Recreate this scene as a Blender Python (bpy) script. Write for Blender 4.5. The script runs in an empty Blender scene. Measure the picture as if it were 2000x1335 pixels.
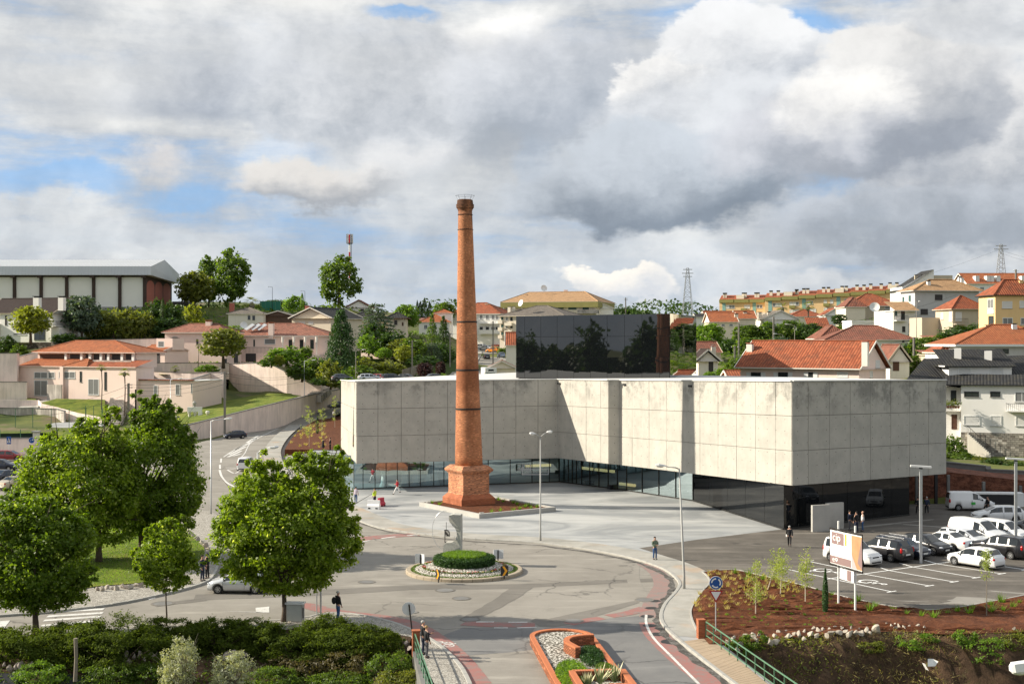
import bpy,bmesh,math,random
import numpy as np
from mathutils import Vector,Matrix,Euler
from mathutils.geometry import tessellate_polygon
S=bpy.context.scene
COL=S.collection
R=math.radians
# ------------------------------------------------------------------ camera
CAMZ=16.5
FPX=2500.0
cam=bpy.data.objects.new('camera',bpy.data.cameras.new('camera'))
COL.objects.link(cam)
cam.location=(0,0,CAMZ)
cam.rotation_euler=(R(90),0,0)
cam.data.sensor_width=36
cam.data.lens=45.0
cam.data.clip_start=0.5
cam.data.clip_end=9000
S.camera=cam
# ------------------------------------------------------------------ sun, exposure
SUN_EL=R(28)
SUN_AZ=math.atan2(-0.995,0.10)
sun_dir=Vector((math.sin(SUN_AZ)*math.cos(SUN_EL),math.cos(SUN_AZ)*math.cos(SUN_EL),math.sin(SUN_EL)))
sl=bpy.data.lights.new('sun','SUN')
sl.energy=4.4
sl.angle=R(0.6)
sl.color=(1.0,0.91,0.76)
sun=bpy.data.objects.new('sun',sl)
COL.objects.link(sun)
sun.rotation_euler=(-sun_dir).to_track_quat('-Z','Y').to_euler()
S.view_settings.view_transform='Standard'
S.view_settings.look='None'
S.view_settings.exposure=0.92
S.view_settings.gamma=1.0
S.view_settings.use_curve_mapping=False
S.render.engine='CYCLES'
S.cycles.use_denoising=True
try:
 S.cycles.denoiser='OPENIMAGEDENOISE'
 S.cycles.denoising_input_passes='RGB_ALBEDO_NORMAL'
 S.cycles.denoising_prefilter='ACCURATE'
except Exception:
 pass
S.cycles.max_bounces=6
S.cycles.diffuse_bounces=3
S.cycles.glossy_bounces=3
S.cycles.transparent_max_bounces=8
S.cycles.transmission_bounces=4
S.cycles.sample_clamp_indirect=4
S.cycles.caustics_reflective=False
S.cycles.caustics_refractive=False
# ------------------------------------------------------------------ sky: nishita air with cloud layers laid on the sphere
def lin(*c):
 return tuple((x/255/12.92 if x<=10 else((x/255+0.055)/1.055)**2.4)for x in c)
world=bpy.data.worlds.new('World')
S.world=world
world.use_nodes=True
wt=world.node_tree
for n in list(wt.nodes):
 wt.nodes.remove(n)
class NT:
 """small node-building helper"""
 def __init__(s,tree):
  s.t=tree
 def n(s,typ,**kw):
  nd=s.t.nodes.new(typ)
  for k,v in kw.items():
   setattr(nd,k,v)
  return nd
 def put(s,sock,v):
  if isinstance(v,bpy.types.NodeSocket):
   s.t.links.new(v,sock)
  elif isinstance(v,(tuple,list)):
   if sock.type=='RGBA':
    sock.default_value=tuple(v[:3])+(1,)
   else:
    sock.default_value=v
  else:
   sock.default_value=v
 def math(s,op,a,b=None,c=None,clamp=False):
  nd=s.n('ShaderNodeMath',operation=op,use_clamp=clamp)
  for i,v in enumerate((a,b,c)):
   if v is not None:
    s.put(nd.inputs[i],v)
  return nd.outputs[0]
 def vmath(s,op,a,b=None,out=0):
  nd=s.n('ShaderNodeVectorMath',operation=op)
  s.put(nd.inputs[0],a)
  if b is not None:
   if op=='SCALE':
    s.put(nd.inputs['Scale'],b)
   else:
    s.put(nd.inputs[1],b)
  return nd.outputs['Value']if op in('LENGTH','DOT_PRODUCT','DISTANCE')else nd.outputs[0]
 def noise(s,vec,scale,detail=4,rough=0.55,dist=0.0,out='Fac',dim='3D'):
  nd=s.n('ShaderNodeTexNoise',noise_dimensions=dim)
  if vec is not None:
   s.put(nd.inputs['Vector'],vec)
  nd.inputs['Scale'].default_value=scale
  nd.inputs['Detail'].default_value=detail
  nd.inputs['Roughness'].default_value=rough
  nd.inputs['Distortion'].default_value=dist
  return nd.outputs[out]
 def vor(s,vec,scale,feature='F1',out='Distance',rnd=1.0):
  nd=s.n('ShaderNodeTexVoronoi',feature=feature)
  if vec is not None:
   s.put(nd.inputs['Vector'],vec)
  nd.inputs['Scale'].default_value=scale
  nd.inputs['Randomness'].default_value=rnd
  return nd.outputs[out]
 def ramp(s,v,a,b,lo=0.0,hi=1.0,smooth=True):
  nd=s.n('ShaderNodeMapRange',interpolation_type='SMOOTHSTEP' if smooth else 'LINEAR')
  s.put(nd.inputs[0],v)
  for i,x in enumerate((a,b,lo,hi)):
   s.put(nd.inputs[i+1],x)
  return nd.outputs[0]
 def mix(s,f,a,b,mode='MIX'):
  nd=s.n('ShaderNodeMix',data_type='RGBA',blend_type=mode)
  s.put(nd.inputs[0],f)
  s.put(nd.inputs[6],a)
  s.put(nd.inputs[7],b)
  return nd.outputs[2]
 def mapping(s,vec,loc=(0,0,0),rot=(0,0,0),scale=(1,1,1),typ='POINT'):
  nd=s.n('ShaderNodeMapping',vector_type=typ)
  s.put(nd.inputs[0],vec)
  if typ!='NORMAL' and 'Location' in nd.inputs:
   nd.inputs['Location'].default_value=loc
  nd.inputs['Rotation'].default_value=rot
  nd.inputs['Scale'].default_value=scale
  return nd.outputs[0]
 def sep(s,vec):
  nd=s.n('ShaderNodeSeparateXYZ')
  s.put(nd.inputs[0],vec)
  return nd.outputs
 def bump(s,h,strength=0.3,dist=0.05):
  nd=s.n('ShaderNodeBump')
  nd.inputs['Strength'].default_value=strength
  nd.inputs['Distance'].default_value=dist
  s.put(nd.inputs['Height'],h)
  return nd.outputs[0]
W=NT(wt)
d0=W.n('ShaderNodeTexCoord').outputs['Generated']
sky=W.n('ShaderNodeTexSky',sky_type='NISHITA')
sky.sun_disc=False
sky.sun_elevation=SUN_EL
sky.sun_rotation=SUN_AZ%(2*math.pi)
sky.altitude=100
sky.air_density=1.0
sky.dust_density=1.5
K=6.0
flat=W.mapping(d0,scale=(1,1,2.6))
wv=W.vmath('SUBTRACT',W.noise(flat,5.0,6,0.6,out='Color'),(0.5,0.5,0.5))
d1=W.vmath('ADD',d0,W.vmath('SCALE',wv,0.085))
wv2=W.vmath('SUBTRACT',W.noise(d0,16.0,5,0.6,out='Color'),(0.5,0.5,0.5))
d2=W.vmath('ADD',d1,W.vmath('SCALE',wv2,0.048))
nA=W.noise(W.mapping(d0,scale=(1,1,3.2)),3.2,7,0.62)
nB=W.noise(d1,11.0,8,0.58)
nC=W.noise(W.mapping(d0,scale=(1.0,1.0,7.0)),6.0,6,0.6)
nE=W.noise(d0,30.0,6,0.6)
def blob(px,py,hw,hh,lo,hi,amp=0.5,src=None,rot=0.0):
 """mask of one elliptical cloud centred where the photograph shows it"""
 az=math.atan2(px-1000,FPX)
 el=math.atan2(667.5-py,math.hypot(FPX,px-1000))
 m=W.mapping(src or d2,rot=(el,0,-az),scale=(hw/FPX,1,hh/FPX),typ='TEXTURE')
 if rot:
  m=W.mapping(m,rot=(0,rot,0))
 xyz=W.sep(m)
 ln=W.vmath('LENGTH',W.vmath('MULTIPLY',m,(1,0,1)))
 v=W.math('ADD',W.math('SUBTRACT',1.0,ln),W.math('MULTIPLY',W.math('SUBTRACT',nB,0.5),amp))
 v=W.math('MULTIPLY',W.ramp(v,lo,hi),W.math('GREATER_THAN',xyz[1],0.0))
 return v,xyz
blue=W.mix(0.75,W.vmath('SCALE',sky.outputs[0],0.6),tuple(K*c for c in lin(140,186,236)))
veil=W.ramp(W.math('ADD',nA,W.math('MULTIPLY',W.math('SUBTRACT',nC,0.5),0.5)),0.24,0.50)
for px,py,hw,hh,st in((110,365,200,52,0.85),(370,390,140,44,0.85),(800,10,110,34,0.9),(1585,62,120,95,1.0),(560,300,110,40,0.35),(1590,385,90,50,0.5),(1050,300,60,90,0.3),(640,450,300,30,0.15)):
 mk,_=blob(px,py,hw,hh,0.12,0.62,0.55)
 veil=W.math('MULTIPLY',veil,W.math('SUBTRACT',1.0,W.math('MULTIPLY',mk,st)))
tone=W.ramp(W.math('ADD',W.math('MULTIPLY',nA,0.45),W.math('ADD',W.math('MULTIPLY',nC,0.3),W.math('MULTIPLY',nB,0.35))),0.44,0.68)
ccol=W.mix(tone,tuple(K*c for c in lin(180,187,196)),tuple(K*c for c in lin(232,232,229)))
col=W.mix(veil,blue,ccol)
hz=W.sep(d0)[2]
low=W.math('MULTIPLY',W.ramp(hz,0.16,0.02),W.ramp(nC,0.30,0.62))
col=W.mix(W.math('MULTIPLY',low,0.85),col,tuple(K*c for c in lin(180,191,203)))
def cloud(px,py,hw,hh,top,bot,lo=0.05,hi=0.35,amp=0.7,op=1.0,tilt=0.35,span=1.1,wob=1.2,rot=0.0,src=None):
 global col
 mk,xyz=blob(px,py,hw,hh,lo,hi,amp,src,rot)
 sh=W.math('ADD',xyz[2],W.math('MULTIPLY',xyz[0],-tilt))
 sh=W.math('ADD',sh,W.math('MULTIPLY',W.math('SUBTRACT',nB,0.5),wob*1.6))
 sh=W.math('ADD',sh,W.math('MULTIPLY',W.math('SUBTRACT',nE,0.5),wob*0.6))
 c=W.mix(W.ramp(sh,-span*0.75,span*0.75),tuple(K*v for v in lin(*bot)),tuple(K*v for v in lin(*top)))
 col=W.mix(W.math('MULTIPLY',mk,op),col,c)
cloud(430,165,330,110,(200,204,210),(166,174,186),0.0,0.55,1.1,0.9,0.35,1.1,1.8)
cloud(120,130,320,130,(228,228,226),(196,200,205),0.0,0.9,0.9,0.7)
cloud(640,215,230,75,(200,204,209),(158,168,180),0.0,0.5,1.1,0.95,0.35,1.1,1.8)
cloud(560,60,420,90,(226,227,228),(200,204,209),0.0,0.9,0.9,0.7)
cloud(900,190,420,200,(214,216,219),(164,172,182),0.0,0.55,1.1,0.9,0.35,1.1,1.8)
cloud(290,318,90,55,(236,229,222),(206,204,203),0.0,0.8,1.6,0.8)
cloud(620,362,190,48,(216,213,209),(160,165,172),0.0,0.4,0.9,0.95)
cloud(800,330,150,60,(222,222,222),(190,196,203),0.0,0.8,0.8,0.7)
cloud(1000,70,130,85,(243,242,239),(206,208,211),0.0,0.5,0.9,0.9)
cloud(1130,170,330,150,(212,215,220),(166,175,187),0.0,0.5,0.8,0.9)
cloud(1880,60,300,120,(226,227,228),(196,200,206),0.0,0.8,0.9,0.8)
cloud(1940,330,330,190,(222,222,222),(166,173,183),0.0,0.35,1.0,0.95,0.35,1.1,1.8)
cloud(1800,440,380,75,(190,196,204),(158,166,176),0.0,0.4,0.7,0.95)
cloud(1700,210,280,170,(226,225,223),(154,161,172),0.02,0.22,0.95,1.0,0.5,1.2)
cloud(1440,150,165,145,(229,230,231),(176,183,193),0.02,0.16,0.9,1.0,0.4,1.1,1.6)
cloud(1295,190,110,95,(240,239,237),(182,188,196),0.02,0.2,1.0,1.0,0.5,1.1,1.8)
cloud(1440,290,330,150,(216,219,223),(156,165,177),0.0,0.5,0.9,0.95,0.35,1.1,1.6)
cloud(1250,365,330,110,(196,203,211),(134,145,158),0.02,0.3,0.55,1.0,0.5,1.0,0.9)
cloud(1560,300,210,90,(206,208,214),(164,170,180),0.0,0.5,0.8,0.9)
cloud(1655,240,150,90,(244,242,238),(186,190,198),0.0,0.4,0.8,0.9)
cloud(1215,553,125,34,(244,239,230),(206,210,216),0.02,0.25,0.8,1.0)
cloud(1560,560,220,40,(226,227,227),(196,203,211),0.0,0.5,0.8,0.9)
cloud(1480,520,180,40,(220,223,226),(196,204,212),0.0,0.6,0.8,0.7)
gr=W.math('ADD',W.math('MULTIPLY',W.ramp(nB,0.3,0.7),0.16),W.math('MULTIPLY',nE,0.22))
col=W.vmath('SCALE',col,W.math('ADD',gr,0.80))
bg=W.n('ShaderNodeBackground')
W.put(bg.inputs[0],col)
bg.inputs[1].default_value=0.1
wo=W.n('ShaderNodeOutputWorld')
wt.links.new(bg.outputs[0],wo.inputs[0])
world.cycles.sampling_method='MANUAL'
world.cycles.sample_map_resolution=512
# ------------------------------------------------------------------ places: a point of the photograph at a known height or distance
def G(px,py,z=0.0):
 D=FPX*(CAMZ-z)/(py-667.5)
 return Vector(((px-1000)*D/FPX,D,z))
def AT(px,py,D):
 return Vector(((px-1000)*D/FPX,D,CAMZ-(py-667.5)*D/FPX))
 # ------------------------------------------------------------------ object helpers
def tag(o,label=None,cat=None,group=None,kind=None):
 if label:o['label']=label
 if cat:o['category']=cat
 if group:o['group']=group
 if kind:o['kind']=kind
 return o
def thing(name,label,cat,loc=(0,0,0),rz=0.0,group=None):
 o=bpy.data.objects.new(name,None)
 o.empty_display_size=0.2
 COL.objects.link(o)
 o.location=loc
 o.rotation_euler=(0,0,rz)
 return tag(o,label,cat,group)
def link(name,me,parent=None,loc=None,rz=None):
 o=bpy.data.objects.new(name,me)
 COL.objects.link(o)
 if parent is not None:
  o.parent=parent
 if loc is not None:
  o.location=loc
 if rz is not None:
  o.rotation_euler=(0,0,rz)
 return o
def copy_tree(o,parent=None,kids=None):
 kids=kids or KIDS()
 c=o.copy()
 COL.objects.link(c)
 c.parent=parent
 for ch in kids.get(o,()):
  copy_tree(ch,c,kids)
 return c
def KIDS():
 k={}
 for o in COL.objects:
  if o.parent is not None:
   k.setdefault(o.parent,[]).append(o)
 return k
def paint(o,m,slot=0):
 o.material_slots[slot].link='OBJECT'
 o.material_slots[slot].material=m
class MB:
 """collects faces and builds ONE mesh"""
 def __init__(s):
  s.v=[];s.f=[];s.uv=[];s.mi=[];s.cur=0
 def add(s,vs,fs,uvs=None):
  b=len(s.v)
  s.v.extend([tuple(p)for p in vs])
  for i,f in enumerate(fs):
   s.f.append(tuple(b+k for k in f))
   s.uv.append(uvs[i]if uvs else None)
   s.mi.append(s.cur)
  return s
 def face(s,*pts,uv=None):
  return s.add(pts,[tuple(range(len(pts)))],[uv]if uv else None)
 def box(s,x0,y0,z0,x1,y1,z1,M=None,top=True,bottom=True):
  vs=[Vector((x,y,z))for z in(z0,z1)for y in(y0,y1)for x in(x0,x1)]
  if M is not None:
   vs=[M@v for v in vs]
  fs=[(0,1,5,4),(1,3,7,5),(3,2,6,7),(2,0,4,6)]
  if top:fs.append((4,5,7,6))
  if bottom:fs.append((0,2,3,1))
  return s.add(vs,fs)
 def cbox(s,c,sx,sy,sz,M=None):
  return s.box(c[0]-sx/2,c[1]-sy/2,c[2]-sz/2,c[0]+sx/2,c[1]+sy/2,c[2]+sz/2,M)
 def beam(s,a,b,w,h=None,up=(0,0,1)):
  """a rectangular bar from a to b"""
  a,b=Vector(a),Vector(b)
  d=(b-a)
  L=d.length
  if L<1e-6:return s
  d/=L
  u=Vector(up)
  if abs(d.dot(u))>0.98:u=Vector((1,0,0))
  r=d.cross(u).normalized()
  u=r.cross(d)
  h=h or w
  vs=[]
  for p in(a,b):
   for i,j in((-1,-1),(1,-1),(1,1),(-1,1)):
    vs.append(p+r*(w/2*i)+u*(h/2*j))
  return s.add(vs,[(0,1,5,4),(1,2,6,5),(2,3,7,6),(3,0,4,7),(3,2,1,0),(4,5,6,7)])
 def tube(s,pts,rad,n=8,cap=True):
  pts=[Vector(p)for p in pts]
  if not hasattr(rad,'__len__'):rad=[rad]*len(pts)
  vs=[];fs=[];uvs=[]
  ref=Vector((0.123,0.456,0.88)).normalized()
  acc=0.0
  for i,p in enumerate(pts):
   d=(pts[min(i+1,len(pts)-1)]-pts[max(i-1,0)]).normalized()
   r=d.cross(ref)
   if r.length<0.05:r=d.cross(Vector((1,0,0)))
   r.normalize()
   u=r.cross(d)
   if i:acc+=(p-pts[i-1]).length
   for k in range(n):
    a=2*math.pi*k/n
    vs.append(p+(r*math.cos(a)+u*math.sin(a))*rad[i])
   if i:
    b0,b1=(i-1)*n,i*n
    for k in range(n):
     fs.append((b0+k,b0+(k+1)%n,b1+(k+1)%n,b1+k))
     c=2*math.pi*rad[i]
     u0,u1=c*k/n,c*(k+1)/n
     L0=acc-(p-pts[i-1]).length
     uvs.append(((u0,L0),(u1,L0),(u1,acc),(u0,acc)))
  if cap:
   fs.append(tuple(range(n-1,-1,-1)));uvs.append(None)
   e=(len(pts)-1)*n
   fs.append(tuple(e+k for k in range(n)));uvs.append(None)
  return s.add(vs,fs,uvs)
 def lathe(s,prof,n=24,c=(0,0,0),cap=True,lean=(0,0)):
  """prof: (radius, z) pairs from the bottom"""
  vs=[];fs=[];uvs=[]
  for i,(r,z)in enumerate(prof):
   for k in range(n):
    a=2*math.pi*k/n
    vs.append((c[0]+lean[0]*z+r*math.cos(a),c[1]+lean[1]*z+r*math.sin(a),c[2]+z))
  for i in range(1,len(prof)):
   for k in range(n):
    k2=(k+1)%n
    fs.append(((i-1)*n+k,(i-1)*n+k2,i*n+k2,i*n+k))
    rr=prof[0][0]
    u0,u1=2*math.pi*rr*k/n,2*math.pi*rr*(k+1)/n
    v0,v1=prof[i-1][1],prof[i][1]
    if abs(v1-v0)<1e-4:v1=v0+abs(prof[i][0]-prof[i-1][0])
    uvs.append(((u0,v0),(u1,v0),(u1,v1),(u0,v1)))
  if cap:
   fs.append(tuple(range(n-1,-1,-1)));uvs.append(None)
   e=(len(prof)-1)*n
   fs.append(tuple(e+k for k in range(n)));uvs.append(None)
  return s.add(vs,fs,uvs)
 def ell(s,c,rx,ry,rz,nu=10,nv=6,M=None):
  vs=[];fs=[]
  for j in range(nv+1):
   t=math.pi*j/nv
   for i in range(nu):
    a=2*math.pi*i/nu
    p=Vector((rx*math.sin(t)*math.cos(a),ry*math.sin(t)*math.sin(a),-rz*math.cos(t)))
    if M is not None:p=M@p
    vs.append(p+Vector(c))
  for j in range(nv):
   for i in range(nu):
    i2=(i+1)%nu
    fs.append((j*nu+i,j*nu+i2,(j+1)*nu+i2,(j+1)*nu+i))
  return s.add(vs,fs)
 def poly(s,pts,z=None):
  """a flat filled outline"""
  P=[Vector((p[0],p[1],z if z is not None else p[2]))for p in pts]
  tris=tessellate_polygon([P])
  for t in tris:
   a,b,c=t
   n=(P[b]-P[a]).cross(P[c]-P[a])
   s.add([P[a],P[b],P[c]],[(0,1,2)if n.z>0 else(0,2,1)])
  return s
 def prism(s,pts,z0,z1):
  """an outline with sides and a top"""
  s.poly(pts,z1)
  P=[Vector((p[0],p[1],0))for p in pts]
  area=sum(P[i].x*P[(i+1)%len(P)].y-P[(i+1)%len(P)].x*P[i].y for i in range(len(P)))
  if area<0:P.reverse()
  for i in range(len(P)):
   a,b=P[i],P[(i+1)%len(P)]
   s.face((a.x,a.y,z0),(b.x,b.y,z0),(b.x,b.y,z1),(a.x,a.y,z1))
  return s
 def mesh(s,name,mats,smooth=False):
  me=bpy.data.meshes.new(name)
  me.from_pydata(s.v,[],s.f)
  if not isinstance(mats,(list,tuple)):mats=[mats]
  for m in mats:me.materials.append(m)
  uvl=me.uv_layers.new(name='UVMap')
  flatuv=[]
  for fi,f in enumerate(s.f):
   uv=s.uv[fi]
   if uv is None:
    p=[Vector(s.v[i])for i in f]
    n=Vector((0,0,0))
    for i in range(1,len(p)-1):
     n+=(p[i]-p[0]).cross(p[i+1]-p[0])
    if n.length<1e-12:n=Vector((0,0,1))
    n.normalize()
    u=Vector((0,0,1)).cross(n)
    if u.length<0.02:u=Vector((1,0,0))
    u.normalize()
    w=n.cross(u)
    uv=[(q.dot(u),q.dot(w))for q in p]
   for q in uv:flatuv.extend(q)
  uvl.data.foreach_set('uv',flatuv)
  if len(mats)>1:
   me.polygons.foreach_set('material_index',s.mi)
  if smooth:
   me.polygons.foreach_set('use_smooth',[True]*len(me.polygons))
  me.update()
  return me
 def build(s,name,mats,parent=None,smooth=False,loc=None,rz=None):
  return link(name,s.mesh(name,mats,smooth),parent,loc,rz)
def mesh_np(name,V,F,mat,smooth=False,uv=None):
 """quads from numpy arrays"""
 me=bpy.data.meshes.new(name)
 n,k=F.shape
 me.vertices.add(len(V));me.vertices.foreach_set('co',np.ascontiguousarray(V,dtype=np.float32).ravel())
 me.loops.add(n*k);me.loops.foreach_set('vertex_index',np.ascontiguousarray(F,dtype=np.int32).ravel())
 me.polygons.add(n)
 me.polygons.foreach_set('loop_start',np.arange(0,n*k,k,dtype=np.int32))
 me.polygons.foreach_set('loop_total',np.full(n,k,dtype=np.int32))
 if smooth:me.polygons.foreach_set('use_smooth',np.ones(n,dtype=bool))
 me.materials.append(mat)
 me.update(calc_edges=True)
 return me
 # ------------------------------------------------------------------ materials
def newmat(name):
 m=bpy.data.materials.new(name)
 m.use_nodes=True
 t=m.node_tree
 for n in list(t.nodes):t.nodes.remove(n)
 N=NT(t)
 out=N.n('ShaderNodeOutputMaterial')
 p=N.n('ShaderNodeBsdfPrincipled')
 t.links.new(p.outputs[0],out.inputs[0])
 return m,N,p,out
def setp(N,p,col=None,rough=None,metal=None,spec=None,normal=None,coat=None):
 if col is not None:N.put(p.inputs['Base Color'],col)
 if rough is not None:N.put(p.inputs['Roughness'],rough)
 if metal is not None:N.put(p.inputs['Metallic'],metal)
 if spec is not None:N.put(p.inputs['Specular IOR Level'],spec)
 if normal is not None:N.put(p.inputs['Normal'],normal)
 if coat is not None:N.put(p.inputs['Coat Weight'],coat);p.inputs['Coat Roughness'].default_value=0.05
def tc(N,which='Object'):
 return N.n('ShaderNodeTexCoord').outputs[which]
def plain(name,col,rough=0.6,metal=0.0,var=0.12,scale=3.0,bump=0.0,spec=0.4,coat=None,bscale=None):
 m,N,p,o=newmat(name)
 if var>0:
  f=N.noise(tc(N),scale,4,0.6)
  c=N.mix(f,tuple(c*(1-var)for c in col),tuple(min(1,c*(1+var))for c in col))
 else:
  c=tuple(col)
 setp(N,p,c,rough,metal,spec,coat=coat)
 if bump:
  setp(N,p,normal=N.bump(N.noise(tc(N),bscale or scale*6,4,0.6),bump,0.03))
 return m
def plaster(name,col,dirt=0.35,dcol=(0.10,0.09,0.08),streak=0.5,bump=0.15):
 """render coat with rain streaks and stains"""
 m,N,p,o=newmat(name)
 geo=N.n('ShaderNodeNewGeometry').outputs['Position']
 big=N.noise(geo,0.35,4,0.6)
 st=N.noise(N.mapping(geo,scale=(1,1,0.12)),1.6,5,0.65)
 f=N.math('MULTIPLY',N.ramp(N.math('ADD',N.math('MULTIPLY',big,0.5),N.math('MULTIPLY',st,streak)),0.48,0.78),dirt)
 c=N.mix(f,tuple(col),dcol)
 setp(N,p,c,0.85,0,0.25)
 if bump:setp(N,p,normal=N.bump(N.noise(geo,12,3),bump,0.02))
 return m
def concrete(name,col,stain=0.5,holes=True,scol=(0.12,0.12,0.11)):
 m,N,p,o=newmat(name)
 uv=tc(N,'UV')
 geo=N.n('ShaderNodeNewGeometry').outputs['Position']
 isl=N.n('ShaderNodeObjectInfo').outputs['Random']
 big=N.noise(geo,0.45,7,0.72)
 mid=N.noise(N.mapping(geo,scale=(1,1,0.7)),1.1,6,0.7)
 fine=N.noise(geo,9.0,4,0.7)
 vert=N.noise(N.mapping(geo,scale=(1,1,0.05)),3.0,4,0.6)
 f=N.math('ADD',N.math('MULTIPLY',big,0.55),N.math('MULTIPLY',mid,0.37))
 f=N.math('ADD',f,N.math('MULTIPLY',vert,0.08))
 f=N.ramp(f,0.34,0.74)
 c=N.mix(N.math('MULTIPLY',f,stain),tuple(col),scol)
 zt_=N.math('ADD',N.sep(geo)[2],N.math('MULTIPLY',N.noise(N.mapping(geo,scale=(1,1,.1)),1.4,5,.7),5.0))
 c=N.mix(N.math('MULTIPLY',N.ramp(zt_,12.2,14.6),N.math('MULTIPLY',N.ramp(big,.46,.6),.55)),c,scol)
 c=N.mix(N.math('MULTIPLY',isl,0.22),c,tuple(v*0.72 for v in col))
 c=N.mix(N.math('MULTIPLY',N.math('SUBTRACT',fine,0.5),0.5,clamp=True),c,tuple(v*0.6 for v in col))
 pit=N.ramp(N.vor(geo,2.6),0.05,0.10,1.0,0.0)
 pit=N.math('MULTIPLY',pit,N.ramp(N.noise(geo,0.8,3),0.50,0.62))
 c=N.mix(N.math('MULTIPLY',pit,0.7),c,(0.07,0.07,0.065))
 if holes:
  fr=N.vmath('FRACTION',N.vmath('MULTIPLY',uv,(1/1.25,1/1.02,0)))
  dv=N.vmath('MULTIPLY',N.vmath('SUBTRACT',fr,(0.5,0.5,0)),(1.25,1.02,0))
  h=N.ramp(N.vmath('LENGTH',dv),0.035,0.055,1.0,0.0)
  c=N.mix(N.math('MULTIPLY',h,0.75),c,(0.06,0.06,0.055))
 setp(N,p,c,0.75,0,0.3,N.bump(fine,0.12,0.02))
 return m
def asphalt(name,col,col2,crack=0.6,wear=0.5,scale=1.0):
 m,N,p,o=newmat(name)
 geo=N.n('ShaderNodeNewGeometry').outputs['Position']
 big=N.noise(geo,0.10*scale,5,0.6,0.6)
 mid=N.noise(geo,0.7*scale,5,0.7)
 fine=N.noise(geo,14.0,3,0.8)
 c=N.mix(N.ramp(N.math('ADD',N.math('MULTIPLY',big,0.65),N.math('MULTIPLY',mid,0.35)),0.36,0.64),col,col2)
 c=N.mix(N.math('MULTIPLY',N.ramp(fine,0.3,0.8),0.25),c,tuple(v*0.55 for v in col))
 wv=N.vmath('ADD',geo,N.vmath('SCALE',N.vmath('SUBTRACT',N.noise(geo,0.6,4,out='Color'),(0.5,0.5,0.5)),1.6))
 cr=N.ramp(N.vor(wv,0.16,'DISTANCE_TO_EDGE'),0.004,0.016,1.0,0.0)
 cr=N.math('MULTIPLY',cr,N.ramp(N.noise(geo,0.09,3),0.50,0.60))
 c=N.mix(N.math('MULTIPLY',cr,crack),c,(0.02,0.02,0.02))
 sw=N.noise(N.mapping(geo,rot=(0,0,0.5),scale=(0.12,0.9,1)),0.9,5,0.65)
 c=N.mix(N.math('MULTIPLY',N.ramp(sw,0.52,0.74),wear),c,tuple(min(1,v*1.7)for v in col2))
 st=N.ramp(N.vor(wv,0.23,'F1'),0.05,0.35,1.0,0.0)
 c=N.mix(N.math('MULTIPLY',N.math('MULTIPLY',st,N.ramp(mid,0.45,0.6)),0.35),c,tuple(v*0.4 for v in col))
 setp(N,p,c,0.85,0,0.25,N.bump(fine,0.25,0.01))
 return m
def paintmat(name,col,wear=0.5):
 """road paint worn through to the asphalt"""
 m,N,p,o=newmat(name)
 geo=N.n('ShaderNodeNewGeometry').outputs['Position']
 f=N.ramp(N.math('ADD',N.math('MULTIPLY',N.noise(geo,1.3,5,0.7),0.5),N.math('MULTIPLY',N.noise(geo,9,4,0.75),0.5)),0.46,0.60)
 c=N.mix(N.math('MULTIPLY',f,wear),col,(0.20,0.19,0.175))
 setp(N,p,c,0.8,0,0.3)
 return m
def brick(name,c1,c2,mortar,rw=0.23,rh=0.075,ms=0.012,soot=0.0,mottled=0.5,dark=(0.05,0.03,0.02)):
 m,N,p,o=newmat(name)
 uv=tc(N,'UV')
 b=N.n('ShaderNodeTexBrick',offset=0.5)
 N.put(b.inputs['Vector'],uv)
 b.inputs['Color1'].default_value=(*c1,1);b.inputs['Color2'].default_value=(*c2,1);b.inputs['Mortar'].default_value=(*mortar,1)
 b.inputs['Scale'].default_value=1.0
 b.inputs['Mortar Size'].default_value=ms
 b.inputs['Brick Width'].default_value=rw
 b.inputs['Row Height'].default_value=rh
 b.inputs['Bias'].default_value=-0.1
 geo=N.n('ShaderNodeNewGeometry').outputs['Position']
 c=b.outputs[0]
 wn=N.n('ShaderNodeTexWhiteNoise',noise_dimensions='2D')
 cell=N.vmath('FLOOR',N.vmath('MULTIPLY',uv,(1/rw,1/rh,0)))
 N.put(wn.inputs['Vector'],cell)
 r=wn.outputs['Value']
 c=N.mix(N.math('MULTIPLY',N.math('GREATER_THAN',r,0.86),mottled),c,dark)
 c=N.mix(N.math('MULTIPLY',N.math('LESS_THAN',r,0.10),mottled),c,tuple(min(1,v*1.9+0.08)for v in c1))
 big=N.noise(N.mapping(geo,scale=(1,1,0.5)),0.55,5,0.65)
 c=N.mix(N.math('MULTIPLY',N.ramp(big,0.45,0.72),0.55),c,tuple(v*0.42 for v in c2))
 c=N.mix(N.math('MULTIPLY',N.ramp(N.noise(geo,3.0,4,0.7),0.58,0.72),0.35*mottled),c,tuple(min(1,v*1.25+0.10)for v in c1))
 if soot:
  bz=N.noise(N.mapping(geo,scale=(.02,.02,.13)),1.0,3,.7)
  c=N.mix(N.math('MULTIPLY',N.ramp(bz,.44,.60),.6),c,tuple(v*.45 for v in c2))
  z=N.sep(geo)[2]
  sc=N.ramp(N.math('ADD',z,N.math('MULTIPLY',N.math('SUBTRACT',big,0.5),8.0)),27.5,31.0)
  c=N.mix(N.math('MULTIPLY',sc,soot),c,(0.03,0.018,0.012))
 setp(N,p,c,0.85,0,0.25,N.bump(b.outputs['Fac'],-0.5,0.01))
 return m
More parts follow.
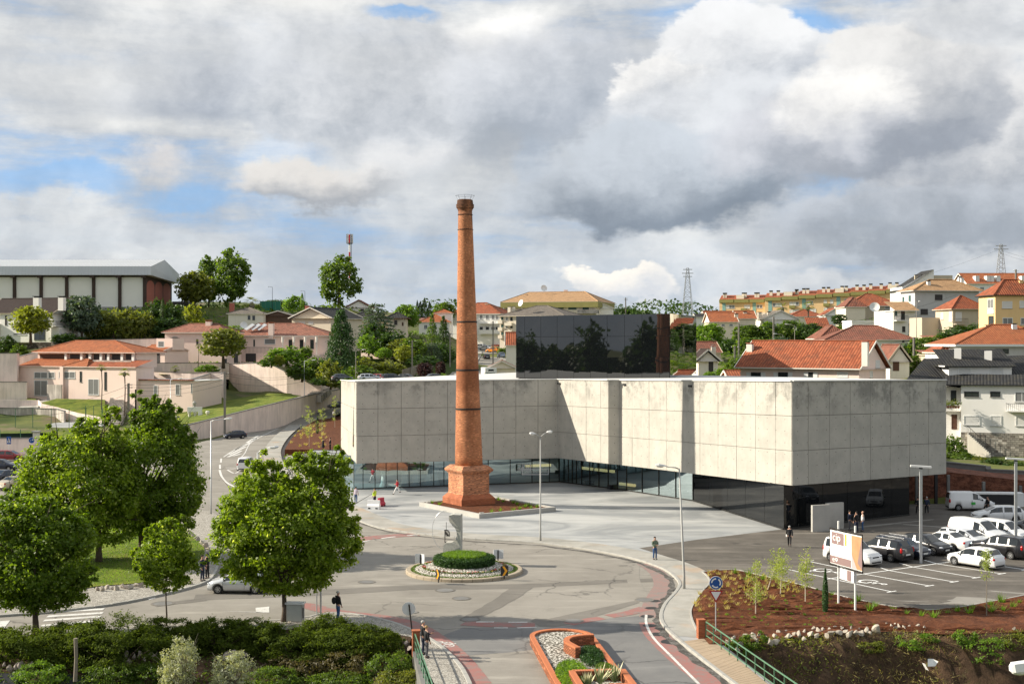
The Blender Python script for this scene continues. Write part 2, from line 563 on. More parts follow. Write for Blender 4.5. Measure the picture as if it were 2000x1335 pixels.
def tiles(name,c1,c2,pitch=0.26,row=0.40,moss=0.3,mcol=(0.06,0.05,0.035),bump=0.9):
 m,N,p,o=newmat(name)
 uv=tc(N,'UV')
 s=N.sep(uv)
 fu=N.math('FRACT',N.math('MULTIPLY',s[0],1/pitch))
 fv=N.math('FRACT',N.math('MULTIPLY',s[1],1/row))
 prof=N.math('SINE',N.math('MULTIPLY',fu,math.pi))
 h=N.math('ADD',N.math('MULTIPLY',prof,0.75),N.math('MULTIPLY',fv,-0.35))
 wn=N.n('ShaderNodeTexWhiteNoise',noise_dimensions='2D')
 N.put(wn.inputs['Vector'],N.vmath('FLOOR',N.vmath('MULTIPLY',uv,(1/pitch,1/row,0))))
 geo=N.n('ShaderNodeNewGeometry').outputs['Position']
 c=N.mix(wn.outputs['Value'],c1,c2)
 c=N.mix(N.math('MULTIPLY',N.ramp(N.noise(geo,0.8,5,0.65),0.46,0.68),moss),c,mcol)
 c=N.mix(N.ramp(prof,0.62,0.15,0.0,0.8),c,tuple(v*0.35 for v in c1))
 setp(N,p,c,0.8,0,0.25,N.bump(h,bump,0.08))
 return m
def leafmat(name,c1,c2,trans=0.45,rough=0.5,dry=None,spec=0.35):
 """leaves: two greens picked leaf by leaf, light passes through"""
 m=bpy.data.materials.new(name)
 m.use_nodes=True
 t=m.node_tree
 for n in list(t.nodes):t.nodes.remove(n)
 N=NT(t)
 g=N.n('ShaderNodeNewGeometry')
 rnd=g.outputs['Random Per Island']
 oi=N.n('ShaderNodeObjectInfo').outputs['Random']
 big=N.noise(g.outputs['Position'],0.45,3,0.6)
 f=N.math('ADD',N.math('MULTIPLY',rnd,0.6),N.math('MULTIPLY',N.ramp(big,0.35,0.65),0.4))
 c=N.mix(f,c1,c2)
 if dry:
  c=N.mix(N.math('MULTIPLY',N.math('GREATER_THAN',rnd,dry[0]),0.9),c,dry[1])
 c=N.mix(N.math('MULTIPLY',oi,0.25),c,tuple(v*0.7 for v in c1))
 p=N.n('ShaderNodeBsdfPrincipled')
 setp(N,p,c,rough,0,spec)
 tr=N.n('ShaderNodeBsdfTranslucent')
 N.put(tr.inputs[0],N.vmath('SCALE',N.mix(1.0,c,(1.0,1.0,0.35),'MULTIPLY'),2.3))
 mx=N.n('ShaderNodeMixShader')
 mx.inputs[0].default_value=trans
 t.links.new(p.outputs[0],mx.inputs[1]);t.links.new(tr.outputs[0],mx.inputs[2])
 out=N.n('ShaderNodeOutputMaterial')
 t.links.new(mx.outputs[0],out.inputs[0])
 return m
def glassmat(name,tint,refl=0.12,trans=0.6,rough=0.0):
 """a pane that mirrors at a glance and lets some light through"""
 m=bpy.data.materials.new(name)
 m.use_nodes=True
 t=m.node_tree
 for n in list(t.nodes):t.nodes.remove(n)
 N=NT(t)
 fr=N.n('ShaderNodeFresnel');fr.inputs[0].default_value=1.6
 gl=N.n('ShaderNodeBsdfGlossy');gl.inputs['Roughness'].default_value=rough
 N.put(gl.inputs[0],(0.78,0.95,1.0))
 geo=N.n('ShaderNodeNewGeometry').outputs['Position']
 N.put(gl.inputs['Normal'],N.bump(N.noise(geo,0.35,1,0.4),0.10,0.15))
 tp=N.n('ShaderNodeBsdfTransparent');N.put(tp.inputs[0],tuple(c*trans for c in tint))
 mx=N.n('ShaderNodeMixShader')
 t.links.new(N.math('ADD',N.math('MULTIPLY',fr.outputs[0],0.9),refl,clamp=True),mx.inputs[0])
 t.links.new(tp.outputs[0],mx.inputs[1]);t.links.new(gl.outputs[0],mx.inputs[2])
 out=N.n('ShaderNodeOutputMaterial')
 t.links.new(mx.outputs[0],out.inputs[0])
 return m
def mirrorblack(name,wav=0.25,spec=0.8):
 """black polished glass with a slightly buckled face"""
 m,N,p,o=newmat(name)
 geo=N.n('ShaderNodeNewGeometry').outputs['Position']
 uv=tc(N,'UV')
 setp(N,p,(0.006,0.007,0.008),0.015,0,spec,N.bump(N.noise(geo,0.30,1,0.3),wav,0.12))
 p.inputs['IOR'].default_value=1.62
 return m
def emit(name,col,strength):
 m=bpy.data.materials.new(name)
 m.use_nodes=True
 t=m.node_tree
 for n in list(t.nodes):t.nodes.remove(n)
 N=NT(t)
 e=N.n('ShaderNodeEmission');N.put(e.inputs[0],col);e.inputs[1].default_value=strength
 out=N.n('ShaderNodeOutputMaterial');t.links.new(e.outputs[0],out.inputs[0])
 return m
M={}
M['concrete']=concrete('concrete',(0.49,0.465,0.41),0.40)
M['concrete_core']=plain('concrete_joint',(0.22,0.21,0.19),0.9)
M['concrete_plain']=concrete('concrete_plain',(0.46,0.445,0.41),0.35,holes=False)
M['concrete_old']=concrete('concrete_old',(0.22,0.215,0.205),0.7,holes=False,scol=(0.05,0.05,0.048))
M['roofwhite']=plain('roof_membrane',(0.62,0.62,0.60),0.7,var=0.08,scale=0.5)
M['road']=asphalt('road_asphalt',(0.222,0.205,0.178),(0.29,0.27,0.237),0.45,0.4)
M['fadedred']=paintmat('faded_red_paint',(0.27,0.175,0.155),1.0)
M['tardirt']=paintmat('gutter_dirt',(0.055,0.05,0.043),0.8)
M['greyroad']=asphalt('grey_asphalt',(0.15,0.149,0.148),(0.20,0.196,0.188),0.5,0.35)
M['newasphalt']=asphalt('lot_asphalt',(0.092,0.082,0.070),(0.155,0.139,0.119),0.3,0.6)
M['patch']=asphalt('patch_asphalt',(0.15,0.139,0.122),(0.20,0.185,0.163),0.6,0.3)
M['plaza']=None
M['whitepaint']=paintmat('white_road_paint',(0.62,0.61,0.58),0.55)
M['freshpaint']=paintmat('fresh_white_paint',(0.80,0.80,0.78),0.10)
M['redpaint']=paintmat('red_lane_paint',(0.30,0.135,0.118),0.95)
M['kerb']=plain('kerb_stone',(0.36,0.35,0.32),0.85,var=0.25,scale=1.5,bump=0.3)
M['kerb_tan']=plain('kerb_tan',(0.36,0.30,0.22),0.85,var=0.25,scale=1.5,bump=0.3)
M['soil']=None
M['chimney']=brick('chimney_brick',(0.50,0.165,0.058),(0.37,0.105,0.038),(0.36,0.23,0.14),soot=0.8,mottled=0.30)
M['pedestal']=brick('pedestal_brick',(0.52,0.175,0.062),(0.40,0.115,0.045),(0.45,0.32,0.22),mottled=0.5)
M['newbrick']=brick('new_brick',(0.46,0.135,0.055),(0.36,0.10,0.042),(0.28,0.17,0.11),mottled=0.15,ms=0.008)
M['wallbrick']=brick('orange_brick',(0.46,0.15,0.06),(0.34,0.095,0.04),(0.10,0.05,0.03),mottled=0.3,ms=0.02)
M['iron']=plain('dark_iron',(0.03,0.026,0.024),0.7,0.4)
M['steel']=plain('galvanised_steel',(0.50,0.51,0.52),0.45,0.6,var=0.08)
M['greypaint']=plain('grey_post_paint',(0.36,0.36,0.34),0.55,0.0,var=0.06)
M['white']=plain('white_enamel',(0.75,0.75,0.73),0.4,0,var=0.05)
M['dark']=plain('dark_plastic',(0.02,0.02,0.022),0.55,0,var=0.1)
M['rubber']=plain('tyre_rubber',(0.018,0.018,0.018),0.85,0,var=0.1)
M['alloy']=plain('alloy_wheel',(0.45,0.46,0.47),0.3,0.8,var=0.05)
M['carglass']=plain('car_glass',(0.012,0.016,0.018),0.03,0,var=0,spec=0.9)
M['chrome']=plain('headlight_glass',(0.65,0.67,0.70),0.08,0.6,var=0.0)
M['redlens']=plain('red_lens',(0.42,0.012,0.012),0.15,0,var=0.0)
M['plate']=plain('number_plate',(0.72,0.72,0.70),0.4,0,var=0.03)
M['blackglass']=mirrorblack('black_glass',0.10,0.45)
M['boxglass']=mirrorblack('box_black_glass',0.05)
M['mirrorglass']=plain('mirror_steel',(0.62,0.62,0.60),0.02,1.0,var=0)
M['pane']=glassmat('clear_pane',(0.60,0.85,0.92),0.32,0.9)
M['darkpane']=glassmat('blue_pane',(0.40,0.65,0.85),0.20,0.8)
M['mullion']=plain('mullion',(0.035,0.035,0.033),0.5,0.3)
M['interior']=plain('interior_plaster',(0.42,0.52,0.55),0.8,var=0.3,scale=0.4)
M['lamp_warm']=emit('lit_warm_strip',(1.0,0.62,0.22),0.55)
M['trunk']=plain('bark',(0.10,0.075,0.055),0.9,var=0.35,scale=6,bump=0.6)
M['palebark']=plain('birch_bark',(0.50,0.43,0.34),0.8,var=0.25,scale=12,bump=0.2)
M['oldwood']=plain('weathered_wood',(0.22,0.19,0.15),0.9,var=0.35,scale=8,bump=0.5)
M['pole']=plain('concrete_pole',(0.24,0.22,0.19),0.9,var=0.2,scale=2)
M['wire']=plain('cable',(0.03,0.03,0.03),0.7,0,var=0)
M['railgreen']=plain('green_rail_paint',(0.10,0.22,0.13),0.45,0,var=0.25,scale=5)
M['maple1']=leafmat('maple_leaf',(0.085,0.145,0.008),(0.215,0.290,0.020),0.44,dry=(0.95,(0.42,0.46,0.16)))
M['maple2']=leafmat('dark_maple_leaf',(0.062,0.115,0.008),(0.160,0.230,0.018),0.48,dry=(0.965,(0.36,0.42,0.14)))
M['leaf_mid']=leafmat('mid_green_leaf',(0.055,0.105,0.014),(0.125,0.185,0.03),0.42)
M['leaf_dark']=leafmat('dark_green_leaf',(0.026,0.062,0.012),(0.065,0.115,0.02),0.3)
M['leaf_olive']=leafmat('olive_leaf',(0.105,0.130,0.022),(0.19,0.205,0.045),0.42)
M['leaf_yellow']=leafmat('yellow_green_leaf',(0.14,0.17,0.02),(0.25,0.27,0.04),0.45)
M['leaf_bright']=leafmat('bright_green_leaf',(0.085,0.16,0.018),(0.17,0.27,0.04),0.45)
M['leaf_blue']=leafmat('blue_green_needle',(0.06,0.10,0.065),(0.12,0.165,0.105),0.2)
M['leaf_silver']=leafmat('silver_leaf',(0.30,0.32,0.22),(0.46,0.48,0.35),0.25)
M['leaf_purple']=leafmat('purple_leaf',(0.030,0.012,0.016),(0.065,0.024,0.028),0.25)
M['leaf_shrub']=leafmat('rosemary_leaf',(0.050,0.080,0.010),(0.120,0.160,0.024),0.35,.65,None,.12)
M['leaf_brown']=leafmat('dry_shrub_leaf',(0.085,0.07,0.028),(0.13,0.11,0.045),0.25)
M['leaf_conifer']=leafmat('conifer_needle',(0.022,0.062,0.016),(0.06,0.125,0.028),0.18)
M['leaf_straw']=leafmat('straw_blade',(0.36,0.30,0.10),(0.50,0.43,0.18),0.35)
M['leaf_birch']=leafmat('birch_leaf',(0.20,0.25,0.06),(0.34,0.40,0.13),0.45)
M['leaf_agave']=plain('agave_leaf',(0.16,0.25,0.09),0.5,var=0.4,scale=4)
M['agave_edge']=plain('agave_cream',(0.55,0.52,0.30),0.5,var=0.1)
def floormat(name,fn,rough=0.9):
 m,N,p,o=newmat(name)
 geo=N.n('ShaderNodeNewGeometry').outputs['Position']
 c,b=fn(N,geo)
 setp(N,p,c,rough,0,0.2)
 if b is not None:setp(N,p,normal=b)
 return m
def f_plaza(N,g):
 big=N.noise(N.mapping(g,rot=(0,0,0.4),scale=(0.45,1,1)),0.16,6,0.62,1.2)
 c=N.mix(N.ramp(big,0.36,0.64),(0.245,0.257,0.262),(0.43,0.435,0.425))
 mid=N.noise(N.mapping(g,rot=(0,0,-0.3),scale=(0.3,1.2,1)),0.7,6,0.7,0.8)
 c=N.mix(N.math('MULTIPLY',N.ramp(mid,0.50,0.70),0.35),c,(0.17,0.165,0.155))
 scuff=N.math('MULTIPLY',N.ramp(N.noise(N.mapping(g,rot=(0,0,0.9),scale=(0.2,2.2,1)),0.9,6,0.75),0.60,0.70),N.ramp(N.noise(g,0.11,3),0.50,0.62))
 c=N.mix(N.math('MULTIPLY',scuff,0.75),c,(0.10,0.095,0.085))
 return c,N.bump(N.noise(g,6,4),0.06,0.01)
M['plaza']=floormat('power_floated_concrete',f_plaza,0.6)
def f_walk(N,g):
 c=N.mix(N.ramp(N.noise(g,0.4,5,0.65),0.35,0.65),(0.29,0.28,0.25),(0.38,0.365,0.33))
 c=N.mix(N.math('MULTIPLY',N.ramp(N.noise(g,0.22,3),0.56,0.68),0.5),c,(0.40,0.27,0.17))
 return c,N.bump(N.noise(g,8,4),0.1,0.01)
M['walk']=floormat('sidewalk_concrete',f_walk)
def f_cobble(N,g):
 v=N.vor(g,8.0,'DISTANCE_TO_EDGE')
 vc=N.vor(g,8.0,'F1','Color')
 s=N.sep(vc)[0]
 c=N.mix(s,(0.30,0.28,0.245),(0.50,0.475,0.42))
 c=N.mix(N.ramp(v,0.02,0.09,1.0,0.0),c,(0.11,0.10,0.085))
 c=N.mix(N.math('MULTIPLY',N.ramp(N.noise(g,0.5,4),0.5,0.7),0.4),c,(0.20,0.18,0.15))
 return c,N.bump(v,0.5,0.03)
M['cobble']=floormat('white_cobbles',f_cobble)
def f_soil(N,g):
 a=N.noise(g,2.2,6,0.75)
 c=N.mix(N.ramp(a,0.3,0.7),(0.060,0.020,0.009),(0.165,0.058,0.024))
 v=N.ramp(N.vor(g,5.5),0.10,0.20,1.0,0.0)
 c=N.mix(N.math('MULTIPLY',v,N.ramp(N.noise(g,3,2),0.56,0.62)),c,(0.34,0.20,0.13))
 c=N.mix(N.math('MULTIPLY',N.ramp(N.noise(g,12,4,0.8),0.5,0.75),0.5),c,(0.045,0.018,0.010))
 return c,N.bump(N.noise(g,7,6,0.75),1.0,0.08)
M['soil']=floormat('red_bark_mulch',f_soil)
def f_gravel(N,g):
 v=N.vor(g,9.0)
 s=N.sep(N.vor(g,9.0,'F1','Color'))[0]
 c=N.mix(s,(0.46,0.43,0.37),(0.74,0.71,0.64))
 c=N.mix(N.ramp(v,0.35,0.6),c,(0.10,0.09,0.07))
 return c,N.bump(v,-0.8,0.04)
M['gravel']=floormat('white_gravel',f_gravel)
def f_grass(N,g):
 a=N.noise(g,0.45,5,0.65)
 c=N.mix(N.ramp(a,0.35,0.65),(0.075,0.115,0.012),(0.165,0.195,0.026))
 c=N.mix(N.math('MULTIPLY',N.ramp(N.noise(g,0.2,3),0.5,0.7),0.5),c,(0.27,0.25,0.055))
 c=N.mix(N.math('MULTIPLY',N.ramp(N.noise(g,6,5,0.8),0.45,0.75),0.6),c,(0.045,0.075,0.01))
 return c,N.bump(N.noise(g,9,5,0.8),0.8,0.08)
M['grass']=floormat('lawn',f_grass)
def f_ground(N,g):
 a=N.noise(g,0.05,6,0.65)
 c=N.mix(N.ramp(a,0.35,0.65),(0.05,0.075,0.018),(0.13,0.14,0.04))
 c=N.mix(N.ramp(N.noise(g,0.15,4),0.52,0.68),c,(0.17,0.13,0.085))
 return c,None
M['ground']=floormat('rough_ground',f_ground)
def f_bank(N,g):
 a=N.noise(g,1.0,6,0.75)
 c=N.mix(N.ramp(a,0.32,0.68),(0.035,0.022,0.013),(0.12,0.072,0.042))
 c=N.mix(N.math('MULTIPLY',N.ramp(N.noise(g,2.6,5,0.7),0.55,0.7),0.5),c,(0.09,0.085,0.03))
 return c,N.bump(N.noise(g,4,6,0.8),1.0,0.15)
M['bank']=floormat('earth_bank',f_bank)
def f_redearth(N,g):
 a=N.noise(N.mapping(g,scale=(1,1,1.6)),1.4,6,0.75)
 c=N.mix(N.ramp(a,0.3,0.7),(0.06,0.022,0.014),(0.26,0.105,0.065))
 return c,N.bump(a,1.0,0.2)
M['redearth']=floormat('cut_red_earth',f_redearth)
M['rock']=plain('white_limestone',(0.40,0.355,0.29),0.9,var=0.35,scale=2.5,bump=0.7)
M['rockgrey']=plain('grey_pink_stone',(0.34,0.29,0.25),0.9,var=0.35,scale=2.5,bump=0.7)
M['membrane']=plain('black_weed_sheet',(0.018,0.020,0.026),0.6,var=0.3,scale=2)
M['pink']=plaster('pink_render',(0.80,0.635,0.555),0.14)
M['pinkwall']=plaster('stained_pink_wall',(0.90,0.75,0.665),0.30,(0.26,0.21,0.18),streak=0.7)
M['greywall']=plaster('streaked_grey_wall',(0.66,0.60,0.53),0.6,(0.16,0.14,0.12),streak=0.9)
M['cream']=plaster('cream_render',(0.76,0.68,0.55),0.14)
M['beige']=plaster('beige_render',(0.68,0.60,0.47),0.15)
M['whitewall']=plaster('white_render',(0.82,0.80,0.755),0.10)
M['offwhite']=plaster('off_white_render',(0.74,0.70,0.62),0.16)
M['greyhouse']=plaster('grey_render',(0.52,0.51,0.50),0.2)
M['ochre']=plaster('ochre_render',(0.76,0.54,0.27),0.08)
M['apricot']=plaster('apricot_render',(0.78,0.53,0.28),0.08)
M['tan']=plaster('tan_render',(0.52,0.45,0.34),0.3)
M['greenband']=plain('moss_green_band',(0.26,0.24,0.08),0.8,var=0.2,scale=0.6)
M['stonewall']=brick('rubble_stone',(0.36,0.33,0.28),(0.24,0.22,0.19),(0.14,0.13,0.11),rw=0.5,rh=0.28,ms=0.03,mottled=0.5)
M['drystone']=brick('dark_dry_stone',(0.16,0.135,0.105),(0.10,0.085,0.07),(0.03,0.028,0.022),rw=0.5,rh=0.3,ms=0.04,mottled=0.5)
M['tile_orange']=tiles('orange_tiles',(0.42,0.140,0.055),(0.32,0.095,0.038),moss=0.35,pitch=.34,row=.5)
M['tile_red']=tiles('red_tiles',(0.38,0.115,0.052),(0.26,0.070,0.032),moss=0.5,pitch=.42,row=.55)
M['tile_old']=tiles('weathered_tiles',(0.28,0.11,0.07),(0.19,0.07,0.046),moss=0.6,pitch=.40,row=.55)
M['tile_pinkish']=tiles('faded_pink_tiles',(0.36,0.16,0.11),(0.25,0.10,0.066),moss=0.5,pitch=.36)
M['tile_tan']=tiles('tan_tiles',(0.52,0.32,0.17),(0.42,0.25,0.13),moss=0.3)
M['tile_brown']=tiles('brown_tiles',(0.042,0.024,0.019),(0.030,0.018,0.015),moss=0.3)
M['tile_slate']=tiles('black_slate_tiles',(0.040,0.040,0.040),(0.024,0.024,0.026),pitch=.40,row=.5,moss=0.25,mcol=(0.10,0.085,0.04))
M['tile_grey']=tiles('grey_tiles',(0.22,0.19,0.16),(0.15,0.13,0.11),moss=0.4)
M['shutter']=plain('white_roller_blind',(0.66,0.65,0.62),0.6,var=0.06,scale=20)
M['darkshutter']=plain('dark_shutter',(0.05,0.045,0.045),0.7,var=0.1)
M['greenshutter']=plain('green_shutter',(0.03,0.09,0.085),0.6,var=0.1)
M['housepane']=plain('house_window_glass',(0.03,0.038,0.042),0.05,0,var=0.3,scale=0.7,spec=0.8)
M['frost']=plain('curtained_glass',(0.20,0.20,0.195),0.25,0,var=0.2,scale=1.5)
M['door']=plain('brown_door',(0.09,0.04,0.025),0.6,var=0.2)
M['metalroof']=plain('grey_sheet_metal',(0.56,0.58,0.60),0.5,0.1,var=0.06,scale=0.2)
M['hallwhite']=plain('hall_panel_white',(0.80,0.78,0.72),0.7,var=0.05,scale=0.3)
M['hallbrown']=plain('hall_frame_brown',(0.055,0.035,0.028),0.8,var=0.2)
M['hallbrick']=plain('hall_brick_red',(0.36,0.12,0.085),0.85,var=0.2,scale=2)
M['teal']=plain('teal_glass',(0.24,0.42,0.38),0.2,0,var=0.1)
M['rust']=plain('rust_brown',(0.10,0.062,0.045),0.85,var=0.3)
M['skin']=plain('skin',(0.46,0.27,0.19),0.6,var=0.08)
# ------------------------------------------------------------------ terrain
def crom(P,k=6,closed=False):
 """smooth curve through points"""
 P=[Vector(p)for p in P]
 n=len(P)
 out=[]
 for i in range(n if closed else n-1):
  a=P[(i-1)%n]if(closed or i>0)else P[0]
  b=P[i];c=P[(i+1)%n]
  d=P[(i+2)%n]if(closed or i+2<n)else P[-1]
  for j in range(k):
   t=j/k
   out.append(0.5*((2*b)+(c-a)*t+(2*a-5*b+4*c-d)*t*t+(3*b-a-3*c+d)*t**3))
 if not closed:out.append(P[-1])
 return out
TP=[]
for x in range(-95,66,20):
 for y in range(74,222,18):
  if(x<-25)or(x<25 and y<185)or(y<128):TP.append((x,y,0.0))
def tp(px,py,D):TP.append(tuple(AT(px,py,D)))
for a in((0,830,240),(150,832,240),(300,835,236),(0,800,252),(120,800,252),(60,776,262),(200,776,262),(320,800,250),(340,824,236),(450,797,245),(560,775,262),(640,765,280),(375,770,266),(480,766,281),(300,712,282),(400,712,285),(500,712,292),(600,712,300),(150,690,285),(0,690,285),(0,666,300),(100,666,300),(200,655,306),(300,650,312),(420,640,330),(520,645,335),(150,605,355),(300,600,360),(-80,606,350),(-80,665,300),(-80,776,262),(440,600,370),(560,610,385),(650,600,385),(640,690,320),(700,700,310),(760,700,305),(820,705,305),(700,735,288),(660,790,285),(580,815,258),(500,838,236),(640,812,262),(780,738,270),(850,735,275),(880,700,315),(760,655,350),(850,650,370),(700,640,360),(940,740,290),(960,720,318),(948,702,330),(970,690,358),(950,684,375),(1000,690,340),(900,672,400),(960,672,402),(1060,655,420),(1150,655,420),(1020,735,260),(1380,735,230),(1350,735,215),(1420,715,250),(1480,690,300),(1560,700,290),(1640,700,280),(1400,690,290),(1400,655,360),(1500,640,380),(1600,645,330),(1440,635,520),(1600,625,500),(1740,615,470),(1450,760,195),(1600,760,190),(1720,755,185),(1760,740,205),(1800,690,240),(1760,660,270),(1850,652,265),(1900,655,255),(1980,665,220),(1780,710,215),(1900,720,195),(2000,725,190),(1850,890,166),(1950,890,165),(2100,890,165),(1870,905,150),(2000,912,148),(2100,915,148),(1850,928,142),(2000,938,141),(1950,590,420),(2050,585,420),(2200,620,400),(2200,690,250),(2300,800,190),(-250,640,340),(-250,760,270),(1250,640,520),(1000,640,520),(700,610,520),(400,590,520)):
 tp(*a)
for x in(-2600,-1500,-700,0,700,1500,2600):
 for y in(900,1600,3000):TP.append((x,y,30.0))
for x in(-700,700):
 for y in(100,400):TP.append((x,y,22.0))
TPA=np.array(TP)
CLIMB=[tuple(G(*a))for a in((570,846,0.0),(588,828,.35),(614,815,1.15),(644,804,1.65),(680,794,2.1),(725,782,3.0))]
def zt_np(X,Y):
 X=np.asarray(X,float);Y=np.asarray(Y,float)
 sh=X.shape
 x=X.ravel();y=Y.ravel()
 out=np.zeros(len(x))
 for s in range(0,len(x),4000):
  dx=x[s:s+4000,None]-TPA[None,:,0]
  dy=y[s:s+4000,None]-TPA[None,:,1]
  w=1.0/((dx*dx+dy*dy+4.0)**1.9)
  out[s:s+4000]=(w*TPA[None,:,2]).sum(1)/w.sum(1)
 z=out
 def core(x,y):
  a=np.minimum(np.minimum(x+110,-22-x+0*y),222-y)
  b=np.minimum(np.minimum(x+40,28-x),182-y)
  c=np.minimum(np.minimum(x+20,70-x),129.5-y+0*x)
  return np.maximum(np.maximum(a,b),c)
 m=np.clip((core(x,y)+6.0)/6.0,0,1)
 m=m*m*(3-2*m)
 z=z*(1-m)-0.15*m
 for(ax_,ay,az),(bx,by,bz)in zip(CLIMB[:-1],CLIMB[1:]):
  t=np.clip(((x-ax_)*(bx-ax_)+(y-ay)*(by-ay))/((bx-ax_)**2+(by-ay)**2),0,1)
  d=np.hypot(x-ax_-t*(bx-ax_),y-ay-t*(by-ay))
  z=np.where(d<9,np.minimum(z,az+t*(bz-az)-.45),z)
 g=np.clip((71.5-y)/2.5,0,1)
 z=np.where(y<71.5,-0.15*(1-g)-9.0*g,z)
 z=np.where(y<20,-9.0+np.clip((20-y)/40,0,1)*9.0,z)
 return z.reshape(sh)
def zt(x,y):
 return float(zt_np(np.array([x]),np.array([y]))[0])
def axis(a,b,step,far_lo,far_hi):
 v=list(np.arange(a,b+1e-6,step))
 s=step
 x=b
 while x<far_hi:
  s*=1.35;x+=s;v.append(x)
 s=step;x=a
 while x>far_lo:
  s*=1.35;x-=s;v.insert(0,x)
 return np.array(v)
gx=axis(-140,175,2.5,-3500,3500)
gy=axis(60,330,2.5,-3600,5200)
GX,GY=np.meshgrid(gx,gy)
GZ=zt_np(GX,GY)
V=np.stack([GX.ravel(),GY.ravel(),GZ.ravel()],1)
ny,nx=GX.shape
ii=(np.arange(ny-1)[:,None]*nx+np.arange(nx-1)[None,:]).ravel()
F=np.stack([ii,ii+1,ii+nx+1,ii+nx],1)
tag(link('ground',mesh_np('ground',V,F,M['ground'],True)),kind='structure')
def sheet(name,pts,z,mat,kind='structure',smooth=0,closed=True):
 p=crom(pts,smooth,True)if smooth else pts
 o=MB().poly(p,z).build(name,mat)
 if kind:tag(o,kind=kind)
 return o
def g2(L,z=0.0):
 return[G(a,b,z)for a,b in L]
 # ------------------------------------------------------------------ roads
kerb_sw=g2([(-420,1240),(-100,1234),(330,1219),(560,1213),(640,1199),(700,1203),(765,1217),(840,1250),(890,1292),(918,1340),(940,1430)])
kerb_sw_s=crom(kerb_sw,5)
kerb_ne=g2([(600,838),(572,862),(560,888),(565,925),(600,965),(700,1016),(760,1035),(890,1051),(1060,1062),(1200,1083),(1290,1109),(1326,1136),(1322,1155),(1300,1180),(1291,1205),(1300,1226),(1332,1256),(1400,1310),(1442,1342),(1520,1402)])
kerb_ne_s=crom(kerb_ne,6)
road_pts=kerb_sw_s+[Vector((12.7,55,0)),Vector((11.2,68.5,0)),G(1362,1235),G(1340,1200),G(1345,1060),G(1000,990),G(720,950),G(640,900),G(640,862),G(640,838),G(520,836),G(440,852),G(385,864),G(200,880),G(-60,890),G(-420,900)]
sheet('road',road_pts,0.0,M['road'])
lk=[(520,836,0.0),(540,829,0.35),(580,815,1.3),(620,803,1.8),(660,792,2.3),(705,780,3.2)]
rk=[(640,838,0.0),(632,828,0.35),(645,816,1.0),(668,806,1.5),(700,796,1.9),(745,783,2.8)]
Lp=crom([G(*a)for a in lk],4);Rp=crom([G(*a)for a in rk],4)
mb=MB()
for i in range(len(Lp)-1):
 mb.face(Lp[i]+Vector((0,0,.004)),Rp[i]+Vector((0,0,.004)),Rp[i+1]+Vector((0,0,.004)),Lp[i+1]+Vector((0,0,.004)))
tag(mb.build('road',M['road']),kind='structure')
cl=crom([AT(905,745,280),AT(925,722,305),AT(936,702,330),AT(941,690,355),AT(930,682,380),AT(900,676,400)],5)
mb=MB()
for i in range(len(cl)-1):
 d=(cl[i+1]-cl[i]);nrm=Vector((d.y,-d.x,0)).normalized()
 d2=(cl[min(i+2,len(cl)-1)]-cl[i+1])if i+2<len(cl)else d
 nr2=Vector((d2 .y,-d2 .x,0)).normalized()
 a,b=cl[i]+Vector((0,0,.25)),cl[i+1]+Vector((0,0,.25))
 mb.face(a,a+nrm*7.5,b+nr2*7.5,b)
tag(mb.build('road',M['road']),kind='structure')
mb=MB()
for i in range(len(cl)-1):
 d=(cl[i+1]-cl[i]);nrm=Vector((d.y,-d.x,0)).normalized()
 a,b=cl[i]+Vector((0,0,.4)),cl[i+1]+Vector((0,0,.4))
 mb.face(a-nrm*4.2,a,b,b-nrm*4.2)
 mb.face(a,a-Vector((0,0,.3)),b-Vector((0,0,.3)),b)
tag(mb.build('pavement',M['walk']),kind='structure')
# ------------------------------------------------------------------ the square, pavements, car park
bed_edge=[(1361,1235),(1350,1207),(1352,1188),(1370,1160),(1385,1143),(1383,1130),(1372,1120)]
plaza_pts=kerb_ne_s[:]+[Vector((13.2,55,0)),Vector((11.45,69,0))]+g2([(1376,1249)])+crom(g2(bed_edge),4)+g2([(1346,1105),(1300,1088),(1248,1072),(1360,1055.5),(1531,1034.5),(1700,1000),(1500,935),(1150,915),(690,925),(664,905),(664,838)])
sheet('plaza',plaza_pts,0.10,M['plaza'])
walk_in=[]
for i,p in enumerate(kerb_ne_s):
 q=kerb_ne_s[min(i+1,len(kerb_ne_s)-1)];r=kerb_ne_s[max(i-1,0)]
 d=(q-r).normalized();nrm=Vector((d.y,-d.x,0))
 nrm=-nrm if nrm.dot(Vector((0,90,0))-p)>99999 else nrm
 walk_in.append(p+Vector((-d.y,d.x,0))*2.6)
mb=MB()
for i in range(len(kerb_ne_s)-1):
 a,b,c,d=kerb_ne_s[i],kerb_ne_s[i+1],walk_in[i+1],walk_in[i]
 if a.y<86:continue
 mb.face((a.x,a.y,.104),(b.x,b.y,.104),(c.x,c.y,.104),(d.x,d.y,.104))
w2=g2([(1262,1076),(1300,1092),(1326,1136),(1322,1155),(1300,1180),(1291,1205),(1300,1226),(1320,1246),(1376,1249)],0.0)
mb.build('sidewalk',M['walk'])
COL.objects['sidewalk']['kind']='structure'
sheet('sidewalk',crom(g2([(1302,1116),(1326,1136),(1322,1155),(1300,1180),(1291,1205),(1300,1226),(1318,1244)]),5)+g2([(1376,1249)])+crom(g2(bed_edge),4)+g2([(1346,1105),(1300,1088)]),0.109,M['walk'])
lot_in=[(1372,1120),(1432,1115.6),(1478,1125),(1563,1145),(1595,1153.7),(1667,1173),(1763,1191),(1827,1195),(1869,1191),(1926,1180),(2000,1166),(2250,1110)]
lot_s=crom(g2(lot_in),4)
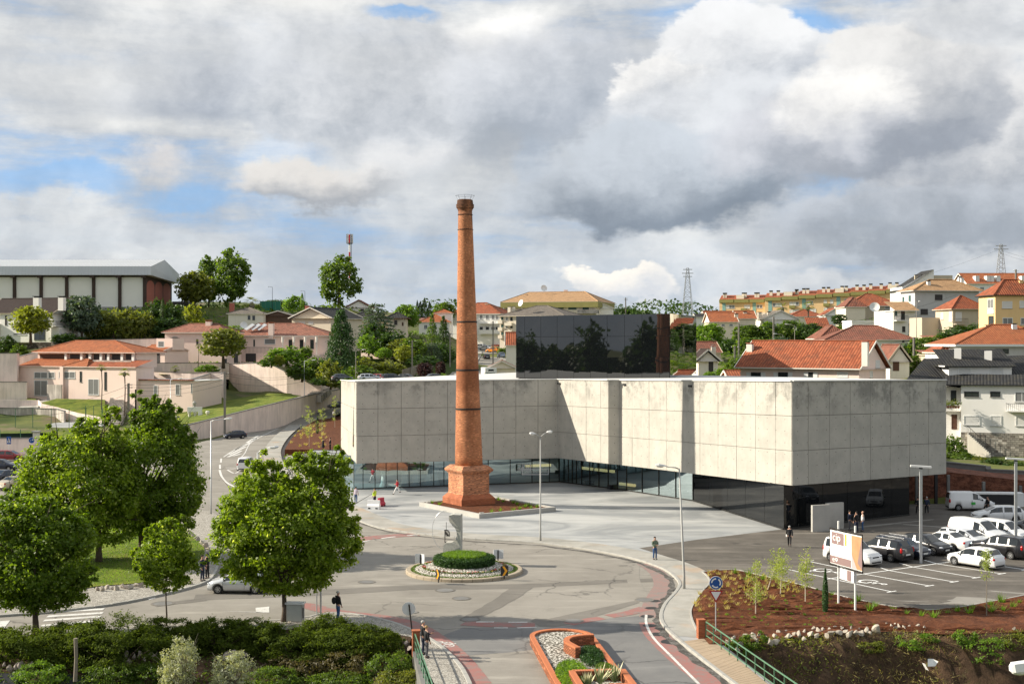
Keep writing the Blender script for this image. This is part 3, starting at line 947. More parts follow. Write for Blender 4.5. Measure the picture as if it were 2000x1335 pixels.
sheet('car_park',lot_s+[Vector((75,92,0)),Vector((75,133,0)),G(1990,985),G(1800,985),G(1700,990),G(1531,1034.2)]+g2([(1360,1055),(1248,1072),(1300,1088),(1346,1105)]),0.096,M['newasphalt'])
bed_low=g2([(2250,1205),(2000,1238),(1850,1243),(1750,1236),(1640,1243),(1520,1250),(1430,1262),(1385,1262)])
bed_pts=lot_s+bed_low+crom(g2(bed_edge),4)[:-1]
V2=[Vector((p.x,p.y,0))for p in bed_pts]
mb=MB().poly(V2,0.14)
bm=bmesh.new()
me=mb.mesh('mulch_bed',M['soil'])
bm.from_mesh(me)
bmesh.ops.triangulate(bm,faces=bm.faces)
for _ in range(4):
 bmesh.ops.subdivide_edges(bm,edges=[e for e in bm.edges if e.calc_length()>1.0],cuts=1)
 bmesh.ops.triangulate(bm,faces=bm.faces)
rng=random.Random(4)
for v in bm.verts:
 if len(v.link_faces)and not v.is_boundary:
  v.co.z+=0.10+rng.uniform(-0.05,0.09)
bm.to_mesh(me);bm.free()
tag(link('mulch_bed',me),kind='structure')
mb=MB()
for L in(lot_s,crom(g2(bed_edge),4)):
 for i in range(len(L)-1):
  mb.beam(L[i]+Vector((0,0,.10)),L[i+1]+Vector((0,0,.10)),0.10,0.16)
tag(mb.build('bed_edging',M['kerb']),kind='structure')
bed2=crom(g2([(556,878),(575,850),(610,824),(650,808),(668,802)],0.9),4)+[G(672,878,0.9)]
o=MB().prism(bed2,0.0,0.95).build('mulch_bed',M['soil']);tag(o,kind='structure')
strip=crom(g2([(566,925),(550,893),(552,870),(575,842),(612,817),(655,800)],0.3),5)
mb=MB()
for i in range(len(strip)-1):
 a,b=strip[i],strip[i+1]
 mb.face(a,a+Vector((-2.6,.4,0)),b+Vector((-2.6,.4,0)),b)
tag(mb.build('sidewalk',M['walk']),kind='structure')
# ------------------------------------------------------------------ kerb stones, one by one
def kerb_run(name,path,mat,w=0.16,h=0.13,step=1.0,z=0.0,side=-1,closed=False):
 base=thing(name,None,None)
 tag(base,kind='structure')
 acc=[]
 P=path+([path[0]]if closed else[])
 d=[0.0]
 for i in range(1,len(P)):d.append(d[-1]+(P[i]-P[i-1]).length)
 n=max(1,int(d[-1]/step))
 def at(s):
  for i in range(1,len(P)):
   if d[i]>=s:
    t=(s-d[i-1])/max(1e-6,d[i]-d[i-1]);return P[i-1].lerp(P[i],t)
  return P[-1]
 unit=None
 r=random.Random(len(P))
 for k in range(n):
  a,b=at(d[-1]*k/n),at(d[-1]*(k+1)/n)
  L=(b-a).length
  if unit is None:
   m_=MB();m_.box(-0.5,-w/2,-0.05,0.5,w/2,h)
   me=m_.mesh('kerb_stone',mat)
   bm=bmesh.new();bm.from_mesh(me)
   bmesh.ops.bevel(bm,geom=[e for e in bm.edges if all(v.co.z>0.05 for v in e.verts)],offset=0.018,segments=1,affect='EDGES')
   bm.to_mesh(me);bm.free();unit=me
  o=bpy.data.objects.new('kerb_stone',unit);COL.objects.link(o)
  c=(a+b)/2
  o.parent=base
  o.location=(c.x,c.y,z+r.uniform(-0.006,0.006))
  o.rotation_euler=(0,0,math.atan2(b.y-a.y,b.x-a.x)+r.uniform(-0.006,0.006))
  o.scale=(L-0.02,1,1)
 return base
kerb_run('kerb',[p for p in kerb_ne_s if p.y<165],M['kerb'],0.22,0.14,1.0)
kerb_run('kerb',[p for p in kerb_sw_s if p.x>-22],M['kerb'],0.24,0.14,0.9)
def stain(px,py,lx,ly,name='tar_patch',rot=0.0,z=0.006,mat=None,seed=0,n=14,j=0.35):
 c=G(px,py)
 r=random.Random(seed+int(px*7+py))
 pts=[]
 for k in range(n):
  a=2*math.pi*k/n
  q=1+r.uniform(-j,j)
  x,y=lx*math.cos(a)*q,ly*math.sin(a)*q
  pts.append(Vector((c.x+x*math.cos(rot)-y*math.sin(rot),c.y+x*math.sin(rot)+y*math.cos(rot),z)))
 o=MB().poly(pts,z).build(name,mat or M['patch'])
 return tag(o,kind='structure')
M['tar']=plain('black_tar',(0.02,0.019,0.018),0.6,var=0.3)
for px,py,lx,ly in((1285,1112,1.1,.16),(1310,1128,.9,.2),(1318,1152,.6,.35),(1308,1168,.5,.5),(1296,1192,.4,.5),(1294,1216,.35,.5),(1306,1238,.3,.5),(1325,1258,.3,.4),(1240,1098,1.0,.13),(1203,1088,.9,.1),(1100,1070,.9,.1),(1010,1063,.8,.1),(940,1058,.8,.1),(760,1040,.8,.09),(705,1022,.5,.1),(1226,1104,.8,.12)):
 stain(px,py,lx,ly,mat=M['tar'])
for px,py,lx,ly in((1264,1203,.42,.42),(1272,1187,.4,.4),(1278,1173,.4,.4),(1270,1221,.45,.4),(1283,1238,.4,.45),(1309,1253,.5,.6)):
 stain(px,py,lx,ly*1.0,mat=M['tar'],z=0.014,j=0.12)
def strip_px(name,L,wid,mat,z,jit=0.0,seed=1):
 P=crom(g2(L),5)
 r=random.Random(seed)
 lf,rt=[],[]
 for i,p in enumerate(P):
  d=(P[min(i+1,len(P)-1)]-P[max(i-1,0)]).normalized()
  n=Vector((-d.y,d.x,0))
  wv=wid[0]+(wid[1]-wid[0])*i/max(1,len(P)-1)if hasattr(wid,'__len__')else wid
  lf.append(p+n*(wv/2+r.uniform(-jit,jit)));rt.append(p-n*(wv/2+r.uniform(-jit,jit)))
 mb=MB()
 for i in range(len(P)-1):
  mb.face(*[Vector((q.x,q.y,z))for q in(rt[i],rt[i+1],lf[i+1],lf[i])])
 o=mb.build(name,mat)
 return tag(o,kind='structure')
strip_px('road_patch',[(380,1166),(600,1158),(800,1147),(960,1145),(1100,1140),(1310,1130)],(2.0,1.1),M['patch'],0.008,0.08,3)
strip_px('road_patch',[(1020,1146),(985,1170),(950,1190),(915,1207)],(1.5,.9),M['patch'],0.011,0.06,4)
sheet('road_patch',g2([(1036,1212),(1045,1207),(1070,1208),(1130,1195),(1190,1183),(1240,1172),(1250,1176),(1180,1198),(1120,1218),(1080,1224),(1054,1223)]),0.009,M['patch'])
strip_px('road_patch',[(1240,1099),(1236,1115),(1240,1140),(1256,1166)],.9,M['road'],0.010,0.02,5)
strip_px('road_patch',[(300,1182),(330,1178),(400,1170)],.9,M['patch'],0.012,0.03,6)
sheet('road_patch',g2([(880,1335),(1018,1245),(1036,1275),(1085,1345),(1000,1400)]),0.005,M['road'])
sheet('road',g2([(862,1241),(905,1225),(1045,1225),(1030,1245),(1042,1268),(985,1274),(900,1280)]),0.0065,M['greyroad'])
sheet('road',g2([(1062,1226),(1120,1221),(1190,1207),(1258,1201),(1262,1225),(1280,1252),(1360,1335),(1420,1400),(1260,1400),(1200,1300),(1150,1245),(1100,1230)]),0.0065,M['greyroad'])
# ------------------------------------------------------------------ road paint
def mark(name,L,z=0.016,mat='whitepaint'):
 o=MB().poly(g2(L),z).build(name,M[mat]);return tag(o,kind='structure')
def line_px(L,w,z=0.016,mat='whitepaint',name='road_marking'):
 return strip_px(name,L,w,M[mat],z)
for y,x0,x1,sl in((1180,115,220,-5),(1187.5,112,210,-4.5),(1193.5,104,205,-5),(1203,90,203,-7),(1211,83,199,-8),(1221,78,185,-9)):
 mark('crossing_stripe',[(x0,y+2.2),(x1-4,y+sl+2.2),(x1,y+sl-1.6),(x0+5,y-1.6)])
mark('road_marking',[(-30,1235),(6,1229),(20,1211),(-30,1214)])
mark('road_marking',[(428,1193),(526,1184),(526,1195.5),(500,1195),(499,1186.5)])
mark('road_marking',[(428,1193),(500,1194.3),(526,1196)])
mark('road_marking',[(288,1169),(300,1166),(306,1167),(292,1171)])
line_px([(560,1178),(600,1182),(640,1192),(700,1200),(760,1208),(810,1222),(860,1253),(900,1290),(935,1335)],1.3,0.013,'redpaint','cycle_lane')
line_px([(692,1055),(720,1050),(770,1046),(815,1043)],1.7,0.013,'redpaint','cycle_lane')
for a,b in(((702,1058),(722,1055)),((745,1051),(772,1047.5)),((795,1045.5),(818,1043.5))):
 line_px([a,b],.3,0.017)
line_px([(905,1216),(960,1219),(1045,1220)],1.25,0.013,'redpaint','cycle_lane')
for a,b in(((930,1214),(965,1214)),((993,1214.5),(1030,1214.5)),((965,1225.5),(992,1225.5)),((1010,1225.5),(1048,1224.5))):
 line_px([a,b],.22,0.017)
line_px([(1110,1218),(1140,1212),(1175,1206)],.9,0.013,'redpaint','cycle_lane')
line_px([(1190,1203),(1230,1196),(1262,1186)],1.0,0.0125,'redpaint','cycle_lane')
line_px([(1272,1215),(1284,1240),(1330,1285),(1396,1337),(1440,1372)],1.45,0.012,'redpaint','cycle_lane')
line_px([(1258,1100),(1284,1118),(1294,1140),(1284,1160),(1274,1180),(1268,1205)],1.2,0.0115,'fadedred','cycle_lane')
strip_px('kerb_dirt',[(1060,1065),(1200,1087),(1283,1113),(1312,1137),(1308,1156),(1292,1180),(1284,1206),(1293,1232),(1325,1262),(1392,1314),(1430,1343)],.42,M['tardirt'],0.0145,.14,9)
strip_px('kerb_dirt',[(690,1016),(760,1038),(890,1054),(1060,1065)],.22,M['tardirt'],0.0145,.07,10)
line_px([(1262,1200),(1263,1220),(1277,1246),(1310,1280),(1365,1335)],.16,0.017)
line_px([(700,770),(620,805),(540,838),(490,862),(455,880),(437,892)],.22,0.014)
line_px([(432,895),(431.5,903)],.25,0.014);line_px([(429.5,907),(429.8,915)],.25,0.014)
line_px([(429,917),(433,930),(443,942),(458,950)],.28,0.014)
for a,b in(((505,850),(482,864)),((490,864),(458,878)),((480,872),(448,887)),((472,880),(445,892)),((500,856),(492,860)),((470,886),(455,890))):
 line_px([a,b],.45,0.014)
line_px([(505,855),(488,866),(478,885),(468,895)],.15,0.015)
line_px([(441,913),(468,913)],.3,0.014);
line_px([(444,917),(459,924),(470,914),(444,917)],.22,0.014)
PK='freshpaint'
b0,b1=G(1614.2,1130.4,.1),G(1858.6,1096,.1)
def line_w(a,b,w=.12,z=.104,name='bay_line'):
 d=(Vector(b)-Vector(a)).normalized();n=Vector((-d.y,d.x,0))*w/2
 a,b=Vector(a),Vector(b)
 mb=MB().face(*[(q.x,q.y,z)for q in(a-n,b-n,b+n,a+n)])
 return tag(mb.build(name,M[PK]),kind='structure')
for i,(a,b)in enumerate((((1520,1107),(1741.5,1154.6)),((1687,1120),(1815.4,1143.2)),((1735,1113),(1863.7,1135.5)),((1783,1106.5),(1907,1127.4)),((1829,1100),(1956.7,1119.7)),((1876,1093),(2003,1112)),((1582,1096),(1640,1108)),((1720,1108),(1735,1113)),((1757,1099),(1783,1106.5)),((1805,1093),(1829,1100)))):
 line_w(G(*a,.1),G(*b,.1),.13,.104+.0006*i)
 if i in(0,1,2,3,4,5):
  e=G(*b,.1);u=(b1-b0).normalized()
  line_w(e-u*.45,e+u*.45,.13,.108+.0006*i)
line_w(b0+(b0-b1).normalized()*0.0,b1+(b1-b0).normalized()*2,.13,.112)
line_w(G(1575,1095,.1),G(1590,1094,.1),.13,.112)
def wheelchair(px,py,s=1.0,rz=0.6):
 c=G(px,py,.1)
 mb=MB()
 def arc(cx,cy,r,a0,a1,w,n=14):
  for k in range(n):
   t0,t1=a0+(a1-a0)*k/n,a0+(a1-a0)*(k+1)/n
   mb.face(*[((cx+q*math.cos(t))*s,(cy+q*math.sin(t))*s,0)for q,t in((r-w/2,t0),(r+w/2,t0),(r+w/2,t1),(r-w/2,t1))])
 arc(0,0,.5,R(150),R(390),.13)
 arc(-.1,.95,.13,0,2*math.pi,.10)
 for a,b in(((-.1,.8),(-.05,.2)),((-.05,.2),(.42,.2)),((.42,.2),(.62,-.35)),((.62,-.35),(.85,-.25)),((-.08,.55),(.35,.5))):
  d=Vector((b[0]-a[0],b[1]-a[1])).normalized();n=Vector((-d.y,d.x))*.06
  mb.face(*[(q[0]*s,q[1]*s,.0008)for q in((a[0]-n.x,a[1]-n.y),(b[0]-n.x,b[1]-n.y),(b[0]+n.x,b[1]+n.y),(a[0]+n.x,a[1]+n.y))])
 o=mb.build('wheelchair_emblem',M[PK],None,loc=(c.x,c.y,.105),rz=rz)
 return tag(o,kind='structure')
wheelchair(1608,1113,1.25,R(35)+math.pi)
wheelchair(1697,1135,1.25,R(35)+math.pi)
def bicycle_mark(px,py,rz,s=.9):
 c=G(px,py)
 mb=MB()
 for cx in(-.55,.55):
  for k in range(12):
   t0,t1=2*math.pi*k/12,2*math.pi*(k+1)/12
   mb.face(*[(s*(cx+q*math.cos(t)),s*q*math.sin(t),0)for q,t in((.27,t0),(.36,t0),(.36,t1),(.27,t1))])
 for a,b in(((-.55,0),(-.15,.5)),((-.15,.5),(.4,.5)),((.55,0),(.35,.7)),((-.15,.5),(0,0)),((0,0),(.4,.5))):
  d=Vector((b[0]-a[0],b[1]-a[1])).normalized();n=Vector((-d.y,d.x))*.05
  mb.face(*[(s*q[0],s*q[1],.001)for q in((a[0]-n.x,a[1]-n.y),(b[0]-n.x,b[1]-n.y),(b[0]+n.x,b[1]+n.y),(a[0]+n.x,a[1]+n.y))])
 return tag(mb.build('bicycle_emblem',M['whitepaint'],None,loc=(c.x,c.y,.018),rz=rz),kind='structure')
bicycle_mark(866,1257,R(-50))
M['dust']=plain('pale_dust',(0.24,0.225,0.20),0.9,var=0.35,scale=0.9)
for px,py,lx,ly,rt in((1885,1177,1.7,1.2,.3),(1985,1160,2.2,.25,-.5),(1778,1176,.9,.13,-.2),(1808,1182,.5,.12,0),(1745,1024,5.0,.35,.55),(1800,1028,3.0,.3,-.6)):
 stain(px,py,lx,ly,'dust_patch',rt,.0985,M['dust'],j=.5)
for px,py,r in((901,1168,.5),(918,1209,.5),(1120,1211.5,.5),(1258,1171,.5),(716,1136,.5),(869,1152,.55),(318,1178,.6),(1290,1104,.3),(808,1195,.25)):
 c=G(px,py)
 t=thing('manhole_cover',None,None,(c.x,c.y,.018))
 tag(t,kind='structure')
 MB().lathe([(r*1.25,-.01),(r*1.25,.004),(r,.004)],20,cap=False).build('ring',M['patch'],t)
 MB().lathe([(r*.98,-.012),(r*.98,.002)],20).build('lid',M['concrete_old'],t)
 # ------------------------------------------------------------------ pavements of small white stones, the tree island
cob=kerb_sw_s+g2([(880,1430),(850,1342),(824,1290),(812,1262),(802,1246),(760,1240),(690,1226),(640,1219),(560,1232),(330,1240),(-420,1262)])
sheet('pavement',cob,0.11,M['cobble'])
isl=crom(g2([(-420,1216),(0,1204),(190,1186),(300,1166),(392,1142),(418,1122),(432,1080),(440,1040),(425,1008),(395,998),(300,990),(150,1003),(-60,1014),(-420,1020)]),5,True)
sheet('traffic_island',isl,0.11,M['cobble'])
mb=MB()
for i in range(len(isl)):
 a,b=isl[i],isl[(i+1)%len(isl)]
 mb.face((a.x,a.y,-.01),(b.x,b.y,-.01),(b.x,b.y,.11),(a.x,a.y,.11))
tag(mb.build('island_kerb',M['kerb']),kind='structure')
kerb_run('kerb',[p for p in crom(g2([(-120,1209),(0,1204),(190,1186),(300,1166),(392,1142),(418,1122),(432,1080)]),5)],M['kerb'],.2,.14,1.1)
lawn=crom(g2([(-420,1180),(60,1168),(185,1149),(275,1141),(350,1122),(395,1092),(396,1068),(366,1036),(300,1012),(150,1018),(-60,1030),(-420,1040)]),5,True)
sheet('island_lawn',lawn,0.16,M['grass'])
def grass_patch(name,polypx,n,h,mat,z,seed):
 r=np.random.default_rng(seed)
 P=np.array([[p.x,p.y]for p in polypx])
 mn,mx=P.min(0),P.max(0)
 mn=np.maximum(mn,(-45,60));mx=np.minimum(mx,(80,140))
 pts=[]
 while sum(map(len,pts))<n:
  q=r.uniform(mn,mx,(n*2,2))
  ins=np.zeros(len(q),bool)
  for i in range(len(P)):
   a,b=P[i],P[(i+1)%len(P)]
   c=((a[1]>q[:,1])!=(b[1]>q[:,1]))&(q[:,0]<(b[0]-a[0])*(q[:,1]-a[1])/(b[1]-a[1]+1e-9)+a[0])
   ins^=c
  pts.append(q[ins])
 q=np.concatenate(pts)[:n]
 ang=r.uniform(0,2*np.pi,n);hh=h*r.uniform(.5,1.3,n);w=.02+.02*r.random(n)
 dx,dy=np.cos(ang)*w,np.sin(ang)*w
 lx,ly=r.normal(0,.35,n)*hh,r.normal(0,.35,n)*hh
 V=np.zeros((n,3,3))
 V[:,0]=np.stack([q[:,0]-dx,q[:,1]-dy,np.full(n,z)],1)
 V[:,1]=np.stack([q[:,0]+dx,q[:,1]+dy,np.full(n,z)],1)
 V[:,2]=np.stack([q[:,0]+lx,q[:,1]+ly,z+hh],1)
 F=np.arange(n*3).reshape(n,3)
 return tag(link(name,mesh_np(name,V.reshape(-1,3),F,mat)),kind='stuff')
grass_patch('grass',lawn,30000,.10,M['leaf_bright'],.15,5)
# ------------------------------------------------------------------ banks either side of the bridge
def bank(name,edge,outward,depth,slope,mat,seed,amp=.18,z0=.05,nr=26):
 """a slope that starts at an edge line and falls towards the stream"""
 r=np.random.default_rng(seed)
 E=crom(edge,8)
 V=[]
 for j in range(nr+1):
  s=depth*(j/nr)**1.25
  for p in E:
   z=z0-slope(s)+(0 if j==0 else r.normal(0,amp*min(1,s)))
   V.append((p.x+outward[0]*s,p.y+outward[1]*s,z))
 n=len(E)
 ii=(np.arange(nr)[:,None]*n+np.arange(n-1)[None,:]).ravel()
 F=np.stack([ii,ii+n,ii+n+1,ii+1],1)
 return tag(link(name,mesh_np(name,np.array(V),F,mat,True)),kind='structure')
edgeL=[p for p in g2([(-420,1258),(0,1250),(330,1237),(560,1229),(640,1217),(690,1224),(760,1238),(806,1252)])]
edgeL[-1]=Vector((-5.6,71.2,0))
slopeL=lambda s:.10*s+.22*max(0,s-2.5)+.5*max(0,s-9)
bank('river_bank',edgeL,(0,-1),22,slopeL,M['bank'],7,.10,.10)
edgeR=g2([(1372,1256),(1430,1258),(1520,1250),(1640,1243),(1750,1236),(1850,1240),(2000,1235),(2300,1200)])
slopeR=lambda s:.42*s+.9*max(0,s-.8)-.9*max(0,s-7)
bank('river_bank',edgeR,(0.05,-1),22,slopeR,M['bank'],8,.16,.14)
def zbankR(x,y):
 e=np.interp(x,[p.x for p in edgeR],[p.y for p in edgeR])
 return.14-slopeR(max(0,e-y))
def zbankL(x,y):
 e=np.interp(x,[p.x for p in edgeL],[p.y for p in edgeL])
 return.10-slopeL(max(0,e-y))
 # ------------------------------------------------------------------ the arts centre
SOF=3.3
pA,pI,pS,pL,pC,pR=(G(x,y,z)for x,y,z in((697,905,3.1),(1089,894,3.1),(1189,905.5,3.4),(1211,907.5,3.26),(1547,948,3.95),(1847,925,3.7)))
pB=G(667,874,2.7)
def ztop(p,py):return CAMZ-(py-667.5)*p.y/FPX
zA,zI,zS,zL,zC,zR,zB=(ztop(p,y)for p,y in((pA,745),(pI,740.5),(pS,742),(pL,742.3),(pC,744),(pR,742),(pB,742)))
art=thing('arts_centre','raw concrete arts centre raised on dark glass behind the brick chimney','building',(0,0,0))
bR=pR+Vector((-9,34,-.2))
bM=pB+Vector((24,12,0))
shell=[(pA,zA),(pI,zI),(pS,zS),(pL,zL),(pC,zC),(pR,zR),(bR,12.2),(bM,12.3),(pB,zB)]
cx=sum(p.x for p,z in shell)/len(shell);cy=sum(p.y for p,z in shell)/len(shell)
mb=MB()
for i in range(len(shell)):
 (a,za),(b,zb)=shell[i],shell[(i+1)%len(shell)]
 mb.face((a.x,a.y,a.z+.02),(b.x,b.y,b.z+.02),(b.x,b.y,zb-.03),(a.x,a.y,za-.03))
mb.build('wall',M['concrete_core'],art)
tri=tessellate_polygon([[Vector((p.x,p.y,0))for p,z in shell]])
mb=MB();ms=MB()
for t in tri:
 q=[shell[i]for i in t]
 P3=[Vector((p.x,p.y,z-.01))for p,z in q]
 if(P3[1]-P3[0]).cross(P3[2]-P3[0]).z<0:P3 .reverse()
 mb.face(*P3)
 ms.face(*[Vector((p.x,p.y,min(shell,key=lambda e:(e[0].x-p.x)**2+(e[0].y-p.y)**2)[0].z))for p in reversed(P3)])
mb.build('roof',M['roofwhite'],art)
ms.build('soffit',M['concrete_plain'],art)
mb=MB()
for i in range(6):
 (a,za),(b,zb)=shell[i-1]if i==0 else shell[i-1+0],shell[i]
 mb.beam(Vector((a.x,a.y,za+.03)),Vector((b.x,b.y,zb+.03)),.38,.10)
mb.build('coping',M['roofwhite'],art)
def t_at(P,Q,px):
 """where the sight line through px meets the wall P-Q"""
 k=(px-1000)/FPX
 d=Q-P
 return(k*P.y-P.x)/(d.x-k*d.y)
def panel_wall(P,zP,Q,zQ,cols,rows=3,zb=SOF,gap=.022,thick=.06,mat='concrete',name='concrete_panel',frac=None):
 zb0_,zb1_=P.z,Q.z;P=Vector((P.x,P.y,0));Q=Vector((Q.x,Q.y,0))
 d=(Q-P);L=d.length;u=d/L;n=Vector((u.y,-u.x,0))
 ts=[t_at(P,Q,c)for c in cols]if frac is None else frac
 ts[0],ts[-1]=0.0,1.0
 for i in range(len(ts)-1):
  s0,s1=ts[i]*L,ts[i+1]*L
  for r in range(rows):
   def zz(s,k):
    top=zP+(zQ-zP)*s/L;zb=zb0_+(zb1_-zb0_)*s/L
    return zb+(top-zb)*k/rows
   a0,a1=s0+(gap if i else-.0),s1-(gap if i<len(ts)-2 else 0)
   z00,z10=zz(a0,r)+gap,zz(a1,r)+gap
   z01,z11=zz(a0,r+1)-gap,zz(a1,r+1)-gap
   pr=.0 if name!='concrete_panel' else random.Random(int(s0*31+r*7)).uniform(-.010,.010)
   f=[P+u*a0+n*(thick+pr),P+u*a1+n*(thick+pr)]
   bk=[P+u*a0-n*.02,P+u*a1-n*.02]
   A0=Vector((f[0].x,f[0].y,z00));A1=Vector((f[1].x,f[1].y,z10));A2=Vector((f[1].x,f[1].y,z11));A3=Vector((f[0].x,f[0].y,z01))
   B0=Vector((bk[0].x,bk[0].y,z00));B1=Vector((bk[1].x,bk[1].y,z10));B2=Vector((bk[1].x,bk[1].y,z11));B3=Vector((bk[0].x,bk[0].y,z01))
   mb=MB()
   mb.add([A0,A1,A2,A3],[(0,1,2,3)],[((a0,z00),(a1,z10),(a1,z11),(a0,z01))])
   mb.add([A0,A1,A2,A3,B0,B1,B2,B3],[(1,5,6,2),(4,0,3,7),(3,2,6,7),(4,5,1,0)])
   mb.build(name,M[mat],art)
panel_wall(pA,zA,pI,zI,[697,738,783.5,829.6,874,919,963.6,1007.3,1050.5,1089])
panel_wall(pI,zI,pS,zS,[1089,1118.8,1145.7,1174,1189])
panel_wall(pS,zS,pL,zL,[1189,1211])
panel_wall(pL,zL,pC,zC,[1211,1235.6,1268.6,1302.4,1334.5,1368,1403.3,1439.3,1476.6,1515.8,1547])
panel_wall(pC,zC,pR,zR,[1547,1577.6,1619.3,1659.6,1699.5,1738.7,1775.7,1812.7,1847])
panel_wall(pB,zB,pA,zA,[667,682,697],frac=[0,.55,1.0])
u=Vector((pA.x-pB.x,pA.y-pB.y,0));L=u.length;u=u/L;n=Vector((u.y,-u.x,0))
mb=MB()
for s0,s1,z0,z1 in((.80,.86,4.6,9.4),):
 a=pB+u*L*s0+n*.085;b=pB+u*L*s1+n*.085
 mb.face((a.x,a.y,z0),(b.x,b.y,z0),(b.x,b.y,z1),(b.x-.01,b.y-.01,z1))
mb.build('slit_window',M['blackglass'],art)
for px,py in((1093.5,748.5),(1221,750.5),(1350,753.5)):
 P,Q=(pI,pS)if px<1189 else(pL,pC)
 t=t_at(P,Q,px);c=P+(Q-P)*t
 d=(Q-P).normalized();n=Vector((d.y,-d.x,0))
 MB().cbox((0,0,0),.55,.10,.20,Matrix.Translation((c.x+n.x*.15,c.y+n.y*.15,CAMZ-(py-667.5)*c.y/FPX))@Matrix.Rotation(math.atan2(d.y,d.x),4,'Z')).build('vent',M['dark'],art)
gA,gI=G(691,955.5,.1),G(1092,941,.1)
gM=G(1224,958,.1);gK=G(1353.6,978,.1)
gC,gR=G(1531,1034,.1),G(1776,1006,.1)
gI2=gI+(gM-gK).normalized()*0.0
def glazing(P,Q,cols,mat,top=SOF,rail=True,frame=.07):
 d=(Q-P);L=d.length;u=d/L;n=Vector((u.y,-u.x,0))
 ts=[t_at(P,Q,c)for c in cols];ts[0],ts[-1]=0,1
 for i in range(len(ts)-1):
  a,b=P+u*L*ts[i],P+u*L*ts[i+1]
  mb=MB()
  a2,b2=a+u*.02,b-u*.02
  mb.add([(a2 .x,a2 .y,.12),(b2 .x,b2 .y,.12),(b2 .x,b2 .y,top),(a2 .x,a2 .y,top)],[(0,1,2,3)])
  mb.build('glass_pane' if 'black' not in mat else 'black_glass_panel',M[mat],art)
 for t in ts:
  c=P+u*L*t+n*.03
  if 'black' in mat:continue
  MB().box(-.03,-.05,0,.03,.05,top-.12,Matrix.Translation((c.x,c.y,.12))@Matrix.Rotation(math.atan2(u.y,u.x),4,'Z')).build('mullion',M['mullion'],art)
 if rail:
  mb=MB();mb.beam(P+Vector((0,0,.08))+n*.04,Q+Vector((0,0,.08))+n*.04,.08,.10)
  mb.build('sill',M['mullion'],art)
glazing(gA,gI,[691,709,732.5,754,776,799,821,847,867,893,930,953.5,996.5,1039,1073,1092],'pane')
glazing(gI+Vector((.02,0,0)),gM,[1092,1110,1118,1126,1136,1152,1170,1188,1206,1224],'darkpane',3.55)
glazing(gM,gK,[1224,1254.5,1287,1320,1353.6],'pane',3.75)
glazing(gK,gC,[1353.6,1386.5,1420.5,1456,1493,1531],'blackglass',3.94)
glazing(gC,gR,[1531,1560,1607,1655,1707,1742,1776],'blackglass',3.92)
e=gR+Vector((-6.5,24,0))
mb=MB();mb.face((gR.x,gR.y,.1),(e.x,e.y,.1),(e.x,e.y,3.7),(gR.x,gR.y,3.7));mb.build('black_glass_panel',M['blackglass'],art)
inn=Vector((-.315,.949,0))*7
mb=MB().face((gA.x,gA.y,.1),(gA.x,gA.y,2.9),(gA.x+inn.x,gA.y+inn.y,2.9),(gA.x+inn.x,gA.y+inn.y,.1));mb.build('glass_pane',M['pane'],art)
mb=MB()
q=[gA+inn,gI+Vector((4,10,0)),gM+Vector((8,6,0)),gK+Vector((8,5,0))]
for a,b in zip(q[:-1],q[1:]):
 mb.face((a.x,a.y,.1),(b.x,b.y,.1),(b.x,b.y,SOF),(a.x,a.y,SOF))
mb.build('inner_wall',M['interior'],art)
mb=MB()
for px in(757,797,818,843,858,882):
 t=t_at(gA,gI,px);c=gA+(gI-gA)*t+inn*.25
 mb.lathe([(.55,0),(.36,.5),(.30,1.2),(.42,1.8),(.62,2.1),(.60,2.15)],12,(c.x,c.y,.12))
mb.build('display_plinth',M['whitewall'],art)
mb=MB()
for(P,Q,t0,t1,z)in((gI,gM,.14,.30,1.75),(gI,gM,.34,.52,1.75),(gI,gM,.56,.62,1.75),(gI,gM,.70,.92,.45),(gA,gI,.86,.99,1.9)):
 a=P+(Q-P)*t0;b=P+(Q-P)*t1
 d=(b-a).normalized();n=Vector((-d.y,d.x,0))*2.2
 mb.beam(Vector((a.x,a.y,z))+n,Vector((b.x,b.y,z))+n,.25,.30)
mb.build('light_strip',M['lamp_warm'],art)
mb=MB()
for t in(.35,.52,.86):
 c=gM+(gK-gM)*t;d=(gK-gM).normalized();n=Vector((-d.y,d.x,0))*1.6
 c=c+n
 mb.box(c.x-.8,c.y-.4,.80,c.x+.8,c.y+.4,.86);mb.box(c.x-.05,c.y-.05,.1,c.x+.05,c.y+.05,.8);mb.box(c.x-.4,c.y-.3,.1,c.x+.4,c.y+.3,.14)
c=gM+(gK-gM)*.62+Vector((1.2,1.6,0));mb.box(c.x-.15,c.y-.15,.1,c.x+.15,c.y+.15,4)
mb.build('desk',M['whitewall'],art)
def text_mesh(s,size,font_scale=1.0):
 cu=bpy.data.curves.new('lettering','FONT')
 cu.body=s;cu.size=size;cu.align_x='LEFT';cu.align_y='BOTTOM'
 cu.resolution_u=3
 o=bpy.data.objects.new('lettering',cu)
 me=bpy.data.meshes.new_from_object(o)
 bpy.data.objects.remove(o)
 return me
def text_on(s,P,u,up,width,height,mat,parent,name='lettering',nrm=None,off=.02):
 """lettering stretched into a width x height box whose lower left corner is P"""
 me=text_mesh(s,1.0)
 xs=[v.co.x for v in me.vertices];ys=[v.co.y for v in me.vertices]
 x0,x1,y0,y1=min(xs),max(xs),min(ys),max(ys)
 nrm=nrm or u.cross(up)
 for v in me.vertices:
  a=(v.co.x-x0)/(x1-x0)*width;b=(v.co.y-y0)/max(1e-6,y1-y0)*height
  v.co=Vector(P)+u*a+up*b+nrm*off
 me.materials.clear();me.materials.append(mat)
 return link(name,me,parent)
M['lettering']=plain('white_lettering',(0.88,0.90,0.90),0.6,var=0)
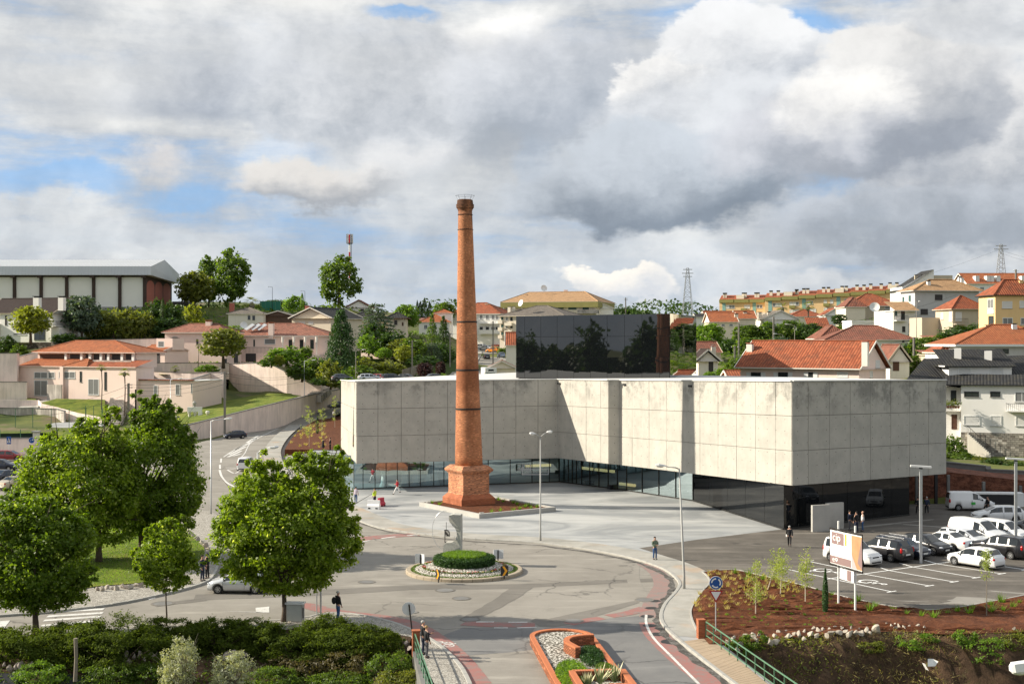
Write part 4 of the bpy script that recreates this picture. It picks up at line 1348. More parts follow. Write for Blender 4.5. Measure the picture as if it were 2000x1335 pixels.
u=(gI-gA).normalized();n=Vector((u.y,-u.x,0));UP=Vector((0,0,1))
def on_glass(px,py):
 t=t_at(gA,gI,px);c=gA+(gI-gA)*t
 return Vector((c.x,c.y,CAMZ-(py-667.5)*c.y/FPX))+n*.14
a=on_glass(1021,917);b=on_glass(1034,908.5)
text_on('CAA',a,u,UP,(b-a).dot(u),b.z-a.z,M['lettering'],art)
a=on_glass(1020.5,924);b=on_glass(1068.5,917.2)
text_on('CENTRO DE ARTES DE ÁGUEDA',a,u,UP,(b-a).dot(u),b.z-a.z,M['lettering'],art)
mb=MB()
for x0,y0,x1,y1 in((1009,906.5,1035.5,918),(1009,906.5,1019.6,918),(1019,915.2,1070,925.7)):
 c=[on_glass(x0,y0),on_glass(x1,y0),on_glass(x1,y1),on_glass(x0,y1)]
 z1=c[0].z;z0=c[3].z
 for i in range(4):
  p,q=c[i].copy(),c[(i+1)%4].copy()
  mb.beam(p,q,.07,.09)
p=on_glass(1011,916.5);L_=.42
for dx,dz in((0,0),(.16,.0),(.30,.08)):
 mb.face(p+u*dx,p+u*(dx+.16),p+u*(dx+.20)+UP*(.22+dz),p+u*(dx+.10)+UP*(.10+dz))
mb.build('lettering_frame',M['lettering'],art)
box=thing('rooftop_box',None,None,(0,0,0));box.parent=art
k0,k1=AT(1008,733,164.0),AT(1308,733,156.0)
k2=AT(1359.5,733,187.0)
zt0,zt1,zt2=CAMZ-(617-667.5)*164/FPX,CAMZ-(612-667.5)*156/FPX,CAMZ-(616.5-667.5)*187/FPX
zb0=11.9
mb=MB()
kb=k0+(k2-k1)
for a,za,b,zb_ in((k0,zt0,k1,zt1),(k1,zt1,k2,zt2),(k2,zt2,kb,zt0),(kb,zt0,k0,zt0)):
 mb.face((a.x,a.y,zb0),(b.x,b.y,zb0),(b.x,b.y,zb_-.04),(a.x,a.y,za-.04))
mb.face((k0 .x,k0 .y,zt0-.05),(k1 .x,k1 .y,zt1-.05),(k2 .x,k2 .y,zt2-.05),(kb.x,kb.y,zt0-.05))
mb.build('box_core',M['dark'],box)
def glass_rows(P,zP,Q,zQ,cols,mat,rows,parent,frac=None):
 d=(Q-P);L=d.length;u=d/L;n=Vector((u.y,-u.x,0))
 ts=frac or[t_at(P,Q,c)for c in cols];ts[0],ts[-1]=0,1
 r_=random.Random(3)
 for i in range(len(ts)-1):
  for r in range(len(rows)-1):
   def zz(t,k):return zb0+(zP+(zQ-zP)*t-zb0)*k
   a,b=P+u*(L*ts[i]+.018)+n*.05,P+u*(L*ts[i+1]-.018)+n*.05
   tilt=n*r_.uniform(-.008,.008);tw=n*r_.uniform(-.008,.008)
   mb=MB()
   mb.face((a.x,a.y,zz(ts[i],rows[r])+.018),(b.x,b.y,zz(ts[i+1],rows[r])+.018),Vector((b.x,b.y,zz(ts[i+1],rows[r+1])-.018))+tilt,Vector((a.x,a.y,zz(ts[i],rows[r+1])-.018))+tw)
   mb.build('glass_panel',M[mat],parent)
glass_rows(k0,zt0,k1,zt1,[1008,1025,1056.5,1088.5,1121,1153.5,1186,1220,1254,1288.5,1308],'boxglass',[0,.335,.66,1.0],box)
glass_rows(k1,zt1,k2,zt2,None,'boxglass',[0,.335,.66,1.0],box,frac=[0,.25,.5,.75,1.0])
st=thing('entrance_steps','pale concrete steps rising beside the left end of the arts centre','steps',(0,0,0))
t0,t1=G(556,880,.9),G(668,880,.9)
for k in range(7):
 zk=.9-.12*k
 y0=t0 .y-3.0-1.05*k
 x0,x1=-27.5+.35*k,-17.0
 MB().box(x0,y0,.02,x1,y0+1.04,zk).build('step',M['plaza'],st)
MB().box(-28.5,t0 .y-3.0+1.06,.02,-19.0,t0 .y+1.0,.92).build('landing',M['plaza'],st)
MB().box(-29.0,t0 .y-7.0,.02,-27.6,t0 .y-6.7,1.1).build('side_wall',M['concrete_plain'],st)
# ------------------------------------------------------------------ the brick chimney and its planter
cu,cv=Vector((.848,.53,0)),Vector((-.53,.848,0))
ch0=Vector((-4.34,128.35,0))
rz=math.atan2(cu.y,cu.x)
chim=thing('brick_chimney','tall tapered red brick factory chimney on a square pedestal','chimney',(ch0 .x,ch0 .y,0),0)
def zpx(py,D=128.6):return CAMZ-(py-667.5)*D/FPX
RM=Matrix.Rotation(rz,4,'Z')
def sqbox(mb,half,z0,z1,half2=None):
 h2=half2 or half
 vs=[RM@Vector((sx*h,sy*h,z))for z,h in((z0,half),(z1,h2))for sx,sy in((-1,-1),(1,-1),(1,1),(-1,1))]
 mb.add(vs,[(0,1,5,4),(1,2,6,5),(2,3,7,6),(3,0,4,7),(4,5,6,7),(3,2,1,0)])
mb=MB();sqbox(mb,1.93,.2,.95);sqbox(mb,1.93,.952,1.35,1.58);mb.build('plinth',M['newbrick'],chim)
mb=MB();sqbox(mb,1.49,1.35,3.45);mb.build('pedestal',M['pedestal'],chim)
mb=MB()
for h,z0,z1,h2 in((1.56,1.353,1.48,1.51),(1.53,3.34,3.45,None),(1.62,3.453,3.56,None),(1.72,3.563,3.72,1.8),(1.8,3.723,3.80,None),(1.8,3.803,4.2,1.40)):
 sqbox(mb,h,z0,z1,h2)
mb.build('cornice',M['pedestal'],chim)
LEAN=(-.0145,.0)
zs0,zs1=4.1,zpx(412)
def rad(z):return 1.395+(.70-1.395)*((z-zs0)/(zs1-zs0))**.95
prof=[(rad(zs0+(zs1-zs0)*k/24),zs0+(zs1-zs0)*k/24)for k in range(25)]
ln=lambda z:(LEAN[0]*(z-5),0)
def lean_lathe(prof,mat,name,n=40,smooth=True):
 mb=MB();mb.lathe([(r,z)for r,z in prof],n,(-LEAN[0]*5,0,0),lean=LEAN)
 return mb.build(name,mat,chim,smooth=False)
o=lean_lathe(prof,M['chimney'],'shaft')
for p in o.data.polygons:p.use_smooth=len(p.vertices)==4
for py,h in((797.5,.16),(722,.16),(628.5,.14),(449,.06),(420,.06)):
 z=zpx(py)
 lean_lathe([(rad(z)+.015,z-h/2),(rad(z)+.05,z-h/2),(rad(z+h)+.05,z+h/2),(rad(z+h)+.01,z+h/2)],M['iron'],'iron_band')
zc=zs1
lean_lathe([(.70,zc-.05),(.73,zc),(.73,zc+.12),(.80,zc+.14),(.80,zc+.25),(.88,zc+.27),(.90,zc+.62),(.82,zc+.64),(.78,zc+1.05),(.64,zc+1.12),(.55,zc+1.12)],M['chimney'],'crown')
mb=MB()
topz=zc+1.1
for k in range(8):
 a0,a1=2*math.pi*k/8,2*math.pi*(k+1)/8
 x0=LEAN[0]*(topz-5)
 pa=[(x0+r*math.cos(a0),r*math.sin(a0),z)for r,z in((.66,topz-.1),(.95,topz+.42))]
 pb=[(x0+r*math.cos(a1),r*math.sin(a1),z)for r,z in((.66,topz-.1),(.95,topz+.42))]
 mb.tube(pa,.011,4);mb.tube([pa[1],pb[1]],.011,4)
mb.build('wire_cage',M['iron'],chim)
pl=thing('chimney_planter','low square concrete planter of red mulch round the chimney foot','planter',(0,0,0))
pu,pv=Vector((.82,.572,0)),Vector((-.572,.82,0))
pF=G(936,1012,.1)
PW,PH=8.9,10.9
corn=[pF,pF+pu*PW,pF+pu*PW+pv*PH,pF+pv*PH]
for i in range(4):
 a,b=corn[i],corn[(i+1)%4]
 d=(b-a).normalized();n=Vector((-d.y,d.x,0))
 mb=MB();s=.2 if i%2==0 else 0.0
 L=(b-a).length
 Mx=Matrix.Translation((a.x,a.y,.1))@Matrix.Rotation(math.atan2(d.y,d.x),4,'Z')
 mb.box(0 if i%2==0 else.302,0,0,L if i%2==0 else L-.302,.30,.42+(.0 if i%2==0 else-.003),Mx)
 mb.build('planter_wall',M['concrete_plain'],pl)
mb=MB();c=[pF+pu*.29+pv*.29,pF+pu*(PW-.29)+pv*.29,pF+pu*(PW-.29)+pv*(PH-.29),pF+pu*.29+pv*(PH-.29)]
mb.poly([(p.x,p.y,.38)for p in c],.38);mb.build('mulch',M['soil'],pl)
# ------------------------------------------------------------------ roundabout island
RC=Vector((-3.43,92.0,0));RR=4.2
rb=thing('roundabout_island','round flower bed with clipped green mound in the middle of the roundabout','flower bed',(RC.x,RC.y,0))
mb=MB();mb.lathe([(RR,0),(RR,.20),(RR-.06,.24),(RR-.34,.24),(RR-.36,.15)],72,cap=False)
MBk=mb
n=36
for k in range(n):
 a0,a1=2*math.pi*k/n+.004,2*math.pi*(k+1)/n-.004
 mb=MB()
 ring=[(RR,0),(RR,.19),(RR-.06,.235),(RR-.34,.235),(RR-.34,.0)]
 vs=[]
 S_=3
 for j in range(S_+1):
  a=a0+(a1-a0)*j/S_
  for r,z in ring:vs.append((r*math.cos(a),r*math.sin(a),z))
 m5=len(ring);fs=[]
 for j in range(S_):
  for i in range(m5-1):fs.append((j*m5+i,(j+1)*m5+i,(j+1)*m5+i+1,j*m5+i+1))
 fs.append(tuple(range(m5-1,-1,-1)));fs.append(tuple(S_*m5+i for i in range(m5)))
 if k==0 or True:
  mb.add(vs,fs);mb.build('kerb_stone',M['kerb_tan'],rb)
mb=MB();mb.lathe([(RR-.33,.14),(RR-.34,.17),(2.2,.58),(.01,.62)],48,cap=False);mb.build('gravel_bed',M['gravel'],rb)
# ------------------------------------------------------------------ leaves, crowns, trees
def leaves(name,C,N_,size,mat,seed,aspect=.6,up=.5,jit=.8,fold=.25):
 """one rhombic leaf (or leaf spray) at every point"""
 r=np.random.default_rng(seed)
 n=len(C)
 nr=r.normal(0,1,(n,3))*jit+N_*.7+np.array([0,0,up])
 nr/=np.linalg.norm(nr,axis=1)[:,None]+1e-9
 t=np.cross(nr,r.normal(0,1,(n,3)))
 t/=np.linalg.norm(t,axis=1)[:,None]+1e-9
 b=np.cross(nr,t)
 s=(size*r.uniform(.6,1.35,n))[:,None]
 V=np.empty((n,4,3))
 V[:,0]=C-t*s*.5
 V[:,1]=C+b*s*.5*aspect+nr*s*fold*.5
 V[:,2]=C+t*s*.55
 V[:,3]=C-b*s*.5*aspect+nr*s*fold*.5
 return mesh_np(name,V.reshape(-1,3),np.arange(4*n).reshape(n,4),mat)
def crown_pts(blobs,n,seed,clumps=26,spread=.30,inner=.35,zsq=.8):
 """points in clumps over the shells of several ellipsoids: (cx,cy,cz,rx,ry,rz)"""
 r=np.random.default_rng(seed)
 B=np.array(blobs,float)
 w=B[:,3]*B[:,4]+B[:,4]*B[:,5]+B[:,3]*B[:,5]
 w/=w.sum()
 P=[];Q=[]
 for i,b in enumerate(B):
  m=max(1,int(n*w[i]));k=max(4,int(clumps*w[i]*len(B)))
  d=r.normal(0,1,(k,3));d/=np.linalg.norm(d,axis=1)[:,None]
  rad=r.uniform(inner,1.0,k)**.6
  cc=d*rad[:,None]
  which=r.integers(0,k,m)
  o=r.normal(0,spread,(m,3))*r.uniform(.3,1.0,(m,1));o[:,2]*=zsq
  p=cc[which]+o
  l=np.linalg.norm(p,axis=1)
  keep=l<1.18
  p=p[keep]
  P.append(p*b[3:6]+b[0:3]);Q.append(p/(np.linalg.norm(p,axis=1)[:,None]+1e-6))
 return np.concatenate(P),np.concatenate(Q)
def trunk_mb(h,r0,limbs,seed,lean=(0,0),forks=6,top=None):
 rr=random.Random(seed)
 mb=MB()
 top=top or h
 pts=[];rad=[]
 for k in range(6):
  t=k/5
  pts.append((lean[0]*t*h+rr.uniform(-.03,.03)*h*.3*(k>0),lean[1]*t*h+rr.uniform(-.03,.03)*h*.3*(k>0),h*t-.1*(k==0)))
  rad.append(r0*(1.25 if k==0 else 1-.55*t))
 mb.tube(pts,rad,9)
 for(x,y,z)in limbs:
  st=Vector(pts[rr.randint(3,5)])
  e=Vector((x,y,z))
  mid=st.lerp(e,.5)+Vector((rr.uniform(-.2,.2),rr.uniform(-.2,.2),rr.uniform(0,.35)))*(e-st).length*.4
  q=crom([st,mid,e],3)
  mb.tube(q,[r0*.42*(1-.85*i/(len(q)-1))for i in range(len(q))],6,cap=False)
  for _ in range(2):
   e2=mid.lerp(e,rr.uniform(.2,.8));f=e2+Vector((rr.uniform(-1,1),rr.uniform(-1,1),rr.uniform(.1,1)))*(e-st).length*.4
   mb.tube([e2,f],[r0*.16,r0*.03],5,cap=False)
 return mb
def tree(name,label,cat,loc,blobs,n,size,leaf,seed,th,tr,bark='trunk',group=None,clumps=40,spread=.28,limbs=10,aspect=.6,up=.5,lean=(0,0),inner=.35):
 t=thing(name,label,cat,loc,0,group)
 P,Q=crown_pts(blobs,n,seed,clumps,spread,inner)
 rr=random.Random(seed)
 L=[]
 for _ in range(limbs):
  b=rr.choice(blobs)
  a=rr.uniform(0,2*math.pi);q=rr.uniform(.3,.8)
  L.append((b[0]+b[3]*q*math.cos(a),b[1]+b[4]*q*math.sin(a),b[2]+b[5]*rr.uniform(-.3,.7)))
 trunk_mb(th,tr,L,seed,lean).build('trunk',M[bark],t,smooth=True)
 link('crown',leaves('crown',P,Q,size,M[leaf],seed,aspect,up),t)
 return t
def base(px,py,z=0.0):
 p=G(px,py,z);return p
 # --- the five trees in front
def px2(px,py,D):
 return AT(px,py,D)
def crown_from_px(b0,L,D,depth=1.0):
 """ellipsoids given as (px, py, half width px, half height px[, depth offset m]) at distance D, relative to the base point"""
 out=[];g_=random.Random(int(b0 .x*10))
 L=list(L)+[(q[0]+q[2]*.98*math.cos(a),q[1]-q[3]*.98*math.sin(a),g_.uniform(9,19),g_.uniform(10,22),g_.uniform(-.6,.6))for q in L[:8]for a in(g_.uniform(-.3,1.5),g_.uniform(1.5,3.4))]
 for q in L:
  px,py,hw,hh=q[:4];dy=q[4]if len(q)>4 else 0.0
  c=AT(px,py,D)
  s=D/FPX
  out.append((c.x-b0 .x,dy,c.z-b0 .z,hw*s,(hw+hh)/2*s*depth,hh*s))
 return out
b=G(555,1213,.1)
tree('maple_tree','full bright green maple in the middle foreground beside the grey utility cabinet','tree',b,crown_from_px(b,[(560,1035,118,92),(610,975,70,66,.5),(500,1000,62,70,-.5),(520,940,36,44),(640,1060,62,66),(470,1075,60,60),(560,1110,92,46),(650,925,34,38,.8),(585,925,40,42),(445,1010,30,34),(680,1000,24,26),(620,900,22,26,.4),(515,905,20,26)],75.3,.9),78000,.21,'maple1',11,3.4,.17,clumps=22,spread=.165,limbs=22,inner=.62)
b=G(70,1240,.1)
tree('maple_tree','dark round maple at the left edge with a forked trunk by the zebra crossing','tree',b,crown_from_px(b,[(70,1090,108,92),(20,1060,80,70),(120,1050,62,60,.4),(60,1010,66,50),(140,1110,52,58),(100,1150,80,40),(0,1130,70,50)],72.3,.9),48000,.20,'maple2',12,2.6,.20,clumps=22,spread=.165,limbs=18,inner=.62)
b=G(325,1222,.1)
tree('maple_tree','small slender young maple on a thin stem between the two larger front trees','tree',b,crown_from_px(b,[(326,1085,48,56),(330,1040,30,28),(296,1100,30,34),(356,1108,32,34),(325,1132,40,24)],74.2,.9),13000,.18,'maple1',13,3.4,.055,clumps=22,spread=.165,limbs=12,inner=.62)
b=G(275,1080,.16)
tree('maple_tree','tall dark maple on the island lawn, right-hand one of the rear pair','tree',b,crown_from_px(b,[(305,930,88,104),(310,840,50,56),(280,810,26,34),(345,870,34,50),(355,960,40,54),(270,980,70,60),(320,1020,60,40),(330,820,18,30)],99,.9),46000,.25,'maple2',14,4.0,.22,clumps=22,spread=.165,limbs=18,inner=.62)
b=G(193,1096,.16)
tree('maple_tree','broad light-topped maple on the island lawn, left-hand one of the rear pair','tree',b,crown_from_px(b,[(165,940,110,100),(150,880,66,50),(215,860,50,56),(95,930,56,60),(225,960,60,70),(100,1000,70,60),(190,1020,86,46),(65,970,36,40),(180,835,26,24),(235,820,24,28)],96.5,.9),52000,.25,'maple1',15,4.0,.24,clumps=22,spread=.165,limbs=18,inner=.62)
# --- shrubs: mounds of leaf sprays
def shrub(name,label,loc,blobs,n,size,leaf,seed,group=None,cat='shrub',up=.6,aspect=.35,clumps=40,spread=.2,inner=.55,stems=True,jit=.8):
 t=thing(name,label,cat,loc,0,group)
 P,Q=crown_pts(blobs,n,seed,clumps,spread,inner)
 k=P[:,2]>-.15
 link('foliage',leaves('foliage',P[k],Q[k],size,M[leaf],seed,aspect,up,jit),t)
 if stems:
  mb=MB();rr=random.Random(seed)
  for _ in range(7):
   b=rr.choice(blobs)
   mb.tube([(rr.uniform(-.1,.1),rr.uniform(-.1,.1),-.1),(b[0]+rr.uniform(-.5,.5)*b[3],b[1]+rr.uniform(-.5,.5)*b[4],b[2]+.3*b[5])],[.03,.008],5,cap=False)
  mb.build('stem',M['trunk'],t)
 return t
def hit_bank(px,py,zf):
 lo,hi=50.0,76.0
 for _ in range(40):
  D=(lo+hi)/2
  if CAMZ-(py-667.5)*D/FPX>zf((px-1000)*D/FPX,D):lo=D
  else:hi=D
 return Vector(((px-1000)*D/FPX,D,zf((px-1000)*D/FPX,D)))
front=[(60,1290,80,70,'dark green mound shrub at the far left under the forked maple'),(150,1272,75,62,'dark green shrub right of the forked maple trunk, behind the wooden stake'),(230,1300,105,105,'largest dome of dark green shrub directly behind the wooden stake'),(330,1268,72,66,'dark green shrub at the foot of the slender young maple'),(425,1272,60,72,'dark green shrub just right of the slender young maple'),(395,1256,45,44,'dark green shrub close to the zebra crossing road, left of the white road triangle'),(490,1262,58,60,'dark green shrub under the left side of the bright middle maple'),(545,1280,70,66,'dark green shrub below the trunk of the bright middle maple'),(640,1262,56,66,'dark green shrub right of the grey utility cabinet, below the two thin posts'),(600,1300,75,60,'dark green shrub on the lower bank below the grey cabinet'),(690,1285,80,72,'wide dark green shrub below the man with a backpack'),(742,1262,36,38,'last small dark green shrub before the cobbled pavement by the brick post'),(0,1262,45,40,'dark green shrub cut by the left edge of the picture')]
for i,(px,py,hw,h,lab)in enumerate(front):
 p=hit_bank(px,py,zbankL);D=p.y
 s=D/FPX;h*=.93;hw*=1.05
 shrub('bank_shrub',lab,p,[(0,0,h*s*.35,hw*s,hw*s*.55,h*s*.66),(-.45*hw*s,.2,h*s*.3,hw*s*.62,hw*s*.45,h*s*.52),(.5*hw*s,0,h*s*.3,hw*s*.62,hw*s*.45,h*s*.5)],int(170*hw),.17,'leaf_shrub',100+i,'dark green shrubs along the near bank',up=.9,aspect=.30,clumps=70,spread=.13,inner=.72)
low=[(80,1330,55,42,'leaf_bright','low yellow-green weed bush at lower left below the white stones'),(300,1328,60,40,'leaf_mid','low green weeds in front of the black sheet beside the silver bush'),(215,1335,60,42,'leaf_mid','low green weeds at the foot of the wooden stake'),(600,1318,60,40,'leaf_brown','dry brownish bush below the row of bank shrubs, right of the white blocks'),(690,1310,60,46,'leaf_brown','dry brownish bush on the lower bank below the man with a backpack'),(660,1345,70,36,'leaf_mid','low green weeds at the bottom edge left of centre'),(760,1318,48,52,'leaf_mid','green bush on the lower bank nearest the left railing'),(530,1335,60,36,'leaf_mid','low green weeds right of the silver bushes'),(560,1300,40,30,'leaf_brown','small dry bush beside the black weed sheet'),(780,1345,50,40,'leaf_olive','olive green weeds at the bottom edge below the left railing')]
for i,(px,py,hw,h,lf,lab)in enumerate(low):
 p=hit_bank(px,py,zbankL);s=p.y/FPX
 shrub('weed_bush',lab,p,[(0,0,h*s*.3,hw*s,hw*s*.7,h*s*.6),(.4*hw*s,.1,h*s*.3,hw*s*.5,hw*s*.5,h*s*.55)],int(75*hw),.13,lf,130+i,up=.6,aspect=.4,clumps=50,spread=.16)
for i,(px,py,hw,h,lab)in enumerate(((352,1345,46,100,'tall silver-leaved bush in the foreground with bare twigs'),(455,1348,54,74,'shorter silver-leaved bush just right of the tall silver one'))):
 D=62.5;p=AT(px,py,D);s=D/FPX
 t=shrub('silver_bush',lab,p,[(0,0,h*s*.5,hw*s*.8,hw*s*.7,h*s*.52),(.2,0,h*s*.75,hw*s*.45,hw*s*.5,h*s*.3),(-.5,.1,h*s*.3,hw*s*.5,hw*s*.5,h*s*.35)],4200,.12,'leaf_silver',150+i,clumps=60,spread=.16,inner=.4)
 mb=MB();rr=random.Random(9+i)
 for _ in range(46):
  a=rr.uniform(0,6.28);q=rr.uniform(.4,1.25)
  e=Vector((math.cos(a)*hw*s*q,math.sin(a)*hw*s*q*.8,h*s*rr.uniform(.3,1.02)))
  mb.tube([(0,0,0),e*.5+Vector((0,0,.25)),e],[.025,.012,.005],4,cap=False)
 mb.build('twig',M['oldwood'],t)
r=np.random.default_rng(21)
pts=[]
for _ in range(22000):
 x=r.uniform(11.5,46);e=np.interp(x,[p.x for p in edgeR],[p.y for p in edgeR]);y=e-abs(r.normal(0,5.0))-.1
 pts.append((x,y,zbankR(x,y)+r.uniform(0,.22)))
pts=np.array(pts);nz=np.tile([0,-.4,.6],(len(pts),1))
msk=np.sin(pts[:,0]*.9)+np.sin(pts[:,0]*.37+pts[:,1]*1.1)+r.normal(0,.7,len(pts))
for nm,sel,lf,sz,asp in(('weeds',msk>.9,'leaf_olive',.20,.4),('dry_grass',(msk<=.9)&(msk>-.2),'leaf_straw',.34,.06),('dry_grass',msk<=-.2,'leaf_brown',.24,.10)):
 q=pts[sel]
 tag(link(nm,leaves(nm,q,nz[sel],sz,M[lf],3,asp,.1,.9)),kind='stuff')
pts=[]
for _ in range(24000):
 x=r.uniform(-30,-5.8);e=np.interp(x,[p.x for p in edgeL],[p.y for p in edgeL]);y=e-r.uniform(.8,14)
 pts.append((x,y,zbankL(x,y)+r.uniform(0,.18)))
pts=np.array(pts);nz=np.tile([0,-.2,.8],(len(pts),1));h_=r.random(len(pts))
for nm,sel,lf,sz,asp in(('weeds',h_>.62,'leaf_mid',.19,.45),('weeds',(h_>.25)&(h_<=.62),'leaf_shrub',.2,.4),('dry_grass',h_<=.25,'leaf_brown',.26,.12)):
 tag(link(nm,leaves(nm,pts[sel],nz[sel],sz,M[lf],4,asp,.3,.9)),kind='stuff')
for i,(px,py,hw,h,lf,lab)in enumerate(((1790,1262,40,30,'leaf_bright','green weed clump below the last white rocks'),(1700,1268,30,18,'leaf_olive','olive weed clump in front of the white rocks'),(1930,1285,44,46,'leaf_bright','leafy green weed clump high on the right bank'),(1985,1265,30,30,'leaf_olive','weed clump at the right edge above the lamp head'),(1480,1262,30,34,'leaf_mid','green weeds between the white rocks near the railing'),(1445,1275,26,36,'leaf_mid','green weeds beside the railing, below the first white rocks'),(1885,1255,22,30,'leaf_bright','spiky green tuft at the top of the right bank'))):
 p=hit_bank(px,py,zbankR);s=p.y/FPX
 shrub('weed_clump',lab,p,[(0,0,h*s*.3,hw*s,hw*s*.6,h*s*.6)],900,.17,lf,170+i,up=.4,aspect=.35,clumps=26,spread=.2,cat='weeds',stems=False)
sheet('weed_sheet',[Vector((x,y,zbankL(x,y)+.12))for x,y in((-24,66.5),(-22.5,67.0),(-21.5,66.6),(-22.0,65.4),(-23.6,65.4))],None,M['membrane'])
sheet('weed_sheet',[Vector((x,y,zbankL(x,y)+.14))for x,y in((-11.6,67.0),(-10.4,67.4),(-9.2,64.4),(-10.4,64.0))],None,M['membrane'])
sheet('weed_sheet',[Vector((x,y,zbankL(x,y)+.12))for x,y in((-27.5,66.5),(-25.5,66.6),(-25.3,63.5),(-28,63.5))],None,M['membrane'])
# --- roundabout planting
def ring_pts(r0,r1,n,seed,z,dz):
 q=np.random.default_rng(seed)
 a=q.uniform(0,2*np.pi,n);rr=np.sqrt(q.uniform(r0**2,r1**2,n))
 return np.stack([rr*np.cos(a),rr*np.sin(a),z+q.uniform(0,dz,n)],1)
def flat_n(P):return np.tile([0.,0.,1.],(len(P),1))
P=ring_pts(RR-.66,RR-.38,4200,1,.18,.10);o=link('box_edging',leaves('box_edging',P,flat_n(P),.085,M['leaf_mid'],1,.5,.5),rb)
P=ring_pts(2.78,3.05,2600,2,.38,.09);o=link('flower_ring',leaves('flower_ring',P,flat_n(P),.09,M['leaf_mid'],2,.5,.5),rb)
for nm,col,sd,nn in(('red_flower',(0.45,0.03,0.03),3,300),('white_flower',(0.72,0.68,0.62),4,170),('pink_flower',(0.62,0.28,0.30),5,170),('yellow_flower',(0.60,0.48,0.08),6,90)):
 M[nm]=plain(nm,col,.6,var=.1)
 P=ring_pts(2.76,3.06,nn,sd,.44,.07)
 ang=np.arctan2(P[:,1],P[:,0]);P=P[(np.sin(ang*(5+sd))>-.2)]
 tag(link(nm,leaves(nm,P,flat_n(P),.10,M[nm],sd,.9,1.0),rb),kind='stuff')
q=np.random.default_rng(8)
n=17000
a=q.uniform(0,2*np.pi,n);top=q.random(n)<.45
rr=np.where(top,np.sqrt(q.uniform(0,1,n))*2.0,2.05+q.normal(0,.08,n));zz=np.where(top,1.06+q.uniform(-.05,.12,n),q.uniform(.5,1.12,n))
P=np.stack([rr*np.cos(a),rr*np.sin(a),zz],1);Nn=np.stack([np.cos(a)*(~top),np.sin(a)*(~top),top*1.0],1)
link('clipped_hedge',leaves('clipped_hedge',P,Nn,.17,M['leaf_conifer'],8,.3,.5),rb)
n=5200
a=q.uniform(0,2*np.pi,n);rr=np.sqrt(q.uniform(0,1,n))*1.55
P=np.stack([rr*np.cos(a),rr*np.sin(a),1.12+q.uniform(0,.2,n)],1)
link('bright_grass',leaves('bright_grass',P,np.tile([0.,0.,.2],(n,1)),.26,M['leaf_bright'],9,.12,-.2,.5),rb)
mb=MB();mb.lathe([(2.0,.4),(2.0,1.0),(1.9,1.06),(.01,1.08)],32,cap=False);mb.build('hedge_core',plain('hedge_core',(.012,.025,.006),.9),rb)
# --- saplings on the red bed
def sapling(px,py,top,label,seed,hw=22,leaf='leaf_birch',bark='palebark',name='birch_sapling',z=.18,n=1000,size=.09,cat='sapling',lean=0.0,crown0=.2):
 p=G(px,py,z);D=p.y;s=D/FPX
 H=(py-top)*s
 t=thing(name,label,cat,p,0)
 mb=MB();rr=random.Random(seed)
 mb.tube([(0,0,-.1),(lean*.4,0,H*.4),(lean,0,H*.92)],[.035,.026,.008],6)
 q=np.random.default_rng(seed)
 pts=[]
 for _ in range(26):
  h0=rr.uniform(crown0,.95)*H;a=rr.uniform(0,6.28);L=hw*s*(1.1-.75*abs(h0/H-.4))*rr.uniform(.4,1)
  st=Vector((lean*h0/H,0,h0));e=st+Vector((math.cos(a)*L,math.sin(a)*L,rr.uniform(.1,.6)*L+.1))
  mb.tube([st,e],[.012,.004],4,cap=False)
  m=n//26
  tt=q.uniform(.2,1.05,m)[:,None]
  pts.append(np.array(st)[None]*(1-tt)+np.array(e)[None]*tt+q.normal(0,.11,(m,3)))
 mb.build('trunk',M[bark],t)
 P=np.concatenate(pts)
 link('crown',leaves('crown',P,np.zeros_like(P),size,M[leaf],seed,.7,.3),t)
 return t
sapling(1476,1199,1098,'slim birch sapling nearest the road sign on the red mulch',31,24)
sapling(1499,1149,1074,'leaning birch sapling at the back of the red mulch by the bay line',32,20,lean=.9)
sapling(1524,1163,1088,'birch sapling in the middle of the red mulch, between two others',33,24,lean=.15)
sapling(1573,1173,1078,'birch sapling closest to the thin dark cypress',34,20)
sapling(1927,1203,1072,'young tree on a long bare stem beside the white hatchback',35,13,'leaf_birch','oldwood','young_tree',n=700,crown0=.55,cat='tree')
sapling(604,872,788,'birch sapling nearest the two figures in black on the upper mulch bed',36,17,z=.95,n=900,size=.12)
sapling(629,854,795,'birch sapling behind the small cypress on the upper mulch bed',37,12,z=.95,n=600,size=.12)
sapling(654,834,772,'birch sapling closest to the concrete end wall, near the person in white',38,10,z=.95,n=500,size=.12)
def cypress(name,label,p,H,Wd,seed,n=2600,size=.12,leaf='leaf_conifer',cat='tree',lean=0.0):
 q=np.random.default_rng(seed)
 t=thing(name,label,cat,p,0)
 h=q.uniform(0,1,n);rr=Wd/2*np.sin(np.clip(h*1.02+.06,0,1)*np.pi)**.55*(1.05-.55*h)*q.uniform(.7,1.05,n)
 a=q.uniform(0,2*np.pi,n)
 P=np.stack([rr*np.cos(a)+lean*h,rr*np.sin(a),h*H],1)
 Nn=np.stack([np.cos(a),np.sin(a),np.full(n,.3)],1)
 MB().tube([(0,0,-.1),(lean*.9,0,H*.9)],[.05,.01],6).build('trunk',M['trunk'],t)
 link('crown',leaves('crown',P,Nn,size,M[leaf],seed,.35,.8,.5),t)
 return t
cypress('cypress','thin dark green cypress standing left of the billboard posts',G(1612,1196,.18),2.65,.42,41)
cypress('cypress','small dark cypress on the upper mulch bed beside the birch saplings',G(620,846,.95),3.0,.7,42,900,.16)
